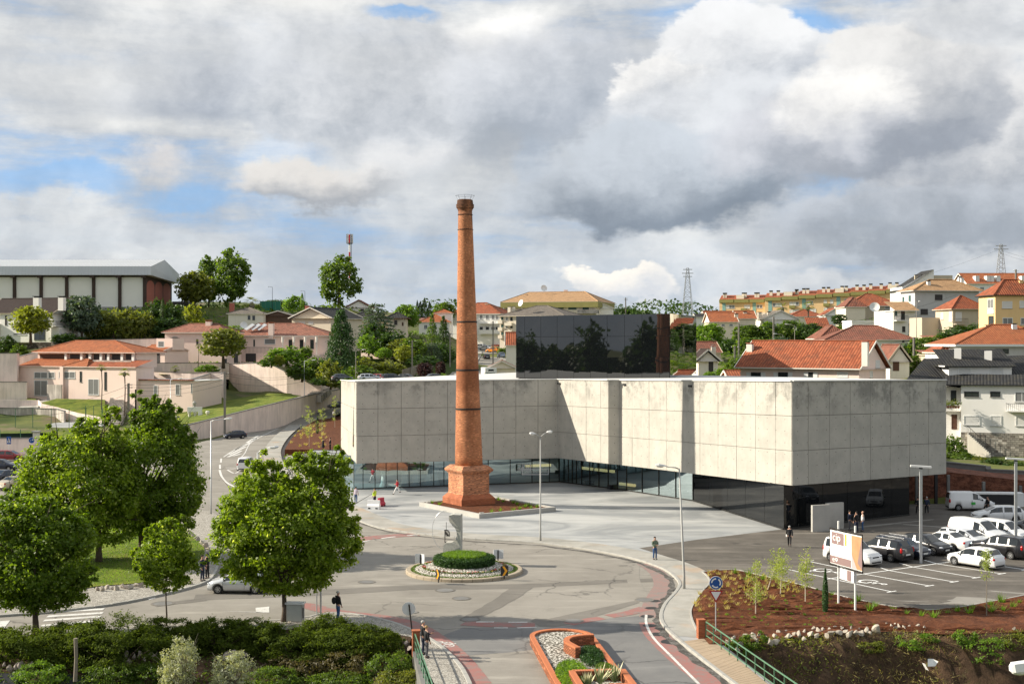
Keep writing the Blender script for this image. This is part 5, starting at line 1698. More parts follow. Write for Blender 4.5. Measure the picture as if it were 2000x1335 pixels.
def tuft_mesh(name,mat,h,n,seed,w=.03,spread=.5):
 r_=np.random.default_rng(seed)
 V=np.zeros((n,3,3))
 a=r_.uniform(0,6.28,n);L=h*r_.uniform(.6,1.2,n);o=r_.uniform(0,spread*h,n)
 b=r_.normal(0,.05,(n,2))
 V[:,0]=np.stack([b[:,0]-np.sin(a)*w,b[:,1]+np.cos(a)*w,np.zeros(n)],1)
 V[:,1]=np.stack([b[:,0]+np.sin(a)*w,b[:,1]-np.cos(a)*w,np.zeros(n)],1)
 V[:,2]=np.stack([b[:,0]+np.cos(a)*o*1.6,b[:,1]+np.sin(a)*o*1.6,L],1)
 return mesh_np(name,V.reshape(-1,3),np.arange(3*n).reshape(n,3),mat)
straw=[tuft_mesh('straw_tuft',M['leaf_straw'],.30,20,50+k,.018,.8)for k in range(4)]
green=[tuft_mesh('green_tuft',M['leaf_bright'],.11,22,60+k,.025,.9)for k in range(3)]
green2=[tuft_mesh('grass_tuft',M['leaf_bright'],.42,30,70+k,.03,.9)for k in range(3)]
def inside(q,P):
 c=False
 for i in range(len(P)):
  a,b=P[i],P[(i+1)%len(P)]
  if((a.y>q[1])!=(b.y>q[1]))and q[0]<(b.x-a.x)*(q[1]-a.y)/(b.y-a.y+1e-9)+a.x:c=not c
 return c
rr=random.Random(77)
bedV=[Vector((p.x,p.y,0))for p in bed_pts]
ns=ng=0
for i in range(24):
 for j in range(20):
  x=11.6+i*.72+rr.uniform(-.22,.22);y=70.5+j*1.05+rr.uniform(-.3,.3)
  if not inside((x,y),bedV):continue
  px=1000+FPX*x/y;py=667.5+FPX*CAMZ/y
  if py>1228 or py<1122:continue
  if(px<1560 and py<1205-max(0,px-1400)*.25)and ns<110:
   o=link('straw_tuft',rr.choice(straw),None,(x,y,.18),rr.uniform(0,6));s=rr.uniform(.7,1.25);o.scale=(s,s,s);ns+=1
   tag(o,'straw coloured grass tuft in the planted rows on the red mulch','grass tuft','straw tufts on the red mulch bed')
  elif px<1720 and ng<90:
   o=link('green_tuft',rr.choice(green),None,(x,y,.18),rr.uniform(0,6));s=rr.uniform(.8,1.3);o.scale=(s,s,s);ng+=1
   tag(o,'tiny green seedling tuft in the planted rows on the red mulch','seedling','green seedlings on the red mulch bed')
for k,(px,py)in enumerate(((1771,1199),(1799,1203),(1824,1207),(1850,1198),(1870,1194),(1893,1198),(1900,1187),(1935,1183),(1955,1176),(1990,1177),(1960,1194),(1936,1195),(1745,1191),(1708,1186),(1675,1174),(1625,1162),(1978,1186),(1700,1192),(1662,1181),(1435,1119),(1462,1124),(1455,1132),(1490,1132))):
 p=G(px,py,.18)
 o=link('grass_tuft',green2[k%3],None,p,k*1.7);s=.7+.3*(k%3);o.scale=(s,s,s)
 tag(o,'bright green ground plant beside the kerb of the car park','plant','green plants along the car park kerb')
for k,(a,b)in enumerate(((2.0,.9),(3.2,1.2),(4.4,.8),(5.6,1.4),(6.6,.9),(7.8,1.6),(7.9,3.0),(7.4,4.4),(7.8,5.6),(7.5,7.0),(6.9,2.3),(7.9,8.4),(7.2,9.6),(6.0,10.0),(4.4,10.1),(1.0,8.6),(.9,10.0))):
 p=pF+pu*a+pv*b
 o=link('green_tuft',green2[k%3],None,(p.x,p.y,.38),k*1.3)
 tag(o,'small green plant in the mulch at the foot of the chimney','plant','small plants round the chimney foot')
for k in range(46):
 px=rr.uniform(568,640);py=rr.uniform(832,874)
 p=G(px,py,.95)
 if not inside((p.x,p.y),[Vector((q.x,q.y,0))for q in bed2]):continue
 o=link('straw_tuft',straw[k%4],None,p,k);o.scale=(1.6,1.6,1.5)
 tag(o,'straw coloured tuft on the upper mulch bed by the steps','grass tuft','straw tufts on the upper mulch bed')
 # ------------------------------------------------------------------ rocks
def rock_mesh(seed,mat):
 r_=random.Random(seed)
 bm=bmesh.new()
 bmesh.ops.create_icosphere(bm,subdivisions=2,radius=.5)
 ax=[(Vector((r_.uniform(-1,1),r_.uniform(-1,1),r_.uniform(-1,1))).normalized(),r_.uniform(.13,.33))for _ in range(10)]
 for v in bm.verts:
  for n,d in ax:
   e=v.co.dot(n)-d
   if e>0:v.co-=n*e*.92
  v.co+=Vector((r_.uniform(-.02,.02),r_.uniform(-.02,.02),r_.uniform(-.02,.02)))
 me=bpy.data.meshes.new('rock');bm.to_mesh(me);bm.free();me.materials.append(mat)
 return me
rocks=[rock_mesh(k,M['rock'])for k in range(6)]
rocks2=[rock_mesh(k+20,M['rockgrey'])for k in range(4)]
def rock(px,py,sz,z,pool,label,group,seed):
 r_=random.Random(seed)
 p=G(px,py,z)
 o=link('rock',r_.choice(pool),None,p)
 o.rotation_euler=(r_.uniform(0,6),r_.uniform(0,6),r_.uniform(0,6))
 o.scale=(sz*r_.uniform(.95,1.6),sz*r_.uniform(.8,1.2),sz*r_.uniform(.6,1.1))
 return tag(o,label,'rock',group)
k=0
for px,py,sz in((1420,1252,.55),(1432,1249,.6),(1455,1240,.75),(1446,1256,.7),(1440,1268,.55),(1470,1244,.85),(1482,1238,.6),(1496,1243,.5),(1503,1254,.8),(1515,1253,.75),(1513,1240,.7),(1522,1236,.75),(1540,1241,1.0),(1550,1238,.6),(1560,1240,.7),(1570,1234,.7),(1571,1247,.5),(1582,1237,1.0),(1595,1240,.7),(1600,1231,.8),(1608,1228,.6),(1614,1240,.6),(1624,1236,.8),(1638,1235,1.1),(1650,1233,.7),(1660,1237,.8),(1672,1236,.7),(1684,1235,.8),(1692,1230,.8),(1632,1225,.5),(1645,1226,.5),(1663,1226,.5),(1588,1228,.5),(1700,1236,.4),(1712,1231,1.2),(1742,1222,.6),(1750,1227,.7),(1757,1224,.8),(1767,1226,.8),(1775,1223,.5),(1794,1222,.5),(1806,1226,.6),(1980,1228,.5),(1731,1216,.3),(1748,1219,.4),(1620,1228,.45),(1678,1228,.45),(1536,1232,.4),(1479,1249,.5)):
 k+=1
 rock(px,py,sz*.66,.22,rocks,'white limestone rock in the row edging the red mulch','white rocks edging the red mulch',k)
for px,py,sz in((30,1303,.75),(45,1301,.8),(62,1302,.75),(20,1305,.5),(72,1292,.45),(85,1287,.4),(92,1279,.35),(8,1296,.4),(225,1294,.5),(240,1288,.6),(252,1292,.65),(262,1283,.6),(272,1278,.6),(283,1284,.55),(292,1276,.5),(300,1280,.5),(247,1277,.5),(232,1280,.5),(255,1299,.4),(306,1275,.4)):
 k+=1
 p=hit_bank(px,py,zbankL)
 o=rock(px,py,sz*.75,p.z+.12,rocks2,'pinkish grey stone in the low row on the left bank','stones on the left bank',k)
for px,py,sz in((440,1280,.8),(456,1278,.9),(471,1278,.7),(482,1279,.5),(548,1270,.4),(556,1268,.4),(800,1264,.6),(792,1255,.5),(748,1264,.3),(760,1262,.5)):
 k+=1
 p=hit_bank(px,py,zbankL)
 rock(px,py,sz*.75,p.z+.15,rocks2,'pale squared stone half hidden by the bank shrubs','squared stones among the bank shrubs',k)
for i,(px,py)in enumerate([(190+9.5*j,1150-.75*j+2*math.sin(j*2.1))for j in range(20)]+[(366+5.2*j,1037+4.2*j)for j in range(11)]):
 k+=1
 rock(px,py,.42+.22*((i*7)%5)/5,.2,rocks if i%3 else rocks2,'pale stone edging the lawn of the tree island','stones edging the island lawn',k)
for i in range(16):
 k+=1
 rock(rr.uniform(515,585),rr.uniform(1214,1220),.18,.13,rocks,'small pale stone at the foot of the utility cabinet','small stones by the cabinet',k)
 # ------------------------------------------------------------------ houses
class House:
 """walls, roof, windows and chimneys in a local frame: front face along +x at y=0, depth towards +y"""
 def __init__(s,name,label,cat,px0,px1,D,ang,py_base,py_eave,depth,wall,group=None,root=None,drop=4.0):
  s.a=R(ang)
  X0=(px0-1000)*D/FPX
  t=(px1-1000)/FPX
  ca,sa=math.cos(s.a),math.sin(s.a)
  s.w=(t*D-X0)/(ca-t*sa)
  s.D=D;s.d=depth
  zb=CAMZ-(py_base-667.5)*D/FPX
  s.h=(py_base-py_eave)*D/FPX
  s.zb=zb
  s.o=Vector((X0,D,zb))
  s.root=root or thing(name,label,cat,s.o,s.a,group)
  s.Mi=Matrix.Translation(s.o)@Matrix.Rotation(s.a,4,'Z')
  s.inv=(s.root.matrix_basis.inverted()@s.Mi)if root else Matrix.Identity(4)
  s.wall=wall;s.o0=0.0
  mb=MB()
  mb.box(0,0,-drop,s.w,s.d,s.h,s.inv)
  mb.build('wall',M[wall],s.root)
 def loc(s,x,y,z):return s.inv@Vector((x,y,z))
 def hit(s,px,py,face='F'):
  """sight line of a picture point against a wall: (distance along the wall, height)"""
  d=Vector(((px-1000)/FPX,1,-(py-667.5)/FPX))
  Mi=s.Mi.inverted()
  o=Mi@Vector((0,0,CAMZ));e=Mi@(Vector((0,0,CAMZ))+d)-o
  if face=='F':k=-o.y/e.y;p=o+e*k;return p.x,p.z
  if face=='L':k=-o.x/e.x;p=o+e*k;return p.y,p.z
  if face=='R':k=(s.w-o.x)/e.x;p=o+e*k;return p.y,p.z
 def frame(s,face,u0,u1,z0,z1,out=.0):
  """four corners on a wall face, counter-clockwise from outside, with outward offset"""
  if face=='F':f=lambda u,z,o:s.loc(u,-o-s.o0,z)
  elif face=='R':f=lambda u,z,o:s.loc(s.w+o,u,z)
  elif face=='L':f=lambda u,z,o:s.loc(-o,u,z);u0,u1=max(u0,u1),min(u0,u1)
  return f,u0,u1
 def win(s,px0,py0,px1,py1,style='pane',face='F',bars=1,metres=None):
  if metres:u0,z0,u1,z1=metres
  else:
   u0,z1=s.hit(px0,py0,face);u1,z0=s.hit(px1,py1,face)
  f,u0,u1=s.frame(face,u0,u1,z0,z1)
  sg=1 if u1>u0 else-1
  W_=abs(u1-u0)
  fw=min(.10,W_*.12)
  mb=MB()
  def bar(a,b,c,d,o0=.0,o1=.06):
   q=[f(a,c,o1),f(b,c,o1),f(b,d,o1),f(a,d,o1)]
   r_=[f(a,c,o0),f(b,c,o0),f(b,d,o0),f(a,d,o0)]
   mb.add(q+r_,[(0,1,2,3),(4,0,3,7),(1,5,6,2),(3,2,6,7),(4,5,1,0)])
  bar(u0,u1,z1-fw,z1);bar(u0,u1,z0,z0+fw)
  bar(u0,u0+fw*sg,z0+fw,z1-fw);bar(u1-fw*sg,u1,z0+fw,z1-fw)
  for k in range(bars):
   c=u0+(u1-u0)*(k+1)/(bars+1)
   bar(c-fw*.35*sg,c+fw*.35*sg,z0+fw,z1-fw,0,.045)
  fr={'pane':'white','dark':'dark','blind':'white','frost':'white','green':'greenshutter','door':'door','garage':'dark','shut':'darkshutter'}[style]
  fo=mb.build('window' if style not in('door','garage')else('door' if style=='door' else 'garage_door'),M[fr],s.root)
  mb=MB()
  mat,nm={'pane':('housepane','pane'),'dark':('housepane','pane'),'blind':('shutter','roller_blind'),'frost':('frost','pane'),'green':('greenshutter','shutter'),'door':('door','door_leaf'),'garage':('darkshutter','door_leaf'),'shut':('darkshutter','shutter')}[style]
  mb.face(f(u0+fw*sg,z0+fw,.022),f(u1-fw*sg,z0+fw,.022),f(u1-fw*sg,z1-fw,.022),f(u0+fw*sg,z1-fw,.022))
  if style=='blind':
   pass
  mb.build(nm,M[mat],fo)
  mb=MB()
  if style!='door' and style!='garage':
   bar2=f
   q=[f(u0-.08*sg,z0-.07,.10),f(u1+.08*sg,z0-.07,.10),f(u1+.08*sg,z0-.01,.10),f(u0-.08*sg,z0-.01,.10)]
   r_=[f(u0-.08*sg,z0-.07,0),f(u1+.08*sg,z0-.07,0),f(u1+.08*sg,z0-.01,0),f(u0-.08*sg,z0-.01,0)]
   mb.add(q+r_,[(0,1,2,3),(4,0,3,7),(1,5,6,2),(3,2,6,7),(4,5,1,0)])
   mb.build('sill',M['kerb'],fo)
  return s
 def wins(s,L,style='pane',face='F',bars=1):
  for q in L:s.win(*q,style=style,face=face,bars=bars)
  return s
 def roof(s,kind,rise,tile,oh=.45,x0=None,x1=None,y0=None,y1=None,z=None,ridge=None,gmat=None,thick=.14,side=None):
  x0=-oh if x0 is None else x0;x1=s.w+oh if x1 is None else x1
  y0=-oh if y0 is None else y0;y1=s.d+oh if y1 is None else y1
  z=s.h if z is None else z
  zt_=z+rise
  mb=MB()
  def poly(*p):mb.face(*[s.loc(*q)for q in p])
  if kind=='hip':
   run=min((x1-x0),(y1-y0))/2
   if(x1-x0)>=(y1-y0):
    ym=(y0+y1)/2;a,b=(x0+run,ym,zt_),(x1-run,ym,zt_)
    if ridge:a,b=(x0+ridge[0],ym,zt_),(x1-ridge[1],ym,zt_)
    poly((x0,y0,z),(x1,y0,z),b,a);poly((x1,y1,z),(x0,y1,z),a,b);poly((x0,y1,z),(x0,y0,z),a);poly((x1,y0,z),(x1,y1,z),b)
    hips=[((x0,y0,z),a),((x1,y0,z),b),(a,b),((x1,y1,z),b)]
   else:
    xm=(x0+x1)/2;a,b=(xm,y0+run,zt_),(xm,y1-run,zt_)
    poly((x0,y0,z),(x1,y0,z),a);poly((x1,y0,z),(x1,y1,z),b,a);poly((x1,y1,z),(x0,y1,z),b);poly((x0,y1,z),(x0,y0,z),a,b)
    hips=[((x0,y0,z),a),((x1,y0,z),a),(a,b)]
  elif kind=='gx':
   ym=(y0+y1)/2;a,b=(x0,ym,zt_),(x1,ym,zt_)
   poly((x0,y0,z),(x1,y0,z),b,a);poly((x1,y1,z),(x0,y1,z),a,b)
   hips=[(a,b)]
  elif kind=='gy':
   xm=(x0+x1)/2;a,b=(xm,y0,zt_),(xm,y1,zt_)
   poly((x0,y1,z),(x0,y0,z),a,b);poly((x1,y0,z),(x1,y1,z),b,a)
   hips=[(a,b)]
  elif kind=='shed':
   poly((x0,y0,z),(x1,y0,z),(x1,y1,zt_),(x0,y1,zt_));hips=[]
  elif kind=='flat':
   mb.box(x0,y0,z,x1,y1,z+rise,s.inv);hips=[]
  if kind=='flat':
   return mb.build('roof',M[tile],s.root)
  r_=mb.build('roof',M[tile],s.root)
  mb=MB()
  zz=z-thick
  for(a_,b_)in(((x0,y0),(x1,y0)),((x1,y0),(x1,y1)),((x0,y1),(x0,y0)),((x1,y1),(x0,y1))):
   if kind=='gy' and a_[1]==b_[1]:continue
   if kind=='gx' and a_[0]==b_[0]:continue
   if kind=='shed' and not(a_[1]==b_[1]==y0):continue
   mb.face(s.loc(*a_,zz),s.loc(*b_,zz),s.loc(*b_,z),s.loc(*a_,z))
  mb.face(s.loc(x0,y0,zz),s.loc(x0,y1,zz),s.loc(x1,y1,zz),s.loc(x1,y0,zz))
  mb.build('eaves',M[gmat or 'offwhite'],r_)
  if kind in('gx','gy'):
   mb=MB()
   g=[]
   if kind=='gx':
    for xe in(0,s.w):g.append([(xe,0,z-.01),(xe,s.d,z-.01),(xe,s.d/2,z-.01+rise*(s.d/(y1-y0)))])
    ends=[((x0,y0,z),(x0,(y0+y1)/2,zt_),(x0,y1,z)),((x1,y0,z),(x1,(y0+y1)/2,zt_),(x1,y1,z))]
   else:
    for ye in(0,s.d):g.append([(0,ye,z-.01),(s.w,ye,z-.01),(s.w/2,ye,z-.01+rise*(s.w/(x1-x0)))])
    ends=[((x0,y0,z),((x0+x1)/2,y0,zt_),(x1,y0,z)),((x0,y1,z),((x0+x1)/2,y1,zt_),(x1,y1,z))]
   for q in g:mb.face(*[s.loc(*p)for p in q])
   mb.build('gable',M[s.wall],s.root)
   mb=MB()
   for e in ends:
    for p,q in((e[0],e[1]),(e[1],e[2])):
     mb.beam(s.loc(p[0],p[1],p[2]-.06),s.loc(q[0],q[1],q[2]-.06),.10,.24)
   mb.build('verge',M[gmat or 'offwhite'],r_)
  mb=MB()
  for p,q in hips:
   mb.tube([s.loc(*p)+Vector((0,0,.02)),s.loc(*q)+Vector((0,0,.02))],.13,6)
  if hips:mb.build('ridge_tiles',M[tile],r_)
  s.rf=r_;s.rz=zt_
  return r_
 def chimney(s,px,py_top,py_bot,wpx=10,mat='whitewall',cap='dark',D=None,arch=False):
  """a stack standing on the roof; D is the distance of the stack"""
  D=D or s.D+s.d*.4
  t=AT(px,py_top,D);b=AT(px,py_bot,D)
  k=D/FPX;w=wpx*k
  Mx=s.root.matrix_basis.inverted()
  mb=MB()
  c=Mx@t;h=t.z-b.z
  mb.box(c.x-w/2,c.y-w*.35,c.z-h-1.2,c.x+w/2,c.y+w*.35,c.z-w*.25)
  st=mb.build('chimney',M[mat],s.root)
  mb=MB()
  if arch:
   n=8
   for i in range(n):
    a0,a1=math.pi*i/n,math.pi*(i+1)/n
    p=[(c.x+w*.55*math.cos(a),c.z-w*.25+w*.42*math.sin(a))for a in(a0,a1)]
    mb.face((p[0][0],c.y-w*.4,p[0][1]),(p[1][0],c.y-w*.4,p[1][1]),(p[1][0],c.y+w*.4,p[1][1]),(p[0][0],c.y+w*.4,p[0][1]))
    mb.face((p[0][0],c.y-w*.4,p[0][1]),(p[0][0],c.y+w*.4,p[0][1]),(p[1][0],c.y+w*.4,p[1][1]),(p[1][0],c.y-w*.4,p[1][1]))
  else:
   mb.box(c.x-w*.6,c.y-w*.42,c.z-w*.10,c.x+w*.6,c.y+w*.42,c.z)
   mb.box(c.x-w*.4,c.y-w*.28,c.z-w*.25,c.x+w*.4,c.y+w*.28,c.z-w*.10)
  mb.build('chimney_cap',M[cap],st)
  return s
 def slab(s,name,mat,x0,y0,z0,x1,y1,z1):
  MB().box(x0,y0,z0,x1,y1,z1,s.inv).build(name,M[mat],s.root);return s
 def balcony(s,px0,py_top,px1,py_bot,out=1.3,mat='offwhite',rail=None,face='F'):
  u0,z1=s.hit(px0,py_top,face);u1,z0=s.hit(px1,py_bot,face)
  f,u0,u1=s.frame(face,u0,u1,z0,z1)
  mb=MB()
  def bx(a,b,c,d,o0,o1):
   vs=[f(a,c,o1),f(b,c,o1),f(b,d,o1),f(a,d,o1),f(a,c,o0),f(b,c,o0),f(b,d,o0),f(a,d,o0)]
   mb.add(vs,[(0,1,2,3),(4,0,3,7),(1,5,6,2),(3,2,6,7),(4,5,1,0),(4,7,6,5)])
  bx(u0,u1,z0,z0+.15,0.01,out)
  if rail is None:
   bx(u0,u1,z0+.152,z1,out-.1,out)
   sg=1 if u1>u0 else-1
   bx(u0,u0+.1*sg,z0+.152,z1,.01,out-.102);bx(u1-.1*sg,u1,z0+.152,z1,.01,out-.102)
   mb.build('balcony',M[mat],s.root)
  else:
   b=mb.build('balcony',M[mat],s.root)
   mb=MB()
   n=max(4,int(abs(u1-u0)/.22))
   for i in range(n+1):
    u=u0+(u1-u0)*i/n
    mb.beam(f(u,z0+.15,out-.05),f(u,z1,out-.05),.03)
   mb.beam(f(u0,z1,out-.05),f(u1,z1,out-.05),.05)
   mb.beam(f(u0,z1,out-.05),f(u0,z1,0),.05);mb.beam(f(u1,z1,out-.05),f(u1,z1,0),.05)
   mb.build('railing',M[rail],b)
  return s
H_=House
# ---- left hillside
h=H_('sports_hall','long white sports hall with brown pillars and grey metal roof on the skyline','building',-70,284,350,0,606,536,27,'hallwhite')
w=h.w
mb=MB()
sk=2.2
x0,x1,y0,y1=-2,h.w+1.9,-1.7,h.d+1.5
zl,zh=h.h-.2,h.h+sk;ap=h.h+4.9
mb.face((x0,y0,zl),(x1,y0,zl),(x1,y0+.4,zh),(x0,y0+.4,zh))
mb.face((x0,y0+.4,zh),(x1,y0+.4,zh),(x1-.3,(y0+y1)/2,ap),(x0,(y0+y1)/2,ap))
mb.face((x1,y1-.4,zh-.6),(x0,y1-.4,zh-.6),(x0,(y0+y1)/2,ap),(x1-.3,(y0+y1)/2,ap))
mb.face((x1,y0,zl),(x1,y1,zl-1.0),(x1,y1-.4,zh-.6),(x1-.3,(y0+y1)/2,ap),(x1,y0+.4,zh))
mb.face((x0,y0,zl),(x0,y1,zl),(x1,y1,zl-1.0),(x1,y0,zl))
mb.build('roof',M['metalroof'],h.root)
mb=MB()
for i in range(int((x1-x0)/.9)):
 x=x0+.45+i*.9
 mb.beam((x,y0-.02,zl),(x,y0+.38,zh),.05,.05);mb.beam((x,y0+.4,zh+.02),(x-.15,(y0+y1)/2,ap+.02),.06,.06)
mb.build('roof_seams',M['steel'],h.root);h.root.children[-1]['kind']='stuff'
for px in(-70,-21,29,81,131,183.5,234.5,283):
 u,_=h.hit(px,560)
 MB().box(u-.42,-.5,-3,u+.42,.05,h.h-.25).build('pillar',M['hallbrown'],h.root)
 MB().box(u-.7,-1.6,h.h-.95,u+.5,-.52,h.h-.26).build('roof_bracket',M['hallbrown'],h.root)
MB().box(0,-.25,h.h-.7,h.w,-.01,h.h-.22).build('ring_beam',M['hallbrown'],h.root)
MB().box(-3,-.3,.4,h.w,-.03,1.0).build('base_band',M['kerb'],h.root)
for i in range(3):
 ya,yb=1+i*(h.d-2)/3,1+(i+1)*(h.d-2)/3-.6
 n=10;pts=[(h.w+.06,ya,-2),(h.w+.06,yb,-2)]
 top=[(h.w+.06,(ya+yb)/2+(yb-ya)/2*math.cos(math.pi*k/n),h.h-3.0+1.6*math.sin(math.pi*k/n))for k in range(n+1)]
 MB().face(*(pts+top)).build('brick_panel',M['hallbrick'],h.root)
MB().box(h.w+.01,0,-3,h.w+.05,h.d,h.h-.3).build('end_wall',M['hallbrown'],h.root)
MB().box(h.w+1,h.d-3,-3,h.w+5.5,h.d+4,h.h-6.6).build('annex',M['concrete_old'],h.root)
h=H_('white_house','white two-storey house with dark brown roof and two white chimneys at far left','house',-40,103,300,-18,665,612,16.5,'whitewall')
h.roof('gx',3.7,'tile_brown',.5,gmat='tan')
h.chimney(73,578,594,13,D=290).chimney(121,578,596,12,D=286)
h.wins([(10,616,14,635)],'shut',bars=0).wins([(76,616,96,632)],'pane').wins([(67,640,88,664)],'dark').wins([(26,650,52,654)],'frost',bars=0)
h.wins([(129.5,594,132.5,604),(135,594,137.5,602)],'shut',face='R',bars=0)
h.balcony(98,627,132,638,1.6,'whitewall','iron','R')
MB().prism([(h.w+.02,-.6),(h.w+1.7,.2),(h.w+1.7,7),(h.w+.02,7)],-2,3.1).build('bay',M['whitewall'],h.root)
st=MB()
for k in range(12):st.box(1.0+k*.42,-1.2,-1,1.42+k*.42,-.02,.3+k*.33)
st.build('outside_stair',M['offwhite'],h.root)
mb=MB();mb.beam((1.2,-1.15,1.3),(6.0,-1.15,5.2),.06);mb.build('stair_rail',M['iron'],h.root)
h=H_('pink_pavilion','pink single-storey pavilion with two tiers of orange tiled roof below the hillside wall','building',37,266,262,-26,777,714,5,'pink')
h.roof('shed',1.5,'tile_orange',.3,x0=-.2,x1=15.6,y0=-.35,y1=4.8,gmat='pink')
h.roof('hip',1.4,'tile_orange',.3,x0=12.2,x1=18.9,y0=-.36,y1=6,ridge=(3.2,2.6),gmat='pink')
h.roof('shed',1.3,'tile_red',.3,x0=17.6,x1=h.w+.2,y0=-.37,y1=4.6,gmat='pink')
h.win(67,726,93,739,'frost',bars=1);h.win(94.5,726,107,739,'frost',bars=0);h.win(67,742,93,773,'frost',bars=1)
h.win(114.5,725,147,739,'frost',bars=2)
h.win(172.5,739.5,193,771,'frost',bars=1);h.win(156,725,160,746,'dark',bars=0);h.win(204,726,208.5,762,'dark',bars=0)
h.slab('porch_pier','pink',11.6,-.4,-.2,12.5,-.01,h.h-.05)
MB().box(10.0,-2.2,-.3,13.9,-1.9,3.0).build('screen_wall',M['greywall'],h.root)
u2=H_('upper_tier',None,None,74,266,266,-26,706,687,6,'pink',root=h.root,drop=1.0)
u2 .roof('hip',2.3,'tile_orange',.5,x0=-.6,x1=u2 .w+.8,y0=-1.2,y1=8,ridge=(7.6,9.4),gmat='pink')
for a,b in((78,130),(137,160),(167,177),(183,198),(205,213),(219,239),(246,262)):
 u0,z1=u2 .hit(a,691);u1,z0=u2 .hit(b,702)
 f,_,_=u2 .frame('F',0,1,0,1)
 MB().face(f(u0,z0,.03),f(u1,z0,.03),f(u1,z1,.03),f(u0,z1,.03)).build('loggia_opening',M['darkshutter']if a>130 else M['rust'],h.root)
for px in(133,163.5,180,201.5,216,242.5,264):
 u0,z0=u2 .hit(px,703)
 MB().box(u0-.3,-.7,-.3,u0+.3,-.3,u2 .h-.02,u2 .inv).build('loggia_pillar',M['whitewall'],h.root)
u2 .slab('parapet','greywall',13.5,-1.5,-1.2,u2 .w,-1.3,.45)
h=H_('garage','small pink open garage with an orange tile roof left of the pink villa','garage',275,322,280,-24,712,684,8,'pink')
h.roof('gx',1.2,'tile_orange',.2,y0=-.6,y1=8,gmat='pink')
h.win(279,690,312,711,'garage',bars=0)
mb=MB();mb.box(2.6,2,h.h+.1,7,6,h.h+2.6,h.inv);mb.build('upper_room',M['pink'],h.root);h.win(309,666,321,678,'frost',bars=0)
h=H_('pink_villa','large two-storey pink villa with faded tile roofs and solar panels','house',322,440,291,-14,711,649,8,'pink')
h.roof('hip',2.0,'tile_pinkish',.6,gmat='offwhite')
for(a,b,c,d)in((337,660,347,671.5),(340,690,348,702)):h.win(a,b,c,d,'shut' if b>680 else 'dark')
for a,b in((333.3,337),(347,351)):
 u0,z1=h.hit(a,660);u1,z0=h.hit(b,672);MB().box(u0,-.10,z0,u1,-.03,z1).build('shutter',M['darkshutter'],h.root)
for(a,b,c)in((337,347,659.5),(340,348,689.5)):
 u0,z1=h.hit(a-1,c);u1,_=h.hit(b+1,c)
 n=8;um=(u0+u1)/2;rw=(u1-u0)/2
 MB().face(*[(um+rw*math.cos(math.pi*k/n),-.07,z1+.35*math.sin(math.pi*k/n))for k in range(n+1)]).build('window_arch',M['kerb'],h.root)
h.win(383.5,662,387.5,673,'dark',bars=0);h.win(435,700,443,711,'dark',bars=1);h.win(457,690,465,709,'dark')
h.chimney(408,625,638,11,'pink','tile_orange',D=292)
w2=H_('wing',None,None,452,640,298,-5,706,655,12,'pink',root=h.root)
w2 .roof('hip',2.9,'tile_pinkish',.7,ridge=(5.5,8.5),gmat='offwhite')
w2 .chimney(530,629,651,10,'pink','tile_orange',D=297)
w2 .win(516.5,661.5,538,672,'frost',bars=0);w2 .win(495,663,498,676,'dark',bars=0);w2 .win(480,690,500,706,'garage',bars=2)
for k,(a,b)in enumerate(((564,571),(585.5,592.5),(606,613))):
 w2 .win(a,663,b,681,'dark',bars=1)
mb=MB()
uA,_=w2 .hit(556,660);uB,_=w2 .hit(622,660)
for i in range(3):
 a=uA+(uB-uA)*i/3;b=uA+(uB-uA)*(i+1)/3;n=10
 zt_=w2 .h-.25;zs_=w2 .h-1.5
 for k in range(n):
  t0,t1=math.pi*k/n,math.pi*(k+1)/n
  c0=((a+b)/2-(b-a)/2*.92*math.cos(t0),zs_+1.05*math.sin(t0));c1=((a+b)/2-(b-a)/2*.92*math.cos(t1),zs_+1.05*math.sin(t1))
  mb.face((c0[0],-1.8,c0[1]),(c1[0],-1.8,c1[1]),(c1[0],-1.8,zt_),(c0[0],-1.8,zt_))
mb2=MB()
for v in range(len(mb.v)):mb.v[v]=tuple(w2 .inv@Vector(mb.v[v]))
mb.build('arcade',M['pink'],h.root)
for i in range(4):
 u0=uA+(uB-uA)*i/3
 MB().lathe([(.24,-.3),(.2,.1),(.17,1.0),(.17,w2 .h-1.7),(.26,w2 .h-1.55),(.26,w2 .h-.3)],10,w2 .loc(u0,-1.8,0)).build('column',M['offwhite'],h.root)
w2 .slab('terrace','pink',-.4,-3.0,-2.2,11.5,-.02,-.05)
w2 .slab('terrace','pink',uA-1,-3.2,-2.2,uB+1,-.02,1.7)
mb=MB()
u0,z0=w2 .hit(484,688);u1,z1=w2 .hit(539,678)
for k in range(22):mb.beam(w2 .loc(u0+(u1-u0)*k/21,-2.9,z0-.1),w2 .loc(u0+(u1-u0)*k/21,-2.9,z1),.05)
mb.beam(w2 .loc(u0,-2.9,z1),w2 .loc(u1,-2.9,z1),.09);mb.build('balustrade',M['rust'],h.root)
for k,px in enumerate((487,499,511)):
 c=AT(px,639,299);Mx=h.root.matrix_basis.inverted()
 c=Mx@c
 mb=MB();mb.beam(c+Vector((-.7,-.6,-.55)),c+Vector((.6,1.0,.75)),1.15,.08,up=(0,-.6,1));mb.build('solar_panel',M['steel'],h.root)
def dish(parent,c,r,name='satellite_dish',rz=.6):
 mb=MB();mb.lathe([(.02,0),(r*.5,r*.07),(r,r*.25)],16,cap=False)
 o=mb.build(name,M['white'],parent,loc=c);o.rotation_euler=(R(70),0,rz)
 MB().tube([c+Vector((0,.1,-.1)),c+Vector((0,.25,-1.3*r-.3))],.04,6).build('dish_mast',M['steel'],parent)
dish(h.root,h.root.matrix_basis.inverted()@AT(476,635,296),.85)
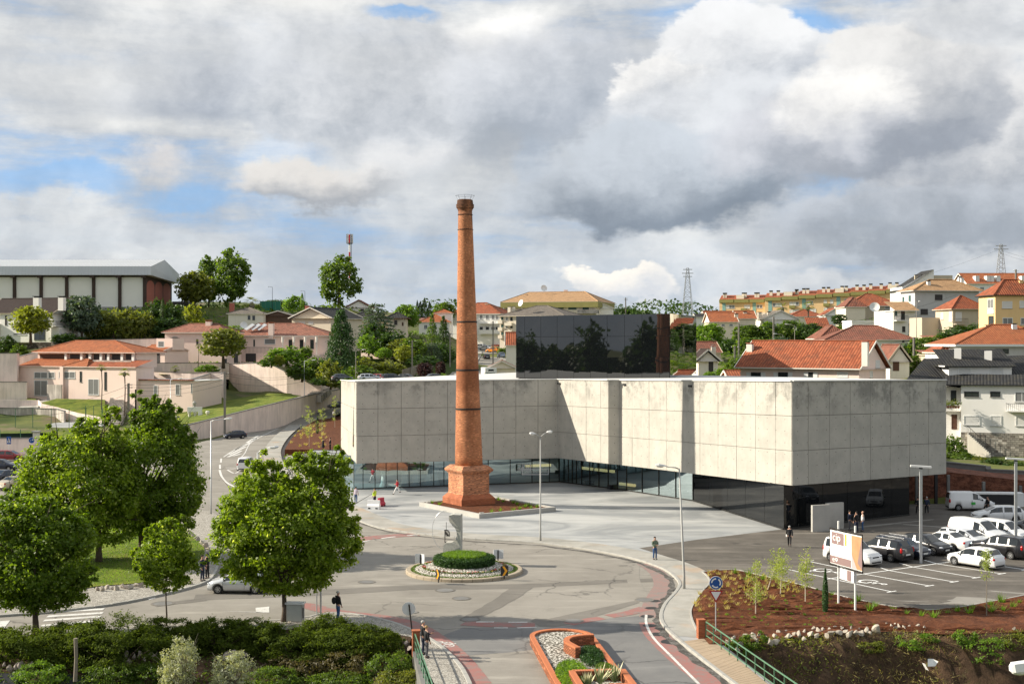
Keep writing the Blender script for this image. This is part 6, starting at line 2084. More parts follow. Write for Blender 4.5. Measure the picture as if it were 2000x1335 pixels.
h=H_('pink_annex','low pink annex with a tile-edged flat roof and narrow windows','building',252,376,250,-20,802,743,10,'pink')
h.roof('flat',.12,'roofwhite',.1)
h.slab('tile_edge','tile_red',-.3,-.35,h.h+.12,h.w+.3,.25,h.h+.32)
for a in((259,754,266,771),(300.5,752,308,771),(343,750,352,771),(373,749,376,767)):h.win(*a,style='frost',bars=0)
h=H_('beige_house','plain beige gable house with a dark slate roof beside the big conifer','house',570,646,318,-22,700,621,16,'beige')
h.roof('gy',2.6,'tile_slate',.7,gmat='offwhite')
h.win(584,628,596,639,'blind',bars=0);h.win(603,627.5,612,632.5,'blind',bars=0)
h.chimney(601,597,612,9,'hallbrick','hallbrick',D=330)
h=H_('grey_roof_house','low house with dark slate roof half behind the blue-green cedar','house',672,760,345,0,670,625,10,'tan')
h.roof('hip',2.5,'tile_slate',.5);h.win(682,633,690,652,'shut',bars=0)
h=H_('white_gable_house','small white gable house with red roof edge on the skyline right of the tall poplar','house',676,724,380,0,640,600,8,'whitewall')
h.roof('gy',2.2,'tile_old',.5,gmat='tile_old');h.win(704,603,711,607,'shut',bars=0)
h=H_('flat_house','beige house with dark red flat eaves right of the blue-green cedar','house',758,792,335,0,680,621,9,'beige')
h.roof('hip',1.6,'tile_slate',.9,gmat='tile_old');h.win(770,625,776,634,'shut',bars=0);h.win(785,629,788,636,'door',bars=0)
h=H_('orange_roof_house','white house with orange roof between the dark conifers left of the chimney','house',818,878,360,0,660,629,12,'whitewall')
h.roof('hip',2.3,'tile_orange',.4);h.win(828,634,835,642,'pane');h.win(846,634,853,642,'pane')
h=H_('white_house','white upper house with small orange roof on the skyline left of the chimney','house',848,882,372,0,640,611,8,'whitewall')
h.roof('hip',1.1,'tile_orange',.3);h.chimney(824,618,630,11,'pink','dark',D=366)
h=H_('apartment_house','white three-storey house with red roof and glazed balconies right of the chimney shaft','house',876,976,398,-20,676,613,14,'whitewall')
h.roof('hip',3.6,'tile_red',.6);h.chimney(951.5,593,608,8,'cream','tan',D=400)
for y0,y1 in((615,624),(638,644)):
 for x in(940,952,963,971):h.win(x-3,y0,x+3,y1,'dark' if y0>630 else 'frost')
for x in(883,893):h.win(x-3,622,x+3,628,'blind',bars=0)
h.balcony(938,624,977,632,1.2,'whitewall','white');h.balcony(938,644,977,652,1.2,'whitewall')
h.slab('porch','hallbrick',15,-1.6,-4,h.w,-.02,.6)
h=H_('shed','dark brown wooden shed below the green court screen','shed',514,572,340,0,640,616,7,'rust')
h.roof('gy',1.3,'tile_brown',.4)
h=H_('ivy_house','low grey-roofed house half covered with ivy behind the pink villa','house',446,512,335,0,640,612,9,'offwhite')
h.roof('hip',1.7,'tile_grey',.5);h.chimney(453,590,604,9,'hallbrick','tan',D=338);h.win(484,616,489,624,'dark',bars=0);h.win(493,616,498,625,'dark')
t=thing('court_screen','green mesh screen round a court on the left skyline','screen',AT(508,606,372),0)
s_=372/FPX
for k in range(5):
 MB().box(k*10*s_-.05,-.05,-1,k*10*s_+.05,.05,19*s_).build('post',M['railgreen'],t)
for k in range(4):
 MB().box(k*10*s_+.05,-.02,0,(k+1)*10*s_-.05,.02,18*s_).build('mesh_panel',plain('green_screen',(.03,.17,.11),.8),t)
 # ---- middle distance behind the arts centre
h=H_('apartment_block','cream apartment block with tan hipped roof and olive green cornice behind the black box','building',984,1164,420,-18,662,590,22,'cream')
h.roof('hip',3.6,'tile_tan',.9,ridge=(6.0,7.5),gmat='tan',z=h.h+.0)
h.slab('cornice_band','greenband',-.9,-.95,h.h-1.9,h.w+.9,h.d,h.h-.16)
for a in((1030,595,1040,600),(1062,595,1072,600),(1089,596,1101,603),(1110,596,1126,604),(1138,597,1150,604),(989,597,993,604)):h.win(*a,style='green' if a[0]>1080 else 'dark',bars=0)
h.balcony(1130,606,1170,612,1.5,'concrete_old')
for px in(1030,1069,1101):
 u0,z1=h.hit(px-3,573,'F')
 c=h.root.matrix_basis.inverted()@AT(px,575.5,426)
 MB().beam(c+Vector((-.5,-.3,-.35)),c+Vector((.5,-.3,-.35)),.1,.9,up=(0,-.5,1)).build('rooflight',M['housepane'],h.root)
dish(h.root,h.root.matrix_basis.inverted()@AT(1062,563,424),1.1);h.chimney(1105,566,574,7,'pink','pink',D=428)
h=H_('apartment_block','cream block of flats with small balconies and grey hip roof left of the black box','building',976,1100,360,-24,700,617,16,'cream')
h.roof('hip',3.0,'tile_grey',.7,gmat='cream')
for y in(619,633.5,648):
 for x,st in((981,'green'),(990,'frost'),(999,'dark')):h.win(x-2.2,y,x+2.2,y+7,st,bars=0)
for y in(621,635,650):h.balcony(963+13,y+4,974+10,y+11,1.3,'cream')
for y in(630,645):h.balcony(988,y,1002,y+6,1.1,'cream')
h.chimney(995,598,616,6,'cream','dark',D=362).chimney(1003,598,616,6,'cream','dark',D=362)
dish(h.root,h.root.matrix_basis.inverted()@AT(1018,592,358),1.0,rz=-.5)
h=H_('white_house','small white gable house on the skyline between the tan-roofed block and the black box','house',1158,1198,415,0,640,602,9,'whitewall')
h.roof('gy',1.6,'tile_red',.3);h.chimney(1164,590,598,7,'whitewall','dark',D=418)
h=H_('cream_house','narrow cream house with red tiles touching the left edge of the black box','house',988,1012,255,0,735,674,8,'offwhite')
h.roof('gx',2.6,'tile_red',.2,y0=-.4,y1=7)
h=H_('garage_house','small cream gabled garage just above the arts centre roof edge','garage',954,1006,235,0,760,718,9,'cream')
h.roof('gy',1.3,'tile_orange',.35,gmat='offwhite');h.win(975,727,987.5,742,'blind',bars=0)
# ---- right-hand side
h=H_('brown_roof_house','old tan house with a faded orange roof right of the black box','house',1352,1408,262,6,745,688,9,'tan')
h.roof('gx',2.2,'tile_old',.3,gmat='tan');h.win(1396,705,1399,714,'shut',bars=0);h.balcony(1408-8,701,1410,709,1.2,'tan')
h=H_('porch_house','small grey house with a dark gabled roof and open porch right of the black box','house',1364,1402,222,0,742,704,8,'offwhite')
h.roof('gy',2.0,'tile_brown',.6,gmat='offwhite');h.chimney(1393.5,675,688,9,'cream','steel',D=226,arch=True);h.win(1384,706,1393,735,'garage',bars=0)
h=H_('long_red_house','long cream house with a big orange-red tiled roof just behind the arts centre','house',1446,1678,186,-38,770,716.5,9.5,'pink')
h.roof('gx',3.8,'tile_red',.55,gmat='offwhite',y0=-.8,y1=10.2)
h.chimney(1465,669,698,12,'offwhite','hallbrick',D=188).chimney(1690,665,697,12,'offwhite','hallbrick',D=170).chimney(1497,665,672,10,'offwhite','hallbrick',D=194)
for a,b in((1467,1486),(1520,1539),(1579,1588)):
 h.win(a,726.5,b,737,'dark',bars=2)
 for q in((a-9,a-.5),(b+.5,b+9)):
  u0,z1=h.hit(q[0],726.5);u1,z0=h.hit(q[1],737);MB().box(u0,-.08,z0,u1,-.02,z1).build('shutter',M['white'],h.root)
h.win(1635,726,1656,737,'blind',bars=1)
h.win(1710,703,1718,718,'blind',face='R',bars=1);h.win(1699,724,1704,737,'blind',face='R',bars=0)
h=H_('gabled_house','narrow cream gabled house tucked behind the long red-roofed house','house',1738,1776,202,0,752,705,9,'offwhite')
h.roof('gy',2.6,'tile_old',.4,gmat='tan');h.win(1744,706,1756,724,'door',bars=0)
h=H_('red_hip_house','white house with weathered dark red hip roof behind the long red-roofed house','house',1616,1784,232,-4,705,663,14,'whitewall')
h.roof('hip',2.6,'tile_old',.5,ridge=(6.5,5.5));h.wins([(1762,661,1766,668),(1774,661,1778,668)],'shut',bars=0);h.win(1640,664,1654,671,'blind',bars=0);h.win(1690,664,1704,671,'blind',bars=0)
h=H_('hip_house','low house with brownish hip roof left of the weathered dark red one','house',1604,1660,246,0,690,661,10,'offwhite')
h.roof('hip',2.6,'tile_old',.6)
h=H_('white_box_house','small flat white house with a tank among the trees on the right hill','house',1664,1722,275,0,660,629,8,'whitewall')
h.roof('flat',.4,'whitewall',.1);h.win(1686,639,1694,643,'dark',bars=0)
h=H_('white_corner_house','tall pale grey house with a tan hip roof on the right hill','house',1787,1912,262,9,668,567,6.5,'greyhouse')
h.roof('hip',2.4,'tile_tan',.7,ridge=(5.4,5.0),gmat='greyhouse')
h.win(1826,575,1840.5,586,'shut',bars=1);h.win(1798,603,1812,614,'shut',bars=1);h.win(1814,636,1819,642,'dark',bars=0)
h.win(1763,580,1766,590,'green',face='L',bars=0);h.win(1775,577,1779,588,'green',face='L',bars=0)
h.chimney(1813.5,548,564,7,'whitewall','dark',D=264).chimney(1875,539,556,7,'greyhouse','dark',D=272).chimney(1879,543,553,6,'whitewall','white',D=270)
e=H_('side_wing',None,None,1745,1788,259,9,655,606,9,'whitewall',root=h.root)
e.roof('shed',1.9,'tile_tan',.3,y0=-1.2,y1=4);e.win(1748,607,1752,616,'green',bars=0);e.win(1760,604,1767,624,'dark',bars=0)
e.balcony(1746,617,1769,627,1.2,'whitewall','iron');e.win(1762,637,1768,648,'shut',bars=0);e.win(1775,631,1786,650,'garage',bars=0)
h=H_('shed_roof_house','white house with one steep roof slope and brick stacks behind the tan hip roof','house',1762,1862,285,0,640,560,9,'whitewall')
Xs=h.w
MB().face((-.5,-.4,h.h-.9),(h.w*.62,-.4,h.h+3.9),(h.w*.62,9,h.h+3.9),(-.5,9,h.h-.9)).build('roof',M['tile_slate'],h.root)
MB().face((0,.02,h.h-.02),(0,.02,h.h-.7),(h.w*.62,.02,h.h-.02),(h.w*.62,.02,h.h+3.8)).build('gable',M['whitewall'],h.root)
MB().box(h.w*.62,.5,h.h,h.w,8,h.h+2.6).build('upper_block',M['tan'],h.root)
h.chimney(1789,536,549,5.5,'tan','dark',D=288).chimney(1803,536,545,8,'tan','dark',D=288)
h=H_('tan_hip_house','square tan house with an orange hip roof and shuttered windows on the right hill','house',1861,1926,240,10,665,603,6.5,'tan')
h.roof('hip',2.6,'tile_red',.5,gmat='tan')
h.win(1866,609,1878,627,'blind',bars=0);h.win(1911,608,1924,620,'blind',bars=0);h.win(1854,609,1860,628,'blind',face='L',bars=0);h.win(1838,611,1843,623,'blind',face='L',bars=0)
h.balcony(1862,622,1885,634,1.1,'tan','iron')
h.slab('annex','tan',-3.6,5,-4,-.02,10,4.4)
h=H_('ochre_house','ochre three-storey house with orange tile roof at the right edge','house',1944,2040,216,6,680,575.5,6,'ochre')
h.roof('hip',2.7,'tile_red',.5,gmat='tile_slate')
for a in((1957,588,1977,602),(1991,587,2010,601)):h.win(*a,style='blind',bars=0)
for a in((1958,620,1978,634),(1993,620,2012,634)):h.win(*a,style='frost',bars=1)
h.win(1929,584,1941,602,'frost',face='L',bars=1);h.win(1929,603,1941,612,'blind',face='L',bars=0);h.win(1931,617,1941,640,'dark',face='L',bars=0)
h.chimney(1994,547,566,8,'ochre','ochre',D=219)
h=H_('orange_hip_villa','low white villa with a broad orange hip roof above the slate-roofed house','house',1872,2070,192,0,712,672,13,'greyhouse')
h.roof('hip',3.0,'tile_orange',.7,ridge=(8.0,5.0),gmat='white',thick=.35)
h.chimney(1981,631,660,9,'whitewall','dark',D=197).chimney(1930,634,650,10,'offwhite','dark',D=204)
h.win(1886,682,1916,688,'blind',bars=0);h.win(1944,681,1957,687,'dark',bars=3);h.win(1958,681,1970,690,'dark',bars=0)
h=H_('small_roof_house','small white house with dark red roof peeping behind the slate roof','house',1836,1868,196,0,710,688,7,'whitewall')
h.roof('hip',1.3,'tile_red',.4)
h=H_('low_shed','low shed with faded orange roof beside the dark red roof','shed',1810,1834,206,0,705,692,5,'tan')
h.roof('shed',.7,'tile_pinkish',.3)
h=H_('slate_roof_house','white house with black slate roofs and flower balconies right of the arts centre','house',1877,2090,166,-20,890,750,10,'whitewall')
h.roof('shed',1.25,'tile_slate',.4,y0=-.5,y1=3.2,x0=-2.2,x1=h.w,gmat='dark')
h.slab('basement_band','stonewall',-.02,-.08,-.5,h.w,-.005,3.1)
for a in((1883,764,1912,775),(1934,764,1954,775)):h.win(*a,style='dark',bars=1)
h.win(1982,764.5,2010,785,'frost',bars=1)
for a in((1882,811,1914,830),(1934.5,811,1956,831.5),(1983.5,812.5,2015,832)):h.win(*a,style='blind',bars=0)
h.win(1934,853,1956,857,'dark',bars=0);h.win(1972,854,2020,890,'garage',bars=3)
h.balcony(1965.5,787,2030,804,1.2,'whitewall','iron')
e=H_('left_bay',None,None,1836,1878,169,-20,880,755,8,'whitewall',root=h.root)
e.win(1857,762,1868,784,'dark',bars=0);e.win(1858.5,809,1869.5,838,'door',bars=0);e.balcony(1836,787,1876,802,1.2,'whitewall','iron')
mb=MB();mb.box(0,0,0,.1,.1,1)
Mx=h.root.matrix_basis.inverted()
def roofquad(name,mat,pts,parent):
 return MB().face(*[Mx@AT(*p)for p in pts]).build(name,M[mat],parent)
roofquad('roof','tile_slate',[(1770,741,168),(1876,757,166),(1898,740,168.5),(1845,700,176),(1804,700,176)],h.root)
roofquad('roof','tile_slate',[(1845,742,167.8),(2100,745,167.8),(2100,690,176),(1804,700,176)],h.root)
dm=H_('dormer',None,None,1853,1976,169,0,735,714.5,6,'whitewall',root=h.root,drop=1.0)
dm.roof('shed',2.2,'tile_slate',.4,y0=-.5,y1=4.6,x0=-.7,x1=dm.w+.4,gmat='dark')
for a in((1871,718,1896,731),(1934,718,1960,731)):dm.win(*a,style='blind',bars=0)
h.chimney(1870.5,676,695,13,'whitewall','tile_old',D=171,arch=True).chimney(1930,681,709,14,'whitewall','tile_old',D=170.6,arch=True)
mb=MB();a=Mx@AT(1889,845,165.8);b=Mx@AT(1935,887,163.5)
n=14
for k in range(n):
 p=a.lerp(b,k/n);q=a.lerp(b,(k+1)/n)
 mb.box(p.x,p.y-.6,p.z-3.5,q.x,p.y+.5,p.z)
mb.build('outside_stair',M['offwhite'],h.root)
mb=MB()
for k in range(n+1):
 p=a.lerp(b,k/n)+Vector((0,-.55,0));mb.beam(p,p+Vector((0,0,1.0)),.03)
mb.beam(a+Vector((0,-.55,1)),b+Vector((0,-.55,1)),.05);mb.build('stair_rail',M['iron'],h.root)
pots=MB();fl=[]
for px in list(range(1842,1874,5))+list(range(1970,2010,6)):
 c=AT(px,797 if px<1900 else 799,165.2)
 t=thing('flower_pot','terracotta pot with leafy plant on the '+('left' if px<1900 else 'right')+' balcony of the slate-roofed house','flower pot',c,0,'flower pots on the white house balconies')
 MB().lathe([(.13,0),(.18,.32)],10).build('pot',M['hallbrick'],t)
 q=np.random.default_rng(px);P=q.normal(0,.22,(90,3))+np.array([0,0,.6])
 link('foliage',leaves('foliage',P,np.zeros_like(P),.16,M['leaf_yellow' if px%2 else 'leaf_mid'],px),t)
 # ---- far apartment rows on the right skyline
def terrace(label,x0,x1,D,ang,y0e,ybase,n,y_slope=0.0,seed=1):
 """a row of ochre flats stepping up the hill, olive green parapet, red roof, chimneys"""
 h=H_('apartment_row',label,'building',x0,x1,D,ang,ybase,y0e,12,'apricot')
 w=h.w;step=w/n;rr=random.Random(seed)
 rise=(y_slope)*D/FPX;h.o0=.06
 for i in range(n):
  z=h.h+rise*i/n
  MB().box(i*step+.01,-.05,0,(i+1)*step-.01,12,z).build('bay',M['apricot'],h.root)
  MB().box(i*step+.05,-.9,z-.05,(i+1)*step-.25,12,z+1.25).build('parapet',M['greenband'],h.root)
  mb=MB();mb.face((i*step,0,z+1.2),((i+1)*step,0,z+1.2),((i+1)*step,5,z+3.2),(i*step,5,z+3.2));mb.build('roof',M['tile_red'],h.root)
  if i%2==0:
   MB().box(i*step+step*.2,-.12,0,i*step+step*.42,-.06,z-.1).build('stair_glazing',M['teal'],h.root)
  for fl in(0,1,2):
   zz=z-2.4-3.0*fl
   if zz<-1:continue
   for u in(.55,.75,.92):
    if rr.random()<.85:
     h.win(0,0,0,0,'blind' if rr.random()<.75 else 'frost',bars=0,metres=(i*step+u*step-.6,zz,i*step+u*step+.6,zz+1.4))
   if i%2==1:MB().box(i*step+step*.45,-1.2,zz-1.0,i*step+step*.8,-.06,zz+.1).build('balcony',M['greenband'],h.root)
  for q in range(2):
   u=i*step+rr.uniform(.1,.9)*step
   MB().box(u-.55,2,z+1.3,u+.55,3,z+3.6).build('chimney',M['cream'],h.root)
   MB().box(u-.65,1.9,z+3.6,u+.65,3.1,z+4.1).build('chimney_cap',M['dark'],h.root)
  if i%3==1:
   MB().box(i*step+.1*step,.8,z+1.0,i*step+.6*step,4,z+3.0).build('dormer',M['cream'],h.root)
 return h
terrace('ochre apartment block with olive balconies at the left end of the skyline row',1405,1494,520,-20,591,640,3,0,5)
terrace('long ochre apartment row with olive parapet climbing the right skyline',1494,1765,505,-20,587,632,8,14,6)
h=H_('orange_roof_block','white block with a long orange roof and white dormers at the right skyline','building',1890,2060,400,0,600,554,14,'whitewall')
h.roof('gx',3.6,'tile_orange',.5)
for px in(1907,1929,1936,1948,1997):
 c=h.root.matrix_basis.inverted()@AT(px,545,402)
 MB().box(c.x-.6,c.y-1,c.z-1.2,c.x+.6,c.y+1.5,c.z+1.0).build('dormer',M['white'],h.root)
for px in(1900,1918,1936,1960,1980):h.win(px-4,560,px+4,568,'frost')
def simple(name,label,px0,px1,D,base,eave,depth,wall,kind,rise,tile,wins=(),cat='house',ang=0,ch=()):
 h=H_(name,label,cat,px0,px1,D,ang,base,eave,depth,wall)
 h.roof(kind,rise,tile,.4)
 for a in wins:h.win(*a,style='frost',bars=0)
 for c in ch:h.chimney(*c,7,'cream','dark',D=D+3)
 return h
simple('yellow_house','pale yellow house with bright orange gable roof above the dense green trees',1388,1440,330,665,628.5,12,'cream','gx',2.6,'tile_orange',[(1392,633,1398,637),(1409,632,1416,637),(1424,632,1432,637)],ch=[(1438,612,622)])
simple('orange_house','cream house with orange roof just left of the grey-roofed house on the right hill',1440,1476,345,655,622,9,'cream','gx',2.2,'tile_orange',ch=[(1455,608,618)])
simple('red_roof_house','low house with red roof right behind the black box corner',1378,1440,400,640,618,9,'whitewall','gx',1.8,'tile_red')
simple('grey_gable_house','white gable house with mossy grey roof below the skyline apartment row',1490,1560,350,650,623,14,'whitewall','gy',2.4,'tile_grey',ch=[(1484,609,618),(1502,608,618)])
simple('red_roof_house','long low house with red hip roof below the two palm trees',1542,1612,385,640,618,12,'cream','hip',2.4,'tile_red',[(1580,622,1588,627),(1594,622,1602,627)])
simple('white_gable_house','little white gable house right of the taller palm tree',1612,1652,365,640,615,8,'whitewall','gy',2.0,'tile_red',[(1622,617,1628,622)])
simple('white_lean_to','white lean-to house with a long white sloping roof edge among the trees',1586,1624,300,668,652,6,'whitewall','shed',4.0,'tile_red')
h=simple('brick_house','brown brick house with orange hip roof and a big white satellite dish',1656,1762,320,630,597,12,'tan','hip',3.2,'tile_red',[(1728,598,1740,604)])
dish(h.root,h.root.matrix_basis.inverted()@AT(1708,600,317),1.25,rz=-.2)
simple('hip_roof_house','house with dark eaves and reddish hip roof left of the brick house with the dish',1652,1690,312,625,599,9,'cream','hip',2.4,'tile_old')
simple('dark_house','dark slate-roofed cottage at the right end of the pale skyline houses',1360,1392,395,640,619,6,'whitewall','gx',1.0,'tile_slate')
simple('tan_cottage','small tan cottage with a faded roof half hidden by the hedge on the right hill',1820,1850,236,685,665,6,'tan','shed',1.0,'tile_pinkish')
simple('side_house','cream house peeping over the arts centre left of the long red roof',1424,1452,205,760,736,6,'cream','gx',1.0,'tile_red')
# ---- garden and retaining walls
def wall_run(name,label,pts,th=.35,mat='pinkwall',cap=None,drop=1.5,group=None,coping=.12):
 """pts: (px, py_top, py_base, D) along the wall"""
 t=thing(name,label,'wall',(0,0,0),0,group)
 for i in range(len(pts)-1):
  a,b=pts[i],pts[i+1]
  A1,A0=AT(a[0],a[1],a[3]),AT(a[0],a[2],a[3]);B1,B0=AT(b[0],b[1],b[3]),AT(b[0],b[2],b[3])
  A0 .z-=drop;B0 .z-=drop
  d=Vector((B1 .x-A1 .x,B1 .y-A1 .y,0)).normalized();n=Vector((-d.y,d.x,0))*th
  vs=[A0,B0,B1,A1]+[p+n for p in(A0,B0,B1,A1)]
  MB().add(vs,[(0,1,2,3),(4,0,3,7),(1,5,6,2),(3,2,6,7),(5,4,7,6)]).build('wall_face',M[mat],t)
  if coping:
   o=n.normalized()*.08
   MB().beam(A1+n/2+Vector((0,0,coping/2)),B1+n/2+Vector((0,0,coping/2)),th+.16,coping).build('coping',M[cap or 'concrete_old'],t)
 return t
wall_run('retaining_wall','tall stained pink retaining wall left of the pink pavilion',[(-60,690,780,259),(33,690,780,259),(38,690,776,262)])
wall_run('retaining_wall','sloping pink hillside wall above the pavilion roof',[(36,697,770,266),(72,688,720,276),(138,667,700,286),(185,664,700,287),(310,661,700,288)])
wall_run('garden_wall','low stained pink wall at lower left of the pavilion',[(-40,746,778,256),(52,746,778,256)],mat='pinkwall')
wall_run('garden_wall','streaked grey-white wall above the tennis court at the left edge',[(-60,797,830,247),(66,797,829,247),(110,799,828,245),(125,803,826,243)],mat='greywall')
wall_run('garden_wall','curved low pink wall edging the lower lawn by the stair',[(-40,780,798,252),(74,781,796,251),(80,788,800,249),(110,795,812,247),(150,806,822,243),(200,815,824,240)],th=.25,coping=0)
wall_run('terrace_wall','pink terrace wall in front of the pink villa',[(290,709,727,274),(447,709,727,276),(447,709,760,284)])
wall_run('terrace_wall','low wall under the lawn strip, right of the outside stair',[(292,724.5,745,268),(372,728,745,264),(440,726,770,262)],coping=.08)
wall_run('retaining_wall','big stained pink retaining wall above the sloping lawn',[(372,742,800,249),(420,727,780,266),(446,711,768,284),(488,709,767,281),(523,709,768,278.5),(560,727,769,276),(627,744,771,274)],th=.4)
wall_run('retaining_wall','lower end of the pink retaining wall beside the garden steps',[(628,745,770,274.5),(662,758,775,286)],th=.4)
wall_run('roadside_wall','long pink roadside wall below the sloping lawn',[(345,836,868,214),(372,829,862,217),(440,812,848,226),(520,792,829,240),(600,773,806,262),(664,760,787,286)],th=.3)
wall_run('garden_wall','low pale pink wall with dark rail behind the parked red estate car',[(-60,856,893,184),(72,856,893,184)],th=.25,mat='pinkwall')
wall_run('stone_wall','dark dry stone wall below the dark-roofed white house',[(-40,672,705,292),(40,668,702,292),(100,668,690,290),(128,672,690,288)],mat='drystone',coping=0)
wall_run('retaining_wall','grey stained retaining wall along the back of the car park',[(1838,902,940,142.5),(1926,911,946,140.5),(1927,917,946,140.3),(2150,928,960,138)],mat='concrete_old',th=.4)
wall_run('earth_cut','bare red-brown earth cut under the grey wall behind the car park',[(1770,918,1004,131),(1850,921,992,132),(2000,938,988,132),(2200,950,985,132)],mat='redearth',th=8,coping=0,drop=.5)
for k,(px,y0,y1)in enumerate(((1790,928,985),(1828,915,985),(1852,927,975),(1921,940,972),(1993,948,978))):
 t=AT(px,y0,130.5);b=AT(px,y1,130.5)
 o=MB().beam((t.x,t.y,0),(t.x,t.y,t.z),.28).build('support_post',M['dark' if k==1 else 'concrete_old'])
 tag(o,('slim dark post' if k==1 else 'grey concrete post')+' against the red earth cut, '+['nearest the black glass wall','between the black glass and the lamp post','just right of the front lamp post','above the white van','at the right edge'][k],'post')
wall_run('wood_fence','tan wooden fence beside the uphill pavement left of the chimney',[(786,722,748,262),(802,717,745,268),(830,709,735,285),(858,700,722,305),(874,693,712,322)],th=.08,mat='oldwood',coping=0)
o=COL.objects['wood_fence']
seg=[(802,717,745,268),(874,693,712,322)]
for k in range(40):
 t=k/39;q=[seg[0][j]+(seg[1][j]-seg[0][j])*t for j in range(4)]
 a,b=AT(q[0],q[1]-.8,q[3]-.15),AT(q[0],q[2],q[3]-.15)
 MB().beam(b,a,.55,.05).build('fence_board',M['oldwood'],o)
wall_run('garden_wall','pale garden path wall sloping down through the shrubs',[(705,672,690,312),(770,690,700,308),(830,700,706,306),(880,704,712,305)],th=.3,mat='pink',coping=0)
def stairs(label,pa,pb,n,wpx,group=None):
 a,b=AT(*pa),AT(*pb)
 t=thing('garden_steps',label,'steps',(0,0,0))
 for k in range(n):
  p=a.lerp(b,k/n);q=a.lerp(b,(k+1)/n)
  w=wpx*p.y/FPX/2
  MB().box(p.x-w,min(p.y,q.y),p.z-1.2,p.x+w,max(p.y,q.y)+.35,q.z).build('step',M['greywall'],t)
 return t
stairs('long straight garden stair below the two palm trees',(218,832,236),(232,776,252),14,32)
stairs('upper garden stair between the annex and the pavilion',(278,742,262),(282,712,276),10,22)
stairs('short garden steps at the foot of the retaining wall',(612,774,268),(634,757,279),6,30)
def slope_sheet(name,pts,mat='grass'):
 P=[AT(*p)for p in pts]
 mb=MB().poly(P);o=mb.build(name,M[mat]);return tag(o,kind='structure')
slope_sheet('lawn',[(330,830,226),(372,826,220),(440,810,229),(520,790,243),(590,772,262),(560,769,275.5),(460,764,282.5),(446,766,283),(420,780,265),(378,796,249),(320,812,246)])
slope_sheet('lawn',[(80,786,250),(110,778,254),(205,780,252),(206,812,242),(180,816,241),(110,798,247)])
slope_sheet('lawn',[(-60,782,258),(70,778,258),(70,781,252),(-60,786,252)])
slope_sheet('lawn',[(310,726,272),(440,727,272),(440,731,266),(310,731,266)])
slope_sheet('lawn',[(-80,668,299),(100,666,299),(100,670,291),(-80,672,291)])
slope_sheet('lawn',[(-60,845,226),(330,838,226),(330,850,219),(-60,858,219)])
slope_sheet('court',[(-60,830,243),(200,822,243),(230,830,236),(-60,845,230)],'plaza')
slope_sheet('path',[(34,796,250),(60,783,255),(110,778,257),(78,788,251),(74,796,249)],'walk')
slope_sheet('meadow',[(1420,735,232),(1470,735,232),(1480,690,285),(1430,690,285)],'grass')
t=thing('court_fence','tall green wire fence with thin posts along the left tennis court','fence',(0,0,0))
for px in(30,64,100,135,168,200):
 b=AT(px,842,232);MB().beam(b,b+Vector((0,0,4.2)),.09).build('post',M['railgreen'],t)
for dz in(4.15,2.1,.2):
 MB().beam(AT(-40,842,232)+Vector((0,0,dz)),AT(200,842,232)+Vector((0,0,dz)),.03).build('wire',M['railgreen'],t)
t=thing('fence_gate','green steel fence gate frame in front of the garden stair','gate',(0,0,0))
a,b=AT(167,830,236),AT(199,830,236)
for p in(a,b,(a+b)/2):MB().beam(p,p+Vector((0,0,3.6)),.09).build('post',M['railgreen'],t)
for dz in(3.5,1.8,.3):MB().beam(a+Vector((0,0,dz)),b+Vector((0,0,dz)),.05).build('rail',M['railgreen'],t)
t=thing('net_fence','dark green windscreen fence above the pale wall at far left','fence',(0,0,0))
a,b=AT(-60,852,205),AT(112,849,205)
MB().beam(a+Vector((0,0,.0)),b,.05,.8).build('mesh_panel',M['leaf_agave']if False else plain('dark_net',(.015,.03,.02),.9),t)
c=AT(72,875,203);MB().beam(c,AT(112,872,203),.05,3.6).build('mesh_panel',bpy.data.materials['dark_net'],t)
for px in(0,40,72,112):
 p=AT(px,890,203);MB().beam(p,p+Vector((0,0,4.2)),.1).build('post',M['railgreen'],t)
t=thing('garden_arch','white stone garden ornament with two small arches on the lawn','garden ornament',AT(366,822,236),0)
s_=236/FPX
MB().box(0,0,1.7,2.6,.6,2.6).build('lintel',M['whitewall'],t)
MB().box(1.95,0,-.3,2.62,.62,1.7).build('pillar',M['whitewall'],t)
for x in(.1,1.15):MB().lathe([(.22,-.3 if x>1 else.6),(.2,.4),(.25,1.2),(.4,1.7)],10,(x+.2,.3,0)).build('pillar',M['offwhite'],t)
MB().lathe([(.28,2.6),(.16,2.8),(.35,3.1),(.38,3.4),(.15,3.6),(.05,3.8)],12,(1.2,.3,0)).build('urn',M['kerb'],t)
t=thing('stone_urn','small stone urn on a pedestal beside the garden arch','urn',AT(405.5,816,234),0)
MB().box(-.2,-.2,-.3,.2,.2,.6).build('pedestal',M['kerb'],t);MB().lathe([(.15,.6),(.36,.9),(.38,1.2),(.25,1.3)],12).build('bowl',M['offwhite'],t)
t=thing('gate_pillar','stone gate pillar with a ball cap at the left end of the roadside wall','pillar',AT(342.5,850,216),0)
MB().box(-.45,-.45,-.5,.45,.45,3.0).build('shaft',M['offwhite'],t);MB().box(-.6,-.6,3.0,.6,.6,3.25).build('cap',M['kerb'],t)
t=thing('gate_pillar','pale gate pillar beside the blue turn-right sign','pillar',AT(71,872,196),0)
MB().box(-.4,-.4,-1.5,.4,.4,2.2).build('shaft',M['offwhite'],t);MB().box(-.55,-.55,2.2,.55,.55,2.45).build('cap',M['kerb'],t)
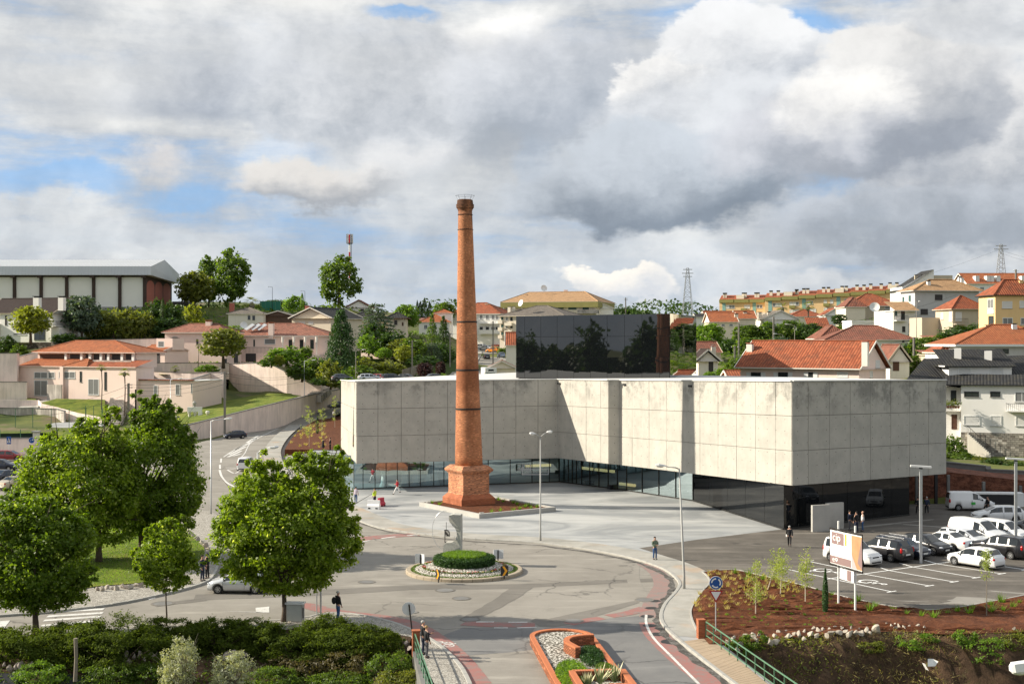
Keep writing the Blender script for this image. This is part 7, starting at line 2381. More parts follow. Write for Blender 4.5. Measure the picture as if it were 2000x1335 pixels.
# ------------------------------------------------------------------ hillside trees: a few crown shapes, scaled one by one
def unit_crown(name,blobs,n,size,seed,clumps=50,spread=.2,inner=.5,aspect=.65,up=.5):
 P,Q=crown_pts(blobs,n,seed,clumps,spread,inner)
 return leaves(name,P,Q,size,M['leaf_mid'],seed,aspect,up)
CR={}
CR['round']=[unit_crown('crown',[(0,0,.58,.40,.40,.34),(.18,0,.72,.22,.26,.22),(-.2,.05,.66,.24,.26,.24),(.05,0,.40,.42,.36,.2),(-.1,0,.82,.2,.2,.15)],2600,.075,s)for s in(1,2,3)]
CR['bush']=[unit_crown('crown',[(0,0,.42,.46,.42,.42),(.25,0,.36,.26,.3,.34),(-.27,.05,.34,.24,.3,.32),(.05,0,.66,.26,.26,.26)],1900,.085,s)for s in(4,5)]
CR['poplar']=[unit_crown('crown',[(0,0,.5,.34,.34,.42),(.12,0,.72,.22,.26,.22),(-.16,0,.62,.2,.26,.25),(.2,0,.42,.26,.24,.2),(-.12,0,.36,.24,.22,.18),(.05,0,.88,.16,.16,.12)],3400,.06,s,34,.2,.5)for s in(6,7)]
def conifer_mesh(seed,n=3600,layers=13,droop=.12,power=.85,sz=.06):
 q=np.random.default_rng(seed)
 P=[];Nn=[]
 per=n//(layers*7)
 for l in range(layers):
  h=.06+.92*l/layers
  R_=.5*(1-h)**power+.02
  k=7 if l<layers-3 else 4
  for b in range(k):
   a=2*math.pi*(b+q.uniform(-.3,.3))/k+l
   rr=q.uniform(.15,1.0,per)**.7*R_*q.uniform(.8,1.15)
   da=q.normal(0,.30,per)
   P.append(np.stack([rr*np.cos(a+da),rr*np.sin(a+da),h-rr*droop+q.normal(0,.02,per)],1))
   Nn.append(np.stack([np.cos(a+da)*.5,np.sin(a+da)*.5,np.full(per,.6)],1))
 return leaves('crown',np.concatenate(P),np.concatenate(Nn),sz,M['leaf_conifer'],seed,.4,.5,.6)
CR['conifer']=[conifer_mesh(8),conifer_mesh(9,3000,11,.2,.8)]
CR['bigconifer']=[conifer_mesh(10,7000,16,.05,.62,.05)]
CR['cedar']=[conifer_mesh(11,4200,9,.25,.45,.06)]
def columnar(seed):
 q=np.random.default_rng(seed);n=1600
 h=q.uniform(0,1,n);rr=.5*np.sin(np.clip(h*.97+.05,0,1)*np.pi)**.5*(1.1-.5*h)*q.uniform(.7,1.05,n);a=q.uniform(0,6.28,n)
 return leaves('crown',np.stack([rr*np.cos(a),rr*np.sin(a),h],1),np.stack([np.cos(a),np.sin(a),h*0+.3],1),.09,M['leaf_dark'],seed,.4,.8,.5)
CR['column']=[columnar(12)]
def weep(seed):
 q=np.random.default_rng(seed);P=[]
 for k in range(70):
  a=q.uniform(0,6.28);L=q.uniform(.25,.5);m=34;t=np.linspace(.05,1,m)
  r_=L*np.sqrt(t);z=.9*(1-t**2.2)*q.uniform(.7,1.05)+q.normal(0,.01,m)
  P.append(np.stack([r_*np.cos(a)+q.normal(0,.012,m),r_*np.sin(a)+q.normal(0,.012,m),z],1))
 P=np.concatenate(P);return leaves('crown',P,P*[1,1,0],.07,M['leaf_blue'],seed,.3,.1,.5)
CR['weeping']=[weep(13)]
def palm_mesh(seed,skirt=True):
 mb=MB();rr=random.Random(seed)
 for k in range(34):
  a=k*2.4;el=rr.uniform(-.5,1.25);L=rr.uniform(.38,.52)
  p=Vector((0,0,.0));d=Vector((math.cos(a)*math.cos(el),math.sin(a)*math.cos(el),math.sin(el)));sd=Vector((-math.sin(a),math.cos(a),0))
  pts=[Vector((0,0,0))+d*L*t+Vector((0,0,-.30*t*t*L))for t in(0,.4,.75,1)]
  for j in range(7):
   w=(j-3)/3*.5
   tip=pts[3]+sd*w*L*.9-d*abs(w)*L*.35
   mb.face(pts[1]+sd*w*.03,pts[2]+sd*(w*L*.5+.012),tip,pts[2]+sd*(w*L*.5-.012))
 return mb.mesh('crown',M['leaf_olive'])
CR['palm']=[palm_mesh(14)]
trunk_me=trunk_mb(.6,.03,[(.2,0,.7),(-.2,.1,.7),(0,-.2,.75),(.1,.2,.6)],3).mesh('trunk',M['trunk'],True)
straight_me=MB().tube([(0,0,-.05),(0,0,.5),(0,0,.9)],[.03,.02,.006],7).mesh('trunk',M['trunk'],True)
KINDN={'round':'broadleaf_tree','bush':'shrub','poplar':'poplar_tree','conifer':'conifer','bigconifer':'conifer','cedar':'cedar_tree','column':'cypress','weeping':'weeping_tree','palm':'palm_tree'}
cnt=0
def far(kind,px,top,bot,wpx,D,leaf,label,group=None,cat=None):
 """a tree of the hillside from its place in the photograph: column, top, foot, width and distance"""
 global cnt;cnt+=1
 p=AT(px,bot,D);s=D/FPX
 H=(bot-top)*s;Wd=wpx*s*(1.22 if kind in('poplar','round','bush')else 1)
 t=thing(KINDN[kind],label,cat or('shrub' if kind=='bush' else 'tree'),p,0,group)
 if kind=='palm':
  o=link('crown',CR[kind][0],t,(0,0,H-Wd*.48),cnt*1.3);o.scale=(Wd,Wd,Wd)
  k_=Wd*.035
  MB().tube([(0,0,-.5),(.15,0,H*.5),(0,0,H-Wd*.45)],[k_*1.3,k_,k_*1.1],8).build('trunk',M['trunk'],t)
  MB().ell((0,0,H-Wd*.62),Wd*.13,Wd*.13,Wd*.17).build('dead_frond_skirt',M['oldwood'],t)
 else:
  me=CR[kind][cnt%len(CR[kind])]
  o=link('crown',me,t,(0,0,0),cnt*2.1);o.scale=(Wd,Wd,H)
  paint(o,M[leaf])
  o2=link('trunk',trunk_me if kind in('round','bush','poplar')else straight_me,t);o2 .scale=(max(Wd,H*.5),max(Wd,H*.5),H)
 return t
far('poplar',452,483,606,88,372,'leaf_mid','tall poplar on the left skyline, right of the sports hall')
far('poplar',408,495,606,50,376,'leaf_mid','slimmer poplar directly left of the tallest left skyline poplar')
far('poplar',662,496,604,84,385,'leaf_mid','tall poplar in front of the red and white mast')
far('round',380,526,608,76,366,'leaf_olive','olive brown tree between the sports hall and the left poplars')
far('palm',492,570,612,44,362,'leaf_mid','palm on the skyline right of the left poplars')
far('round',160,572,668,72,297,'leaf_blue','grey-green tree right of the dark-roofed white house')
far('round',60,594,666,80,286,'leaf_yellow','light green tree in front of the dark-roofed white house')
for px,top,w in((190,600,50),(222,595,56),(255,597,54),(283,602,46)):far('bush',px,top,662,w,300,'leaf_olive','bamboo clump in the feathery hedge below the sports hall','bamboo clumps below the sports hall')
far('bush',300,578,662,54,305,'leaf_dark','tall ivy mound left of the ivy pillar below the sports hall')
far('bush',338,581,660,48,306,'leaf_dark','ivy mound right of the tall one below the sports hall');far('column',318,582,640,14,302,'leaf_dark','thin ivy-covered pillar below the sports hall')
far('bush',330,612,664,70,302,'leaf_dark','dark hedge behind the pink villa wall');far('bush',378,588,650,44,312,'leaf_yellow','shrub with yellow flowers behind the pink villa')
far('bush',130,648,672,54,293,'leaf_dark','dark low hedge below the dark-roofed white house');far('bush',12,652,690,36,286,'leaf_dark','dark bush at the left edge below the white house');far('bush',38,668,700,34,284,'leaf_mid','small green bush on the dry stone wall')
far('round',436,638,712,88,268,'leaf_olive','magnolia with pale blossoms in front of the pink villa');far('bush',405,709,728,40,266,'leaf_bright','bright green bush on the terrace lawn')
far('palm',342,708,732,24,266,'leaf_mid','small palm on the terrace lawn');far('palm',387,668,712,16,272,'leaf_mid','thin yucca at the corner of the pink villa')
far('palm',198,706,797,24,246,'leaf_mid','left palm by the long garden stair');far('palm',243,712,806,30,240,'leaf_mid','right palm by the long garden stair')
far('bigconifer',666,600,742,84,268,'leaf_conifer','large dense green conifer above the left end of the arts centre')
far('cedar',735,586,655,84,312,'leaf_blue','blue-green cedar with drooping branches on the left hill');far('bush',735,625,690,60,308,'leaf_dark','dark shrub below the blue-green cedar')
far('weeping',843,666,712,52,300,'leaf_blue','blue weeping conifer in the garden left of the chimney')
far('conifer',866,612,706,48,318,'leaf_dark','dark conifer immediately left of the chimney');far('conifer',844,608,690,40,326,'leaf_mid','lighter fir left of the dark conifer by the chimney')
for px,top,w in((829,582,16),(821,588,13),(839,588,11),(815,586,9)):far('column',px,top,632,w,380,'leaf_dark','pointed dark cypress in the cluster on the skyline','cypresses on the skyline left of the chimney')
far('round',795,591,650,46,345,'leaf_bright','bright yellow-green tree right of the blue-green cedar');far('round',868,588,632,44,395,'leaf_mid','round green tree on the skyline touching the chimney');far('bush',575,574,612,44,392,'leaf_bright','light green bush on the skyline left of the tall poplar')
far('bush',540,582,606,60,398,'leaf_dark','dark wood edge on the skyline behind the green screen');far('column',590,572,605,10,388,'leaf_bright','spindly light tree on the skyline left of the tall poplar')
G1='garden shrubs on the left hillside'
for px,top,bot,w,D,lf,lab in((560,672,712,80,276,'leaf_bright','clipped bright hedge sloping up to the villa arcade'),(530,694,716,44,272,'leaf_bright','end of the bright hedge by the retaining wall'),(545,690,712,20,270,'leaf_yellow','small rounded yellow-green bush before the hedge'),(590,700,742,60,272,'leaf_mid','green shrub above the sloping retaining wall'),(616,690,745,50,270,'leaf_mid','tall green shrub left of the big conifer'),(646,698,755,52,262,'leaf_olive','round grey-green shrub at the foot of the big conifer'),(598,672,700,24,278,'leaf_mid','clipped ball bush by the villa arcade'),(700,710,748,70,255,'leaf_mid','leafy shrub above the arts centre roof at left'),(722,698,745,70,270,'leaf_olive','olive shrub behind the grey street lamp pole'),(712,694,728,34,274,'leaf_yellow','yellow-green ball shrub in the hillside garden'),(760,700,744,64,272,'leaf_olive','broad olive shrub above the garden path wall'),(720,650,690,44,300,'leaf_bright','bright bush under the cedar'),(770,640,690,60,305,'leaf_dark','dark shrub in the middle of the hillside garden'),(785,658,690,54,300,'leaf_olive','brownish shrub left of the dark one by the path'),(805,655,696,50,298,'leaf_mid','mid green shrub above the path'),(789,670,706,38,290,'leaf_yellow','pale yellow-green tree beside the leaning pole'),(750,675,700,28,292,'leaf_bright','small bright bush by the path'),(870,668,708,40,304,'leaf_dark','dark bush at the foot of the conifer by the chimney'),(690,735,752,60,245,'leaf_mid','low green bush right behind the roof edge'),(640,730,752,60,262,'leaf_dark','dark hedge above the lower retaining wall'),(825,690,716,60,288,'leaf_dark','low dark hedge along the path wall'),(760,715,740,80,280,'leaf_dark','dark hedge below the path wall')):
 far('bush',px,top,bot,w,D,lf,lab)
far('round',830,706,745,30,262,'leaf_purple','purple-leaved small tree in front of the wooden fence, left one');far('round',861,704,740,20,276,'leaf_purple','purple-leaved small tree in front of the wooden fence, right one')
far('bush',985,676,694,30,340,'leaf_mid','green hedge beside the uphill street');far('bush',998,722,745,16,240,'leaf_mid','bush beside the cream garage')
for px,top,bot,w,D,lf,kd,lab in((1385,628,705,64,290,'leaf_bright','round','big bright green tree just right of the black box'),(1425,660,715,60,285,'leaf_dark','round','dark green tree behind the faded orange roof house'),(1470,655,720,70,280,'leaf_mid','round','broad green tree left of the long red roof'),(1460,632,680,56,300,'leaf_mid','round','green tree below the orange-roofed house on the right hill'),(1500,625,690,60,300,'leaf_mid','round','green tree by the tall pole on the right hill'),(1545,622,690,60,305,'leaf_mid','round','wide green tree below the mossy grey roof'),(1582,628,690,54,300,'leaf_dark','round','dark green tree below the palms'),(1522,655,700,50,280,'leaf_blue','round','grey-green olive tree on the right hill'),(1440,690,738,44,240,'leaf_mid','bush','green bush by the poles left of the long red roof'),(1600,640,690,40,290,'leaf_dark','column','dark narrow tree right of the palms'),(1640,640,672,70,275,'leaf_mid','bush','green bank of shrubs behind the hip roofs'),(1680,622,652,80,290,'leaf_mid','bush','shrubs below the brick house with the dish'),(1740,624,662,44,266,'leaf_bright','bush','bright shrub left of the pale grey corner house'),(1720,615,650,60,285,'leaf_mid','bush','green thicket between the brick house and the grey corner house'),(1640,612,640,30,305,'leaf_dark','round','small dark tree left of the brick house'),(1805,655,712,60,226,'leaf_mid','round','green tree between the poles and the tan hip house'),(1775,660,720,44,228,'leaf_dark','bush','dark shrubs behind the gabled house'),(1790,690,730,50,210,'leaf_mid','bush','shrubs behind the low shed'),(1905,565,600,30,330,'leaf_dark','conifer','dark fir behind the tan hip roof'),(1870,634,664,70,228,'leaf_dark','bush','left part of the clipped hedge under the tan hip house'),(1910,628,662,60,226,'leaf_dark','bush','right part of the clipped hedge under the tan hip house'),(1845,646,676,40,230,'leaf_mid','bush','low end of the clipped hedge'),(1850,660,680,44,220,'leaf_bright','bush','bright clipped block hedge above the slate roofs'),(1890,656,678,50,216,'leaf_bright','bush','bright clipped hedge left of the orange villa roof'),(1860,842,905,44,163,'leaf_mid','bush','climbing shrub against the slate-roofed house by the concrete corner'),(1880,880,910,60,160,'leaf_mid','bush','green garden bush with flowers below the outside stair'),(1912,888,912,40,158,'leaf_olive','bush','flowering bush at the foot of the outside stair'),(1950,892,918,60,152,'leaf_dark','bush','dark bush with white flowers above the grey retaining wall'),(1985,896,918,50,151,'leaf_mid','bush','green bush by the rear lamp at the right edge'),(1410,716,745,50,215,'leaf_bright','bush','bright green bush beside the small porch house'),(1385,722,745,24,214,'leaf_bright','bush','small bright bush at the porch')):
 far(kd,px,top,bot,w,D,lf,lab)
far('palm',1528,584,628,32,372,'leaf_olive','left palm below the skyline apartment row');far('palm',1578,581,632,34,368,'leaf_olive','right, taller palm below the skyline apartment row')
for px,top,bot,w,D in((1215,601,618,40,600),(1238,604,618,44,600),(1262,605,620,30,620)):far('round',px,top,bot,w,D,'leaf_dark','umbrella pine on the skyline above the black box','pines above the black box')
def wood(name,spots,n,size,lf,seed):
 P,Q=crown_pts([(x,y,z+h*.5,w,w*.8,h*.5)for x,y,z,w,h in spots],n,seed,30*len(spots),.18,.5)
 tag(link(name,leaves(name,P,Q,size,M[lf],seed)),kind='stuff')
wr=random.Random(5)
wood('distant_wood',[(x,560+wr.uniform(-30,60),22+4*wr.random(),14,9)for x in range(-260,260,18)],9000,1.7,'leaf_dark',20)
wood('distant_wood',[(-145+.735*s_+wr.uniform(-9,9),-15-.676*s_+wr.uniform(-9,9),-2,wr.uniform(5,9),wr.choice((17,18,19,20,22,23)))for s_ in range(-120,190,6)],46000,1.9,'leaf_dark',22)
r=np.random.default_rng(6)
n=40000
x=r.uniform(-120,150,n);y=r.uniform(228,420,n);k=((x<-8)|(x>40))&(np.abs(x+y*.02)<y*.45)
x,y=x[k],y[k];z=zt_np(x,y)
px_=1000+2500*x/y;py_=667.5+2500*(16.5-z)/y
k=~((px_<670)&(py_>715))&~((px_<330)&(py_>660))&~((px_>870)&(px_<1010))
P=np.stack([x,y,z+r.uniform(0,.7,len(x))],1)[k]
tag(link('undergrowth',leaves('undergrowth',P,flat_n(P),.9,M['leaf_mid'],6,.6,.5)),kind='stuff')
# ------------------------------------------------------------------ lamps, poles, wires, signs
def post_tube(mb,h,r0,r1):mb.tube([(0,0,0),(0,0,h)],[r0,r1],10)
def lamp(label,p,H,arms,mat='greypaint',head=.62,r=.075,lean=0.0):
 """arms: (reach, rise, heading)"""
 t=thing('street_lamp',label,'street lamp',p)
 MB().tube([(0,0,-.1),(0,0,.9),(lean,0,H)],[r*1.25,r,r*.6],10).build('post',M[mat],t,smooth=True)
 for reach,rise,a in arms:
  d=Vector((math.cos(a),math.sin(a),0));top=Vector((lean,0,H))
  e=top+d*reach+Vector((0,0,rise))
  MB().tube([top-Vector((0,0,.05)),top+d*reach*.3+Vector((0,0,rise*.45)),e],r*.5,7).build('arm',M[mat],t,smooth=True)
  Mx=Matrix.Translation(e)@Matrix.Rotation(a,4,'Z')@Matrix.Rotation(-.12,4,'Y')
  mb=MB();L=head
  prof=[(0,.07,.06),(L*.25,.15,.11),(L*.7,.19,.13),(L,.13,.07)]
  vs=[]
  for x,w,hh in prof:vs+=[Mx@Vector(q)for q in((x,-w,0),(x,w,0),(x,w*.8,hh),(x,-w*.8,hh))]
  fs=[]
  for i in range(3):
   for j in range(4):fs.append((i*4+j,i*4+(j+1)%4,i*4+4+(j+1)%4,i*4+4+j))
  fs+=[(3,2,1,0),(12,13,14,15)]
  hd=mb.add(vs,fs).build('lamp_head',M['white'],t)
  MB().ell((L*.6,0,-.02),L*.36,.16,.10,10,6,None).build('diffuser',M['plate'],hd).matrix_local=Mx
 return t
lamp('tall grey lamp with two arms in front of the concrete wall, right of the chimney',G(1055.5,1055,.1),8.5,[(.42,.28,R(170)),(.5,.42,R(5))],head=.5)
lamp('leaning grey lamp on the curved sidewalk with one arm to the left',G(1336,1149,.1),8.0,[(.85,.12,R(180))],lean=-.32,head=.75,r=.085)
lamp('slim blue-grey lamp behind the bright maple beside the street, arm to the right',G(412,1003,.1),8.9,[(1.25,.12,R(0))],'steel',.75)
lamp('lamp half hidden behind the bright maple with its head over the give-way mark',AT(503,1080,100.5),7.9,[(.75,.35,R(0))],'steel',.95)
lamp('tall lamp on the roadside pavement at the foot of the retaining wall',AT(594.5,807,268),11.0,[(1.5,.12,R(0))],'steel',.9)
lamp('slim lamp on the lawn in front of the pink annex',AT(333,828,230),8.0,[(1.3,.1,R(0))],'steel',.8)
lamp('old lamp on a concrete pole in the shrubs left of the chimney',AT(695,745,250),6.0,[(1.2,.2,R(0))],'pole',.5)
lamp('lamp on the right hill beside the pale grey corner house',AT(1790,668,240),7.5,[(.3,.1,R(0))],'pole',.4)
lamp('thin lamp among the trees left of the long red roof',AT(1552,690,270),6.0,[(1.2,.1,R(180))],'pole',.9)
lamp('second thin lamp among the trees left of the long red roof',AT(1529,680,280),3.0,[(1.2,.1,R(180))],'pole',.9)
lamp('lamp with a black arm on the left skyline above the green screen',AT(532,606,372),6.8,[(.8,.05,R(180))],'iron',.4)
lamp('lamp with a black arm on the skyline right of the green screen',AT(595.5,606,372),5.6,[(.8,.05,R(180))],'iron',.4)
def tlamp(label,p,H):
 t=thing('car_park_lamp',label,'street lamp',p)
 MB().box(-.10,-.07,-.1,.10,.07,H).build('post',M['steel'],t)
 mb=MB();mb.box(-.75,-.16,0,.75,.16,.13);o=mb.build('lamp_head',M['white'],t,loc=(0,0,H));o.rotation_euler=(0,R(3),R(-8))
 MB().box(-.12,-.10,-.12,.12,.10,-.001).build('bracket',M['dark'],o)
tlamp('square-post car park lamp with a flat T head standing among the parked cars',G(1798.5,1099,.1),7.1)
tlamp('square-post car park lamp with a flat T head at the right edge',G(1984,1077,.1),7.2)
t=thing('street_lamp','big white lamp head on a bracket at the lower right corner, closest to the camera','street lamp',AT(2070,1345,42))
MB().tube([(0,0,-14),(0,0,1.2)],.09,10).build('post',M['greypaint'],t);MB().tube([(0,0,.75),(-.9,0,.72)],.045,8).build('arm',M['greypaint'],t)
mb=MB();Mx=Matrix.Translation((-.9,0,.7))@Matrix.Rotation(R(-8),4,'Y')@Matrix.Rotation(R(180),4,'Z')
vs=[]
for x,w,hh in((0,.14,.18),(.12,.20,.24),(.62,.2,.24),(.72,.14,.14)):vs+=[Mx@Vector(q)for q in((x,-w,-.02),(x,w,-.02),(x,w*.8,hh),(x,-w*.8,hh))]
fs=[(i*4+j,i*4+(j+1)%4,i*4+4+(j+1)%4,i*4+4+j)for i in range(3)for j in range(4)]+[(3,2,1,0),(12,13,14,15)]
hd=mb.add(vs,fs).build('lamp_head',M['white'],t)
MB().ell((0,0,0),.33,.19,.15,14,8).build('diffuser',M['plate'],hd).matrix_local=Mx@Matrix.Translation((.38,0,-.03))
def pole(label,px,top,bot,D,arms=1,w=.16,mat='pole'):
 p=AT(px,bot,D);H=(bot-top)*D/FPX
 t=thing('utility_pole',label,'utility pole',p)
 mb=MB();mb.beam((0,0,-.5),(0,0,H),w*1.3,w*1.1);mb.build('post',M[mat],t)
 for k in range(arms):
  mb=MB();mb.beam((-.7,0,H-.3-.5*k),(.7,0,H-.3-.5*k),.07);mb.build('crossarm',M['iron'],t)
  for x in(-.6,0,.6):MB().lathe([(.05,0),(.06,.1),(.03,.2)],6,(x,0,H-.27-.5*k)).build('insulator',M['white'],t)
 return p+Vector((0,0,H-.2))
U1=pole('big concrete utility pole at the roadside wall below the retaining wall',439,726,841,222,1,.30)
U2=pole('concrete utility pole with switch boxes in front of the pink annex',251,748,812,226,2,.3)
U3=pole('thin dark utility pole right of the one with switch boxes',265,760,812,226,0,.2,'iron')
U4=pole('leaning wooden utility pole in front of the wooden fence left of the chimney',805,664,742,262,1,.25)
U5=pole('wooden utility pole right beside the dark conifer and the chimney',879,650,712,290,1,.25)
U6=pole('wooden utility pole beside the uphill street',963,627,722,312,2,.3)
U7=pole('utility pole with cross arms on the skyline above the black box',1222,581,625,420,2,.3)
U8=pole('tall pole on the right hill left of the olive tree',1511,618,700,290,0,.3)
U9=pole('pole behind the faded orange roof house',1435,675,745,240,1,.25)
U10=pole('taller pole right beside the pole behind the faded orange roof house',1443,632,738,262,0,.25)
U11=pole('pole between the gabled house and the tan cottage',1785,658,730,214,0,.25)
U12=pole('pole in front of the far orange-roofed block at the right edge',1984,526,575,330,1,.3)
U13=pole('pole below the right palm tree',1586,622,680,330,0,.22)
def wire(a,b,sag,off=(0,0,0),n=10):
 a=Vector(a)+Vector(off);b=Vector(b)+Vector(off)
 L=MB();L.tube([a.lerp(b,k/n)-Vector((0,0,sag*4*(k/n)*(1-k/n)))for k in range(n+1)],.022,4,cap=False)
 return L
def wires(label,segs,r=1):
 t=thing('overhead_wire',label,'cable',(0,0,0))
 for a,b,s,o in segs:wire(a,b,s,o).build('strand',M['wire'],t)
wires('bundle of black cables from the big concrete pole to the pole with switch boxes',[(U2,U1,.8,(0,0,-dz))for dz in(0,.5,1.1,1.9)])
wires('black cables sagging from the big concrete pole along the retaining wall to the right',[(U1,AT(600,728,262),.9,(0,0,-dz))for dz in(0,.4,1.5)])
wires('two black cables crossing the lawn down to the left edge',[(U2,AT(-40,790,190),1.6,(0,0,-dz))for dz in(.2,1.6)])
wires('cable from the leaning pole past the chimney to the street pole',[(U4,U5,.5,(0,0,0)),(U5,U6,.8,(0,0,0))])
wires('power cables over the right hill from the big pylon',[(AT(1950,488,420),AT(1230,590,440),8,(0,0,0)),(AT(1952,486,420),AT(2100,500,380),2,(0,0,0)),(AT(1952,492,420),AT(2100,508,380),2,(0,0,0))])
wires('thin cables in front of the pale grey corner house',[(U10,AT(1870,575,258),2.5,(0,0,0)),(U10,AT(1900,588,258),2.5,(0,0,0)),(U9,U11,1.5,(0,0,0)),(U9,U11,1.6,(0,0,-.8))])
def lattice(name,label,px,top,bot,D,wb,wt,n,arms,cat):
 p=AT(px,bot,D);H=(bot-top)*D/FPX
 t=thing(name,label,cat,p);mb=MB();th=.15
 c=lambda k,sx,sy:Vector((sx*(wb+(wt-wb)*k/n)/2,sy*(wb+(wt-wb)*k/n)/2,H*k/n))
 S4=((-1,-1),(1,-1),(1,1),(-1,1))
 for k in range(n):
  for i in range(4):
   mb.beam(c(k,*S4[i]),c(k+1,*S4[i]),th)
   mb.beam(c(k,*S4[i]),c(k+1,*S4[(i+1)%4]),th*.6);mb.beam(c(k+1,*S4[i]),c(k+1,*S4[(i+1)%4]),th*.5)
 mb.build('lattice',M['steel'],t)
 for z,L in arms:MB().beam((-L,0,H*z),(L,0,H*z),.25).build('crossarm',M['steel'],t)
 return t
lattice('pylon','grey lattice pylon on the skyline above the right end of the black box',1343,523,628,450,4.0,.7,11,((.97,1.6),(.9,2.0),(.84,1.6)),'pylon')
lattice('pylon','grey lattice pylon at the right edge of the skyline',1955,477,570,420,3.2,.7,10,((.97,1.8),(.9,2.4)),'pylon')
p=AT(683,560,430);s_=430/FPX
t=thing('telecom_mast','red and white telecom mast with antenna rack above the tall poplar','mast',p)
for k in range(6):MB().tube([(0,0,k*17*s_),(0,0,(k+1)*17*s_)],.32,8).build('mast_section',M['redlens' if k%2 else 'white'],t)
MB().beam((.55,0,0),(.55,0,100*s_),.15).build('cable_ladder',M['iron'],t)
for k in range(6):
 a=k*1.047;MB().box(-.18,-.12,85*s_,.18,.12,103*s_,Matrix.Translation((.95*math.cos(a),.95*math.sin(a),0))).build('antenna',M['steel' if k%2 else 'white'],t)
MB().lathe([(1.0,84*s_),(1.0,84*s_+.2)],12).build('platform',M['iron'],t);MB().tube([(0,0,100*s_),(0,0,110*s_)],.05,5).build('spike',M['steel'],t)
# --- traffic signs
def disc(name,r,mat,parent,z,y=0.0,n=28,x=0.0):
 mb=MB();P=[(x+r*math.cos(2*math.pi*k/n),y,z+r*math.sin(2*math.pi*k/n))for k in range(n)]
 Q=[(a,b+.02,c)for a,b,c in P]
 mb.add(P+Q,[tuple(range(n)),tuple(range(2*n-1,n-1,-1))]+[(k,n+k,n+(k+1)%n,(k+1)%n)for k in range(n)])
 return mb.build(name,M[mat],parent)
M['signblue']=plain('sign_blue',(0.012,0.075,0.30),.4,var=.03);M['signwhite']=plain('sign_white',(.78,.78,.78),.4,var=.02);M['signred']=plain('sign_red',(.38,.015,.02),.4,var=.03);M['signback']=plain('sign_back',(.62,.64,.66),.45,0,var=.06)
M['signorange']=plain('sign_orange',(.80,.36,.015),.45,var=.03)
def roundabout_arrows(parent,z,r):
 for k in range(3):
  a0=R(100+120*k);mb=MB();n=9
  for j in range(n):
   t0,t1=a0+R(78)*j/n,a0+R(78)*(j+1)/n
   mb.face(*[(q*math.cos(t),-.018,z+q*math.sin(t))for q,t in((r*.58,t0),(r*.58,t1),(r*.80,t1),(r*.80,t0))][::-1])
  t1=a0;e=[(.5,0),(.88,0),(.69,-.26)]
  mb.face(*[(r*q*math.cos(t1+d),-.019,z+r*q*math.sin(t1+d))for q,d in e]);mb.build('arrow',M['signwhite'],parent)
def triangle(parent,z,s,y=0):
 for nm,k,m,dy in(('triangle',1,'signred',0),('triangle_face',.70,'signwhite',-.012)):
  P=[(-s*k,y+dy,z+s*.58*k),(0,y+dy,z-s*1.16*k),(s*k,y+dy,z+s*.58*k)]
  MB().add(P+[(a,b+.02,c)for a,b,c in P],[(0,1,2),(5,4,3),(0,3,4,1),(1,4,5,2),(2,5,3,0)]).build(nm,M[m],parent)
t=thing('traffic_sign','blue roundabout sign above a red and white give-way triangle on the red mulch','road sign',G(1398,1231,.16))
MB().tube([(0,0,-.1),(0,0,3.05)],.035,8).build('post',M['steel'],t)
disc('rim',.385,'signwhite',t,2.72,-.06);disc('disc',.355,'signblue',t,2.72,-.072);bl=Matrix;roundabout_arrows(t,2.72,.355)
for o in list(t.children):
 if o.name.startswith('arrow'):o.location.y=-.072
triangle(t,2.06,.40,-.06)
t=thing('traffic_sign','back of a round road sign on a dark leaning post by the brick post','road sign',G(809,1265,.1))
MB().tube([(0,0,-.1),(-.28,0,2.35)],.04,8).build('post',M['iron'],t);o=disc('sign_plate',.36,'signback',t,2.1,.06,x=-.30)
for px,lab,hh in((618.5,'thin white post beside the grey sign post near the utility cabinet',3.0),(626.5,'thicker grey sign post near the utility cabinet',3.6)):
 o=MB().tube([(0,0,0),(0,0,hh)],.04 if px<620 else.06,8).build('sign_post',M['steel'],None,loc=G(px,1200,.1));tag(o,lab,'post')
t=thing('traffic_sign','blue square pedestrian crossing sign at the far left above the red car','road sign',AT(17.5,885,178));MB().tube([(0,0,-.5),(0,0,1.6)],.04,6).build('post',M['white'],t)
MB().box(-.30,-.05,1.3,.30,-.02,2.35).build('plate',M['signblue'],t);MB().face((-.24,-.055,1.5),(.24,-.055,1.5),(0,-.055,2.2)).build('symbol',M['signwhite'],t);MB().face((-.07,-.06,1.55),(.07,-.06,1.55),(.04,-.06,2.0),(-.04,-.06,2.0)).build('figure',M['dark'],t)
t=thing('traffic_sign','blue round turn-right sign above a give-way triangle by the gate pillar','road sign',AT(62,900,166));MB().tube([(0,0,-.4),(0,0,3.0)],.04,6).build('post',M['white'],t)
disc('rim',.40,'signwhite',t,2.7,-.05);disc('disc',.37,'signblue',t,2.7,-.062);triangle(t,1.9,.36,-.05)
mb=MB();mb.beam((-.10,-.07,2.5),(-.10,-.07,2.78),.08,.01);mb.beam((-.10,-.07,2.76),(.12,-.07,2.76),.08,.01);mb.face((.10,-.072,2.66),(.24,-.072,2.76),(.10,-.072,2.88));mb.build('arrow',M['signwhite'],t)
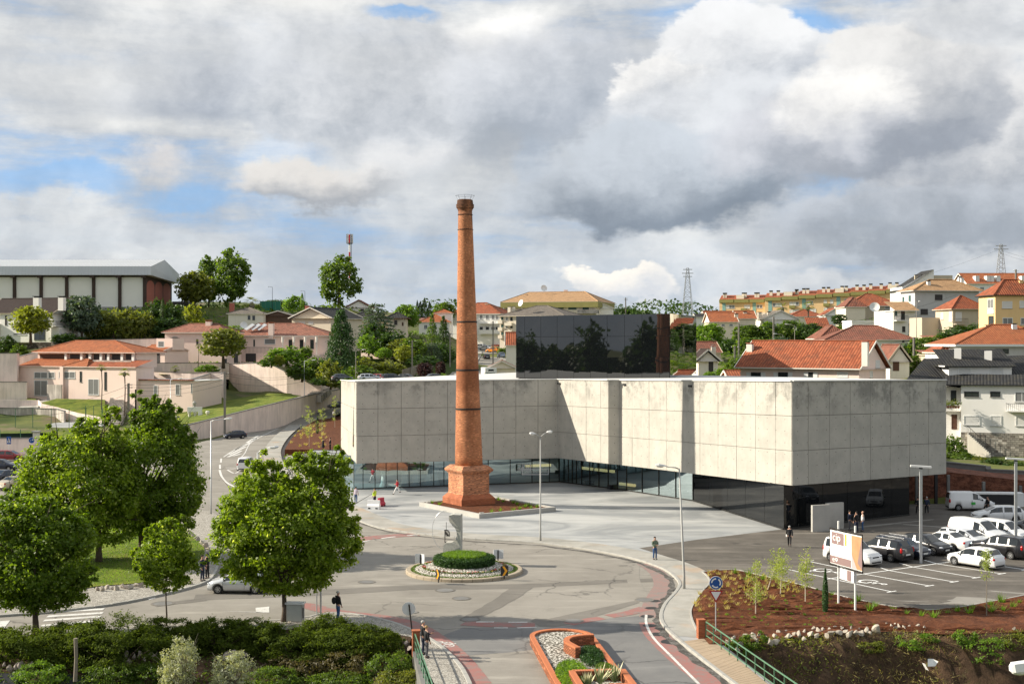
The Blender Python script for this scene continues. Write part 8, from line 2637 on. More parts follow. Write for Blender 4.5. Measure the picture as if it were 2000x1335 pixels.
def chevron(px,py,rz,label,back=False):
 t=thing('chevron_sign',label,'road sign',G(px,py,.2),rz)
 for sx in(-1,1)if back else(0,):
  Mx=Matrix.Rotation(.45*sx,4,'Z')@Matrix.Translation((.22*sx,0,0))
  b=MB().box(-.20 if back else-.27,-.02,.12,.20 if back else.27,.02,.80,Mx).build('board',M['signback' if back else 'dark'],t)
  if not back:MB().face((-.16,-.025,.14),(.0,-.025,.14),(.22,-.025,.46),(.0,-.025,.78),(-.16,-.025,.78),(.04,-.025,.46)).build('chevron',M['signorange'],b)
 MB().box(-.04,.025,-.1,.04,.08,.75).build('post',M['iron'],t)
chevron(855,1134,R(-58),'narrow black board with orange chevron at the front left of the roundabout bed');chevron(985,1127,R(18),'black board with orange chevron at the front right of the roundabout bed')
chevron(822,1102,R(160),'pair of grey sign backs at the left rear of the roundabout bed',True);chevron(972.5,1093,R(190),'pair of grey sign backs at the right rear of the roundabout bed',True)
t=thing('stone_monument','rough granite slab with a half-round cut and a thin metal ring behind the roundabout hedge','monument',(RC.x-.95,RC.y+2.9,.2),R(-8))
P=[(-.70,0),(.62,0),(.64,1.2),(.66,2.4),(.63,3.55),(.1,3.58),(-.22,3.5),(-.20,3.05),(.0,2.85)]+[(-.25+.62*math.cos(a),2.15+.68*math.sin(a))for a in[R(60-15*k)for k in range(10)]]+[(-.45,1.5),(-.62,1.35),(-.66,.6)]
mb=MB();n=len(P);rr=random.Random(3)
vs=[(x,-.45+rr.uniform(-.05,.05),z)for x,z in P]+[(x,.45+rr.uniform(-.05,.05),z)for x,z in P]
F_=[(k,(k+1)%n,n+(k+1)%n,n+k)for k in range(n)]
mb.add(vs,F_)
for tr in tessellate_polygon([[Vector((x,z,0))for x,z in P]]):mb.face(*[vs[i]for i in tr]);mb.face(*[vs[n+i]for i in reversed(tr)])
M['granite']=plain('grey_granite',(.44,.43,.39),.9,var=.4,scale=9,bump=.8);mb.build('slab',M['granite'],t)
mb=MB();pts=[(-.55+1.0*math.cos(a),-.05,2.35+1.45*math.sin(a))for a in[R(85+8.2*k)for k in range(22)]];mb.tube(pts,.02,5);mb.build('ring',M['steel'],t)
mb=MB();rr=random.Random(8)
for k in range(9):mb.tube([(-.42+.2*math.cos(a+k),-.1+.1*math.sin(k),2.15+.24*math.sin(a+k*.7))for a in[R(30*j)for j in range(13)]],.013,4)
mb.beam((-.6,0,1.45),(-.6,0,2.1),.05);mb.beam((-.6,0,1.45),(-.2,0,1.42),.05);mb.beam((-.5,0,2.3),(-.5,0,2.95),.03);mb.build('metal_figure',M['iron'],t)
# --- median planter of orange brick
ax=Vector((.11,-.994,0));pe=Vector((.994,.11,0));c0=Vector((2.72,70.05,0));RW=1.62
t=thing('median_planter','long orange brick planter with a rounded end in the middle of the road','planter',(0,0,0))
outl=[c0+ax*16-pe*RW]+[c0-pe*RW*math.cos(a)-ax*RW*math.sin(a)for a in[R(10*k)for k in range(19)]]+[c0+ax*16+pe*RW]
def brick_wall(pts,th,z0,z1,name,mat='wallbrick',parent=t,cope=True):
 """a wall along a line with a soldier course of single bricks on top"""
 L=[];Rr=[]
 for i,p in enumerate(pts):
  d=(pts[min(i+1,len(pts)-1)]-pts[max(0,i-1)]).normalized();nn=Vector((-d.y,d.x,0))*th/2
  L.append(p+nn);Rr.append(p-nn)
 mb=MB();acc=0;zb_=z1-(.075 if cope else 0)
 for i in range(len(pts)-1):
  l=(pts[i+1]-pts[i]).length
  for A in(L,Rr):
   a,b=A[i],A[i+1];q=[(a.x,a.y,z0),(b.x,b.y,z0),(b.x,b.y,zb_),(a.x,a.y,zb_)];uv=[(acc,z0),(acc+l,z0),(acc+l,zb_),(acc,zb_)]
   mb.face(*(q if A is Rr else q[::-1]),uv=uv if A is Rr else uv[::-1])
  mb.face(Vector((*Rr[i][:2],zb_)),Vector((*Rr[i+1][:2],zb_)),Vector((*L[i+1][:2],zb_)),Vector((*L[i][:2],zb_)))
  acc+=l
 for i in(0,-1):mb.face(*[(p.x,p.y,z)for p,z in((L[i],z0),(Rr[i],z0),(Rr[i],zb_),(L[i],zb_))][::1 if i==0 else-1])
 w=mb.build(name,M[mat],parent)
 if not cope:return w
 d=[0.0]
 for i in range(1,len(pts)):d.append(d[-1]+(pts[i]-pts[i-1]).length)
 n=int(d[-1]/.125);i=1;rr=random.Random(n)
 for k in range(n):
  s=d[-1]*(k+.5)/n
  while d[i]<s:i+=1
  f=(s-d[i-1])/(d[i]-d[i-1]);c=pts[i-1].lerp(pts[i],f);dr=pts[i]-pts[i-1]
  o=link('brick',COPE,w,(c.x,c.y,z1-.0375),math.atan2(dr.y,dr.x));o.scale=(1,th/.25,1)
 return w
mb=MB().box(-.056,-.128,-.037,.056,.128,.037);COPE=mb.mesh('brick',plain('coping_brick',(.50,.165,.07),.85,var=.3,scale=3))
brick_wall(outl,.25,-.05,.46,'low_wall')
arc=crom([c0+pe*x+ax*y for x,y in((1.46,1.75),(.7,1.85),(.08,2.25),(-.2,3.0),(-.1,3.7),(.15,4.6))],4)
brick_wall(arc,.30,.0,.90,'curved_wall')
c1=c0+ax*8.9
brick_wall([c1-pe*.85+ax*3.0,c1-pe*.85,c1-pe*.84+ax*-.01,c1+pe*1.6,c1+pe*1.61+ax*.01,c1+pe*1.6+ax*3.0],.28,.1,.84,'box_wall');brick_wall([c1+pe*.5+ax*2.55,c1+pe*1.46+ax*2.55],.28,.1,.82,'box_wall')
inner=[p+(c0+ax*5-p).normalized()*.1 for p in outl]
MB().poly([(p.x,p.y,.34)for p in inner],.34).build('gravel',M['gravel'],t)
q=np.random.default_rng(31)
def low_plants(label,cx,cy,rx,ry,n,lf,sz=.14,h=.35):
 o=thing('juniper',label,'shrub',c0+pe*cx+ax*cy+Vector((0,0,.34)))
 a=q.uniform(0,6.28,n);rr_=np.sqrt(q.random(n));P=np.stack([rr_*np.cos(a)*rx,rr_*np.sin(a)*ry,q.uniform(0,h,n)*(1.1-rr_*.5)],1)
 link('foliage',leaves('foliage',P,flat_n(P),sz,M[lf],n,.3,.4),o)
low_plants('dark spreading juniper between the curved brick wall and the agave box',.85,4.6,.62,2.0,3000,'leaf_conifer');low_plants('brighter green juniper left of the agave box',-.7,8.0,.8,2.6,4200,'leaf_bright');low_plants('small juniper at the right rim of the planter',1.05,7.4,.5,1.0,1600,'leaf_mid')
def agave(label,p,H,n,seed):
 o=thing('agave',label,'agave',p);rr=random.Random(seed)
 for k in range(n):
  a=k*2.4;el=rr.uniform(.7,1.45);L=H*rr.uniform(.75,1.1)
  d=Vector((math.cos(a)*math.cos(el),math.sin(a)*math.cos(el),math.sin(el)));sd=Vector((-math.sin(a),math.cos(a),0));up=sd.cross(d)
  b0=Vector((math.cos(a),math.sin(a),0))*.05
  for nm,w,lift,mt in(('leaf',.055,0,'leaf_agave'),('leaf_edge',.066,-.008,'agave_edge')):
   P=[b0-sd*w*.6,b0+d*L*.4-sd*w,b0+d*L+Vector((0,0,-.08*L)),b0+d*L*.4+sd*w,b0+sd*w*.6,b0+d*L*.4]
   P=[v-up*lift*-1 for v in P]
   mb=MB();mb.face(P[0],P[1],P[5]);mb.face(P[1],P[2],P[5]);mb.face(P[5],P[2],P[3]);mb.face(P[0],P[5],P[4]);mb.face(P[5],P[3],P[4])
   lf=mb.build(nm,M[mt],o if nm=='leaf' else lf)
for i,(x,y,h,lab)in enumerate(((-.35,1.5,.8,'left agave with cream leaf edges in the brick box'),(.35,.9,1.1,'tallest agave with cream leaf edges, middle of the brick box'),(1.1,.7,1.05,'agave with cream leaf edges in the right rear corner of the brick box'))):
 agave(lab,c1+pe*x+ax*y+Vector((0,0,.4)),h,20,i)
 # --- railings and brick posts on the bridge
def rail(label,A,B,n,post_px,H=1.0,bars=(.25,.6),ext=0.5):
 t=thing('railing',label,'railing',(0,0,0))
 for k in range(n+1):
  p=A.lerp(B,k/n);MB().beam((p.x,p.y,0),(p.x,p.y,H),.05,.05).build('baluster',M['railgreen'],t)
 for z in bars+(H,):MB().beam(A+Vector((0,0,z)),B+Vector((0,0,z)),.05 if z==H else.035).build('rail',M['railgreen'],t)
def bpost(label,px,py,w=.40,h=1.05):
 c=G(px,py,.05);t=thing('brick_post',label,'post',c,.15)
 MB().box(-w/2,-w/2,-.3,w/2,w/2,h).build('shaft',M['newbrick'],t);MB().box(-w/2-.02,-w/2-.02,h,w/2+.02,w/2+.02,h+.06).build('cap',M['newbrick'],t)
 return c
a=bpost('square red brick post by the two men at the left railing',812.5,1270);b=bpost('square red brick post at the start of the right railing',1369,1247)
rail('green metal railing on the left side of the bridge',Vector((-5.15,68.0,0)),Vector((-3.3,56,0)),9,0);rail('green metal railing on the right side of the bridge',b+Vector((.25,-.2,0)),Vector((13.1,57,0)),11,0)
for nm,P in(('left',[(-5.35,71.4),(-5.1,68),(-3.4,56)]),('right',[(11.05,71.3),(11.35,69),(13.2,56)])):
 t=thing('bridge_wall','stained concrete bridge side wall under the '+nm+' green railing','wall',(0,0,0))
 for i in range(2):
  p,q_=Vector((*P[i],-4)),Vector((*P[i+1],-4));MB().beam(p+Vector((0,0,0)),q_,.35,8.16).build('wall_face',M['concrete_old'],t)
t=thing('pavement',None,None);tag(t,kind='structure')
kp=[G(1332,1256),G(1400,1310),G(1442,1342),G(1490,1375)];rp=[Vector((11.0,71,0)),Vector((11.7,66,0)),Vector((12.2,62,0)),Vector((12.7,58,0))]
kp2,rp2=crom(kp,10),crom(rp,10);sm=floormat('tan_slabs',f_walk)
M['slabtan']=plain('tan_paving',(.36,.275,.19),.85,var=.22,scale=.8,bump=.2)
for i in range(len(kp2)-1):
 for j in range(2):
  q4=[kp2[i].lerp(rp2[i],j/2+.006),kp2[i].lerp(rp2[i],j/2+.494),kp2[i+1].lerp(rp2[i+1],j/2+.494),kp2[i+1].lerp(rp2[i+1],j/2+.006)]
  d=(q4[2]-q4[1]).normalized()*.012
  q4=[q4[0]+d,q4[1]+d,q4[2]-d,q4[3]-d]
  z=.125+.006*((i*3+j)%3)/3
  MB().prism([(p.x,p.y)for p in q4],.05,z).build('paving_slab',M['slabtan'],t)
  # --- small street things
t=thing('utility_cabinet','pale grey utility cabinet beside the trunk of the bright maple','cabinet',G(577,1213,.1),R(-6));MB().box(-.48,-.25,0,.48,.25,1.05).build('body',M['kerb'],t);MB().box(-.55,-.3,1.052,.55,.3,1.14).build('roof',M['white'],t)
MB().box(-.42,-.27,.1,.42,-.252,.98).build('door',plain('cabinet_door',(.42,.43,.39),.6),t);MB().box(.485,-.2,.25,.52,-.1,.85).build('conduit',M['iron'],t)
o=MB().tube([(0,0,-.3),(.05,0,.9),(.02,0,1.9)],[.11,.09,.10],9).build('wooden_stake',M['oldwood'],None,loc=AT(147,1318,65.5));tag(o,'weathered wooden stake standing in the bank shrubs at lower left','stake')
t=thing('plastic_barrier','white plastic road barrier in front of the worker in the yellow vest','barrier',G(730,993,.1),R(-12))
def barrier(t,L,m):
 mb=MB();P=[(-.28,0),(.28,0),(.28,.3),(.13,.5),(.11,.85),(-.11,.85),(-.13,.5),(-.28,.3)];n=8
 vs=[(x,y,z)for x in(-L/2,L/2)for y,z in P];mb.add(vs,[(k,(k+1)%n,n+(k+1)%n,n+k)for k in range(n)]+[tuple(range(n-1,-1,-1)),tuple(range(n,2*n))]);mb.build('body',m,t)
 for x in(-L*.3,L*.3):MB().box(x-.12,-.30,.02,x+.12,-.281,.14).build('foot_slot',M['dark'],t)
barrier(t,1.25,M['signwhite'])
t=thing('plastic_barrier','red plastic road barrier right beside the white one','barrier',G(744,988,.1),R(60));barrier(t,.8,plain('red_plastic',(.42,.03,.06),.5))
for px,py,w,lab in((1603,1037,1.8,'free-standing concrete slab wall in front, by the black glass entrance'),(1630,1032,1.75,'second free-standing concrete slab wall behind the first')):
 p=G(px,py,.1);o=MB().box(-w/2,-.12,0,w/2,.12,2.3).build('slab_wall',M['concrete_plain'],None,loc=p,rz=R(20));tag(o,lab,'wall')
t=thing('ramp_wall','long low white-capped dark wall behind the white van at the right','wall',AT(1952,985,128),R(-6));MB().box(-2.2,-.2,-.4,2.2,.2,1.05).build('dark_face',M['dark'],t);MB().box(-2.3,-.3,1.051,2.3,.9,1.2).build('cap',M['white'],t);MB().box(1.4,-.28,-.4,2.3,-.21,1.05).build('end_panel',M['white'],t)
for px,py,lab in((1137,946,'white bucket by the glass wall'),):
 o=MB().lathe([(.16,0),(.22,.45)],12).build('bucket',M['white'],None,loc=G(px,py,.1));tag(o,lab,'bucket')
for px,py,w,lab in((1151,946.5,1.1,'dark bench box by the glass wall, next to the bucket'),(1192,955,.45,'small black box further right along the glass wall')):
 t=thing('bench_box',lab,'box',G(px,py,.1),R(-50));MB().box(-w/2,-.25,.05,w/2,.25,.42).build('body',M['dark'],t);MB().box(-w/2-.03,-.28,.421,w/2+.03,.28,.47).build('lid',M['iron'],t)
for u_,v_,lab in((.6,.5,'small floodlight at the front corner of the chimney planter'),(.5,9.9,'small floodlight at the left corner of the chimney planter'),(7.8,8.8,'small floodlight at the back of the chimney planter')):
 p=pF+pu*u_+pv*v_;t=thing('floodlight',lab,'floodlight',(p.x,p.y,.38),rz);MB().box(-.22,-.10,.08,.22,.10,.2).build('housing',M['greypaint'],t);MB().box(-.05,-.04,-.02,.05,.04,.079).build('foot',M['dark'],t)
for k,(px,py,rz_)in enumerate(((1820,1305,.4),(1812,1312,1.5))):
 z=zbankR(AT(px,py,69).x,68.6);mb=MB();L=.55-.1*k
 mb.face((-L/2,0,.15),(L/2,.05,.1),(L/2,.25,.45),(-.1,.2,.5));mb.face((L/2,.05,.1),(L*.8,.0,.35),(L/2,.25,.45));o=mb.build('litter',M['white'],None,loc=AT(px,py,68.8),rz=rz_);tag(o,('larger' if k==0 else 'smaller')+' scrap of white plastic on the right bank','litter')
 # --- the builder's billboard
t=thing('billboard','builder\'s banner on two white posts with the letters cip, facing the road','billboard',(0,0,0))
q1,q2=G(1637.6,1180,.14),G(1670.5,1194,.14)
for p in(q1,q2):MB().tube([(p.x,p.y,-.1),(p.x,p.y,5.35)],.065,10).build('post',M['white'],t);MB().box(p.x-.12,p.y-.12,.0,p.x+.12,p.y+.12,.22).build('footing',M['steel'],t)
d=Vector((q2 .x-q1 .x,q2 .y-q1 .y,0)).normalized();nn=Vector((d.y,-d.x,0));nn=-nn if nn.x>0 else nn
fr=nn*.12;mid=(q1+q2)/2
def bp(px,py):
 """banner plane point"""
 k=(px-1000)/FPX;m0=mid+fr;s=(k*m0 .y-m0 .x)/(d.x-k*d.y);c=m0+d*s
 return Vector((c.x,c.y,CAMZ-(py-667.5)*c.y/FPX))
BL,BR_,TL,TR=bp(1621,1098),bp(1685,1116),bp(1621,1033),bp(1684,1047)
def bq(u0,v0,u1,v1,off):
 f=lambda u,v:BL.lerp(BR_,u).lerp(TL.lerp(TR,u),v)+nn*off
 return[f(u0,v0),f(u1,v0),f(u1,v1),f(u0,v1)]
M['banner']=plain('white_banner',(.72,.72,.71),.6,var=.03);M['mauve']=plain('mauve_print',(.24,.16,.155),.6,var=.05);M['woodprint']=plain('wood_print',(.42,.24,.12),.6,var=.35,scale=1.5);M['greyprint']=plain('grey_print',(.40,.36,.36),.6,var=.05)
MB().face(*bq(0,0,1,1,0)).build('banner',M['banner'],t)
for nm,r_,m,o in(('logo_block',(.06,.60,.44,.95),'mauve',.006),('orange_bar',(.48,.62,.525,.95),'signorange',.007),('footer_band',(0,.02,.66,.24),'mauve',.008)):MB().face(*bq(*r_,o)).build(nm,M[m],t)
f=bq(.68,.02,.995,.97,.009);MB().face(f[0].lerp(f[1],.0),f[1],f[2],f[3]).build('picture_panel',M['woodprint'],t);MB().face(f[0]+nn*.002,f[0].lerp(f[1],.5)+nn*.002,f[0].lerp(f[3],.42)+nn*.002).build('picture_panel',M['greyprint'],t);MB().face(f[1]+nn*.003,f[2]+nn*.003,f[1].lerp(f[0],.55).lerp(f[2],.2)+nn*.003).build('picture_panel',M['mauve'],t)
bu=(BR_-BL);Lw=bu.length;bu=bu.normalized();bv=(TL-BL).normalized();Lh=(TL-BL).length
def btxt(s,u0,v0,w,h_,m):
 f=bq(u0,v0,u0+w,v0+h_,.02);uu=(f[1]-f[0]);vv=(f[3]-f[0]);text_on(s,f[0],uu.normalized(),vv.normalized(),uu.length,vv.length,M[m],t,nrm=nn,off=.0)
btxt('cip',.10,.63,.24,.28,'signwhite');btxt('CONSTRUÇÃO',.31,.50,.30,.045,'greyprint');btxt('PORTUGAL',.31,.43,.22,.045,'signback');btxt('eө',.09,.07,.17,.13,'signwhite')
mb=MB()
for k in range(24):
 for v in(0,1):
  c=BL.lerp(BR_,(k+.5)/24).lerp(TL.lerp(TR,(k+.5)/24),v);mb.beam(c-bv*.0,c+bv*(.10 if v else-.10),.06,.03)
for a_,b_ in((BL-bv*.1,BR_-bv*.1),(TL+bv*.1,TR+bv*.1),(BL-bv*.1,TL+bv*.1),(BR_-bv*.1,TR+bv*.1)):mb.beam(a_,b_,.05)
mb.build('lashing_frame',M['iron'],t)
f1=[bp(1640,1129),bp(1667.5,1137.5),bp(1667.5,1114),bp(1640.5,1105)];MB().face(*f1).build('notice_sheet',M['banner'],t)
mb=MB()
for k in range(7):c=f1[1].lerp(f1[2],.12+.12*k)-bu*.35+nn*.02;mb.beam(c,c-bu*.45,.02,.09)
mb.build('notice_marks',M['mauve'],t)
# ------------------------------------------------------------------ cars: a body lofted over its side profile, with real wheel arches
def interp(T,x):return float(np.interp(x,[a for a,b in T],[b for a,b in T]))
CARS={'hatch':(4.0,1.70,[(-2,.55),(-1.97,.92),(-1.75,1.05),(-1.45,1.38),(-.9,1.47),(0,1.47),(.35,1.40),(1.05,.98),(1.75,.82),(1.95,.62),(2,.5)],[(-2,.90),(0,.88),(1.05,.84),(2,.6)],(-1.22,1.25),[(-1.38,-.55),(-.47,.80)],(-1.72,-1.42),(.38,1.02)),'suv':(4.6,1.85,[(-2.3,.6),(-2.27,1.0),(-2.15,1.15),(-1.85,1.58),(-1.4,1.66),(-.2,1.66),(.35,1.56),(1.1,1.12),(2.0,.98),(2.24,.74),(2.3,.6)],[(-2.3,1.05),(0,1.0),(1.1,.98),(2.3,.7)],(-1.38,1.42),[(-1.95,-1.2),(-1.1,-.25),(-.17,.85)],(-2.12,-1.86),(.4,1.06)),'estate':(4.55,1.78,[(-2.27,.55),(-2.24,.92),(-2.12,1.05),(-1.8,1.40),(-1.2,1.47),(0,1.47),(.4,1.40),(1.2,.98),(2.0,.82),(2.22,.62),(2.27,.5)],[(-2.27,.92),(0,.88),(1.2,.84),(2.27,.6)],(-1.35,1.4),[(-1.9,-1.2),(-1.1,-.3),(-.22,.9)],(-2.08,-1.82),(.45,1.16)),'sedan':(4.55,1.78,[(-2.27,.55),(-2.24,.92),(-1.75,1.02),(-1.35,1.10),(-.75,1.42),(-.2,1.45),(.35,1.40),(1.15,.98),(2.0,.82),(2.22,.62),(2.27,.5)],[(-2.27,.90),(0,.88),(1.15,.84),(2.27,.6)],(-1.35,1.4),[(-1.0,-.28),(-.2,.9)],(-1.32,-.78),(.4,1.1)),'van':(4.4,1.80,[(-2.2,.55),(-2.18,1.05),(-2.14,1.55),(-2.0,1.78),(-1.5,1.83),(.1,1.82),(.45,1.74),(1.15,1.15),(1.9,.92),(2.15,.68),(2.2,.5)],[(-2.2,1.08),(0,1.04),(1.1,1.0),(2.2,.68)],(-1.35,1.4),[(.02,.98)],(-2.17,-2.05),(.5,1.12)),'mpv':(4.4,1.80,[(-2.2,.55),(-2.18,1.05),(-2.14,1.50),(-1.98,1.74),(-1.5,1.80),(.1,1.80),(.45,1.72),(1.15,1.15),(1.9,.95),(2.15,.70),(2.2,.5)],[(-2.2,1.06),(0,1.02),(1.1,1.0),(2.2,.70)],(-1.35,1.4),[(-1.9,-1.1),(-1.0,-.1),(.0,.98)],(-2.17,-2.05),(.5,1.12)),}
BODY={}
M['paint_base']=plain('car_paint',(.5,.5,.5),.3)
def carpaint(n,c,metal=0.0,r_=.28):M[n]=plain(n,c,r_,metal,var=.02,coat=.5);return n
for n,c,me_ in(('paint_white',(.74,.74,.73),0),('paint_black',(.012,.012,.014),.1),('paint_navy',(.016,.022,.04),.2),('paint_silver',(.62,.64,.66),.4),('paint_grey',(.10,.105,.115),.4),('paint_red',(.20,.014,.018),.1),('paint_beige',(.46,.40,.29),.2),('paint_orange',(.70,.22,.015),0),('paint_blue',(.20,.25,.32),.5)):carpaint(n,c,me_)
WR=.31
def car_parts(kind):
 if kind in BODY:return BODY[kind]
 L,Wd,roof,belt,(wr_,wf),side,rear,wind=CARS[kind]
 xs=set(np.round(np.linspace(-L/2,L/2,38),3))|{x for x,z in roof}
 for c in(wr_,wf):xs|={round(c+(WR+.06)*math.cos(a),3)for a in np.linspace(0,math.pi,11)}
 for a,b in side+[rear,wind]:xs|={a,b}
 xs=sorted(float(x)for x in xs)
 zf=.20
 def half(x):
  t=abs(x)/(L/2);return Wd/2*(1-.16*t**5-(.07*max(0,t-.80)/.2))
 def ring(x):
  w=half(x);zr=interp(roof,x);zb=min(interp(belt,x),zr-.02);gh=zr-zb
  arch=0
  for c in(wr_,wf):
   d=abs(x-c)
   if d<WR+.06:arch=max(arch,.31+math.sqrt(max(0,(WR+.06)**2-d*d)))
  q=lambda z:max(z,arch)if arch else z
  k=min(1,max(0,(gh-.06)/.3));
  wr2=w*(.93-.13*k);
  P=[(0,zf),(w*.62,zf),(w*.93,q(zf+.02)),(w*.985,q(zf+.16)),(w,q(min(.56,zb*.72))),(w*.985,max(zb-.05,arch)),(w*.955,max(zb,arch+.01)),(wr2*(1-.02),zb+gh*.80),(wr2*.90,zb+gh*.95),(wr2*.55,zr-.004),(0,zr+.012)]
  return P
 R_=[ring(x)for x in xs];m=len(R_[0])
 full=lambda P:P+[(-y,z)for y,z in reversed(P[1:-1])]
 vs=[];fs=[]
 for x,P in zip(xs,R_):vs+=[(x,y,z)for y,z in full(P)]
 n=2*m-2
 for i in range(len(xs)-1):
  for j in range(n):fs.append((i*n+j,(i+1)*n+j,(i+1)*n+(j+1)%n,i*n+(j+1)%n))
 fs+=[tuple(range(n)),tuple((len(xs)-1)*n+j for j in range(n-1,-1,-1))]
 body=MB().add(vs,fs).mesh('body',M['paint_base'],True)
 out={'body':body,'glass':[]}
 def patch(sel,j0,f0,j1,f1,sy,o):
  """glass laid over the shell between two lines of the cross-section"""
  mb=MB();prev=None
  for x in sel:
   P=ring(x);a=Vector((P[j0][0],P[j0][1])).lerp(Vector((P[j0+1][0],P[j0+1][1])),f0);b=Vector((P[j1][0],P[j1][1])).lerp(Vector((P[j1+1][0],P[j1+1][1])),f1)
   cur=(Vector((x,sy*(a.x+o),a.y)),Vector((x,sy*(b.x+o),b.y)))
   if prev:mb.face(*((prev[0],cur[0],cur[1],prev[1])if sy<0 else(cur[0],prev[0],prev[1],cur[1])))
   prev=cur
  return mb
 for a,b in side:
  for sy in(-1,1):
   sel=[x for x in xs if a+.03<=x<=b-.03];sel=sorted(set([a+.03,b-.03]+sel))
   out['glass'].append(('side_window',patch(sel,6,.12,7,.25,sy,.008).mesh('side_window',M['carglass'])))
 for nm,(a,b)in(('windscreen',wind),('rear_window',rear)):
  sel=[x for x in xs if a<=x<=b];mb=MB();prev=None
  up=1 if nm=='windscreen' else-1
  for x in sel:
   P=ring(x);w=P[8][0]*.93;cur=[Vector((x+up*.010,y,z+.012))for y,z in((-w,P[8][1]-.012),(-P[9][0],P[9][1]),(P[9][0],P[9][1]),(w,P[8][1]-.012))]
   if prev:
    for j in range(3):mb.face(prev[j],cur[j],cur[j+1],prev[j+1])
   prev=cur
  out['glass'].append((nm,mb.mesh(nm,M['carglass'],True)))
 h=half(L/2*.95)
 fz=interp(belt,L/2)
 def blob_(x,y,z,a,b,c,nm,mt):return(nm,MB().ell((x,y,z),a,b,c,10,6).mesh(nm,M[mt],True))
 tall=kind in('suv','van','mpv','estate')
 out['bits']=[blob_(L/2-.22,s*(h-.12),fz+.06,.24,.15,.085,'headlight','chrome')for s in(-1,1)]+[blob_(-L/2+.10,s*(h-.07),(.92 if kind!='estate' else.82)if tall else.80,.12,.09,(.22 if kind!='estate' else.12)if tall else.11,'tail_light','redlens')for s in(-1,1)]
 out['bits']+=[blob_(wind[1]-.22,s*(Wd/2+.07),interp(belt,wind[1])+.08,.08,.10,.07,'door_mirror','dark')for s in(-1,1)]
 out['bits'].append(('number_plate',MB().box(L/2-.012,-.26,.40,L/2+.012,.26,.51).box(-L/2-.012,-.26,.55,-L/2+.012,.26,.66).mesh('number_plate',M['plate'])))
 out['bits'].append(('grille',MB().box(L/2-.06,-.50,.27,L/2+.006,.50,.37).box(L/2-.12,-.34,fz-.06,L/2-.02,.34,fz+.02).box(-L/2-.006,-.55,.24,-L/2+.06,.55,.36).mesh('grille',M['dark'])))
 mb=MB()
 for x in sorted({side[0][0]if len(side)>1 else side[-1][0]-.1,side[-1][0]-.04,side[-1][1]+.12}):
  for s in(-1,1):
   P=ring(x)
   for j in(3,4,5):a,b=P[j],P[j+1];mb.beam((x,s*(a[0]+.002),a[1]),(x,s*(b[0]+.002),b[1]),.014,.014)
 out['bits'].append(('shut_line',mb.mesh('shut_line',M['dark'])))
 out['tyre']=MB().lathe([(WR*.62,-.10),(WR*.95,-.10),(WR,-.07),(WR,.07),(WR*.95,.10),(WR*.62,.10)],20,cap=False).mesh('tyre',M['rubber'],False)
 mb=MB();mb.lathe([(.05,.075),(WR*.60,.055),(WR*.64,.09)],20,cap=True)
 out['rim']=mb.mesh('rim',M['alloy']);out['wheels']=[(x,s*(Wd/2-.115))for x in(wr_,wf)for s in(-1,1)]
 mb=MB()
 for k in range(5):a=2*math.pi*(k+.5)/5;mb.beam((.10*math.cos(a),.10*math.sin(a),.088),(WR*.52*math.cos(a),WR*.52*math.sin(a),.085),.10,.012,up=(0,0,1))
 out['gap']=mb.mesh('spoke_gap',M['dark'])
 BODY[kind]=out
 return out
def car(kind,paintn,label,p,rz,name='parked_car',group=None,roofbars=False,s=1.0,cat='car'):
 P=car_parts(kind)
 t=thing(name,label,cat,p,rz,group);t.scale=(s,s,s)
 b=link('body',P['body'],t);paint(b,M[paintn])
 for nm,me in P['glass']+P['bits']:link(nm,me,t)
 for x,y in P['wheels']:
  w=bpy.data.objects.new('wheel',P['tyre']);COL.objects.link(w);w.parent=t;w.location=(x,y,WR);w.rotation_euler=(R(90 if y<0 else-90),0,0)
  link('rim',P['rim'],w);link('spoke_gap',P['gap'],w)
 L,roof=CARS[kind][0],CARS[kind][2]
 if roofbars:
  for y in(-.55,.55):MB().beam((-L*.33,y,interp(roof,-.5)+.025),(.2,y,interp(roof,-.5)+.02),.03).build('roof_rail',M['steel'],t)
 return t
bd=math.atan2(.809,-.588);fd=bd+math.pi
row0=Vector((25.3,95.2,.1));rdir=Vector((.84,.54,0));ndir=Vector((-.588,.809,0))
def slot(k,f=0.0):return row0+rdir*2.6*k+ndir*f
car('mpv','paint_white','white family van parked behind the billboard with its nose to the disabled bays',slot(0),fd,cat='van')
car('suv','paint_black','black sport utility car with tall red tail lights, right of the van behind the billboard',slot(1.28),bd,roofbars=True)
car('estate','paint_navy','dark estate car with silver roof rails between two black cars',slot(2.15,.2),fd,roofbars=True)
car('hatch','paint_black','black hatchback facing the camera beside the front car park lamp',slot(3.2,.1),fd)
car('sedan','paint_white','white saloon seen from behind, between the black hatchback and the silver car',slot(4.25,.4),bd)
car('estate','paint_silver','silver car facing the camera in front of the large white van',slot(5.15,.3),fd)
car('van','paint_white','large white panel van in the middle of the parked row',slot(5.95,.6),fd,s=1.12,cat='van')
car('mpv','paint_white','white car with a big windscreen right of the large white van',slot(7.0,.3),fd)
car('hatch','paint_white','white hatchback with dark rear window parked nearest the young tree',Vector((33.9,93.6,.1)),bd)
car('suv','paint_black','black sport utility car at the right edge with a bright red tail light',Vector((37.5,98.2,.1)),bd)
car('estate','paint_silver','silver car at the right edge behind the black one with the red tail light',Vector((41.3,100.6,.1)),bd)
car('van','paint_white','white delivery van with a green mark on its door by the red earth cut',Vector((44.8,125.2,.1)),R(-3),cat='van')
car('estate','paint_white','white estate car with its nose to the left in front of the delivery van',Vector((44.5,117.2,.1)),R(176))
car('hatch','paint_grey','dark car cut by the right edge below the white estate car',Vector((45.0,110.2,.1)),R(150))
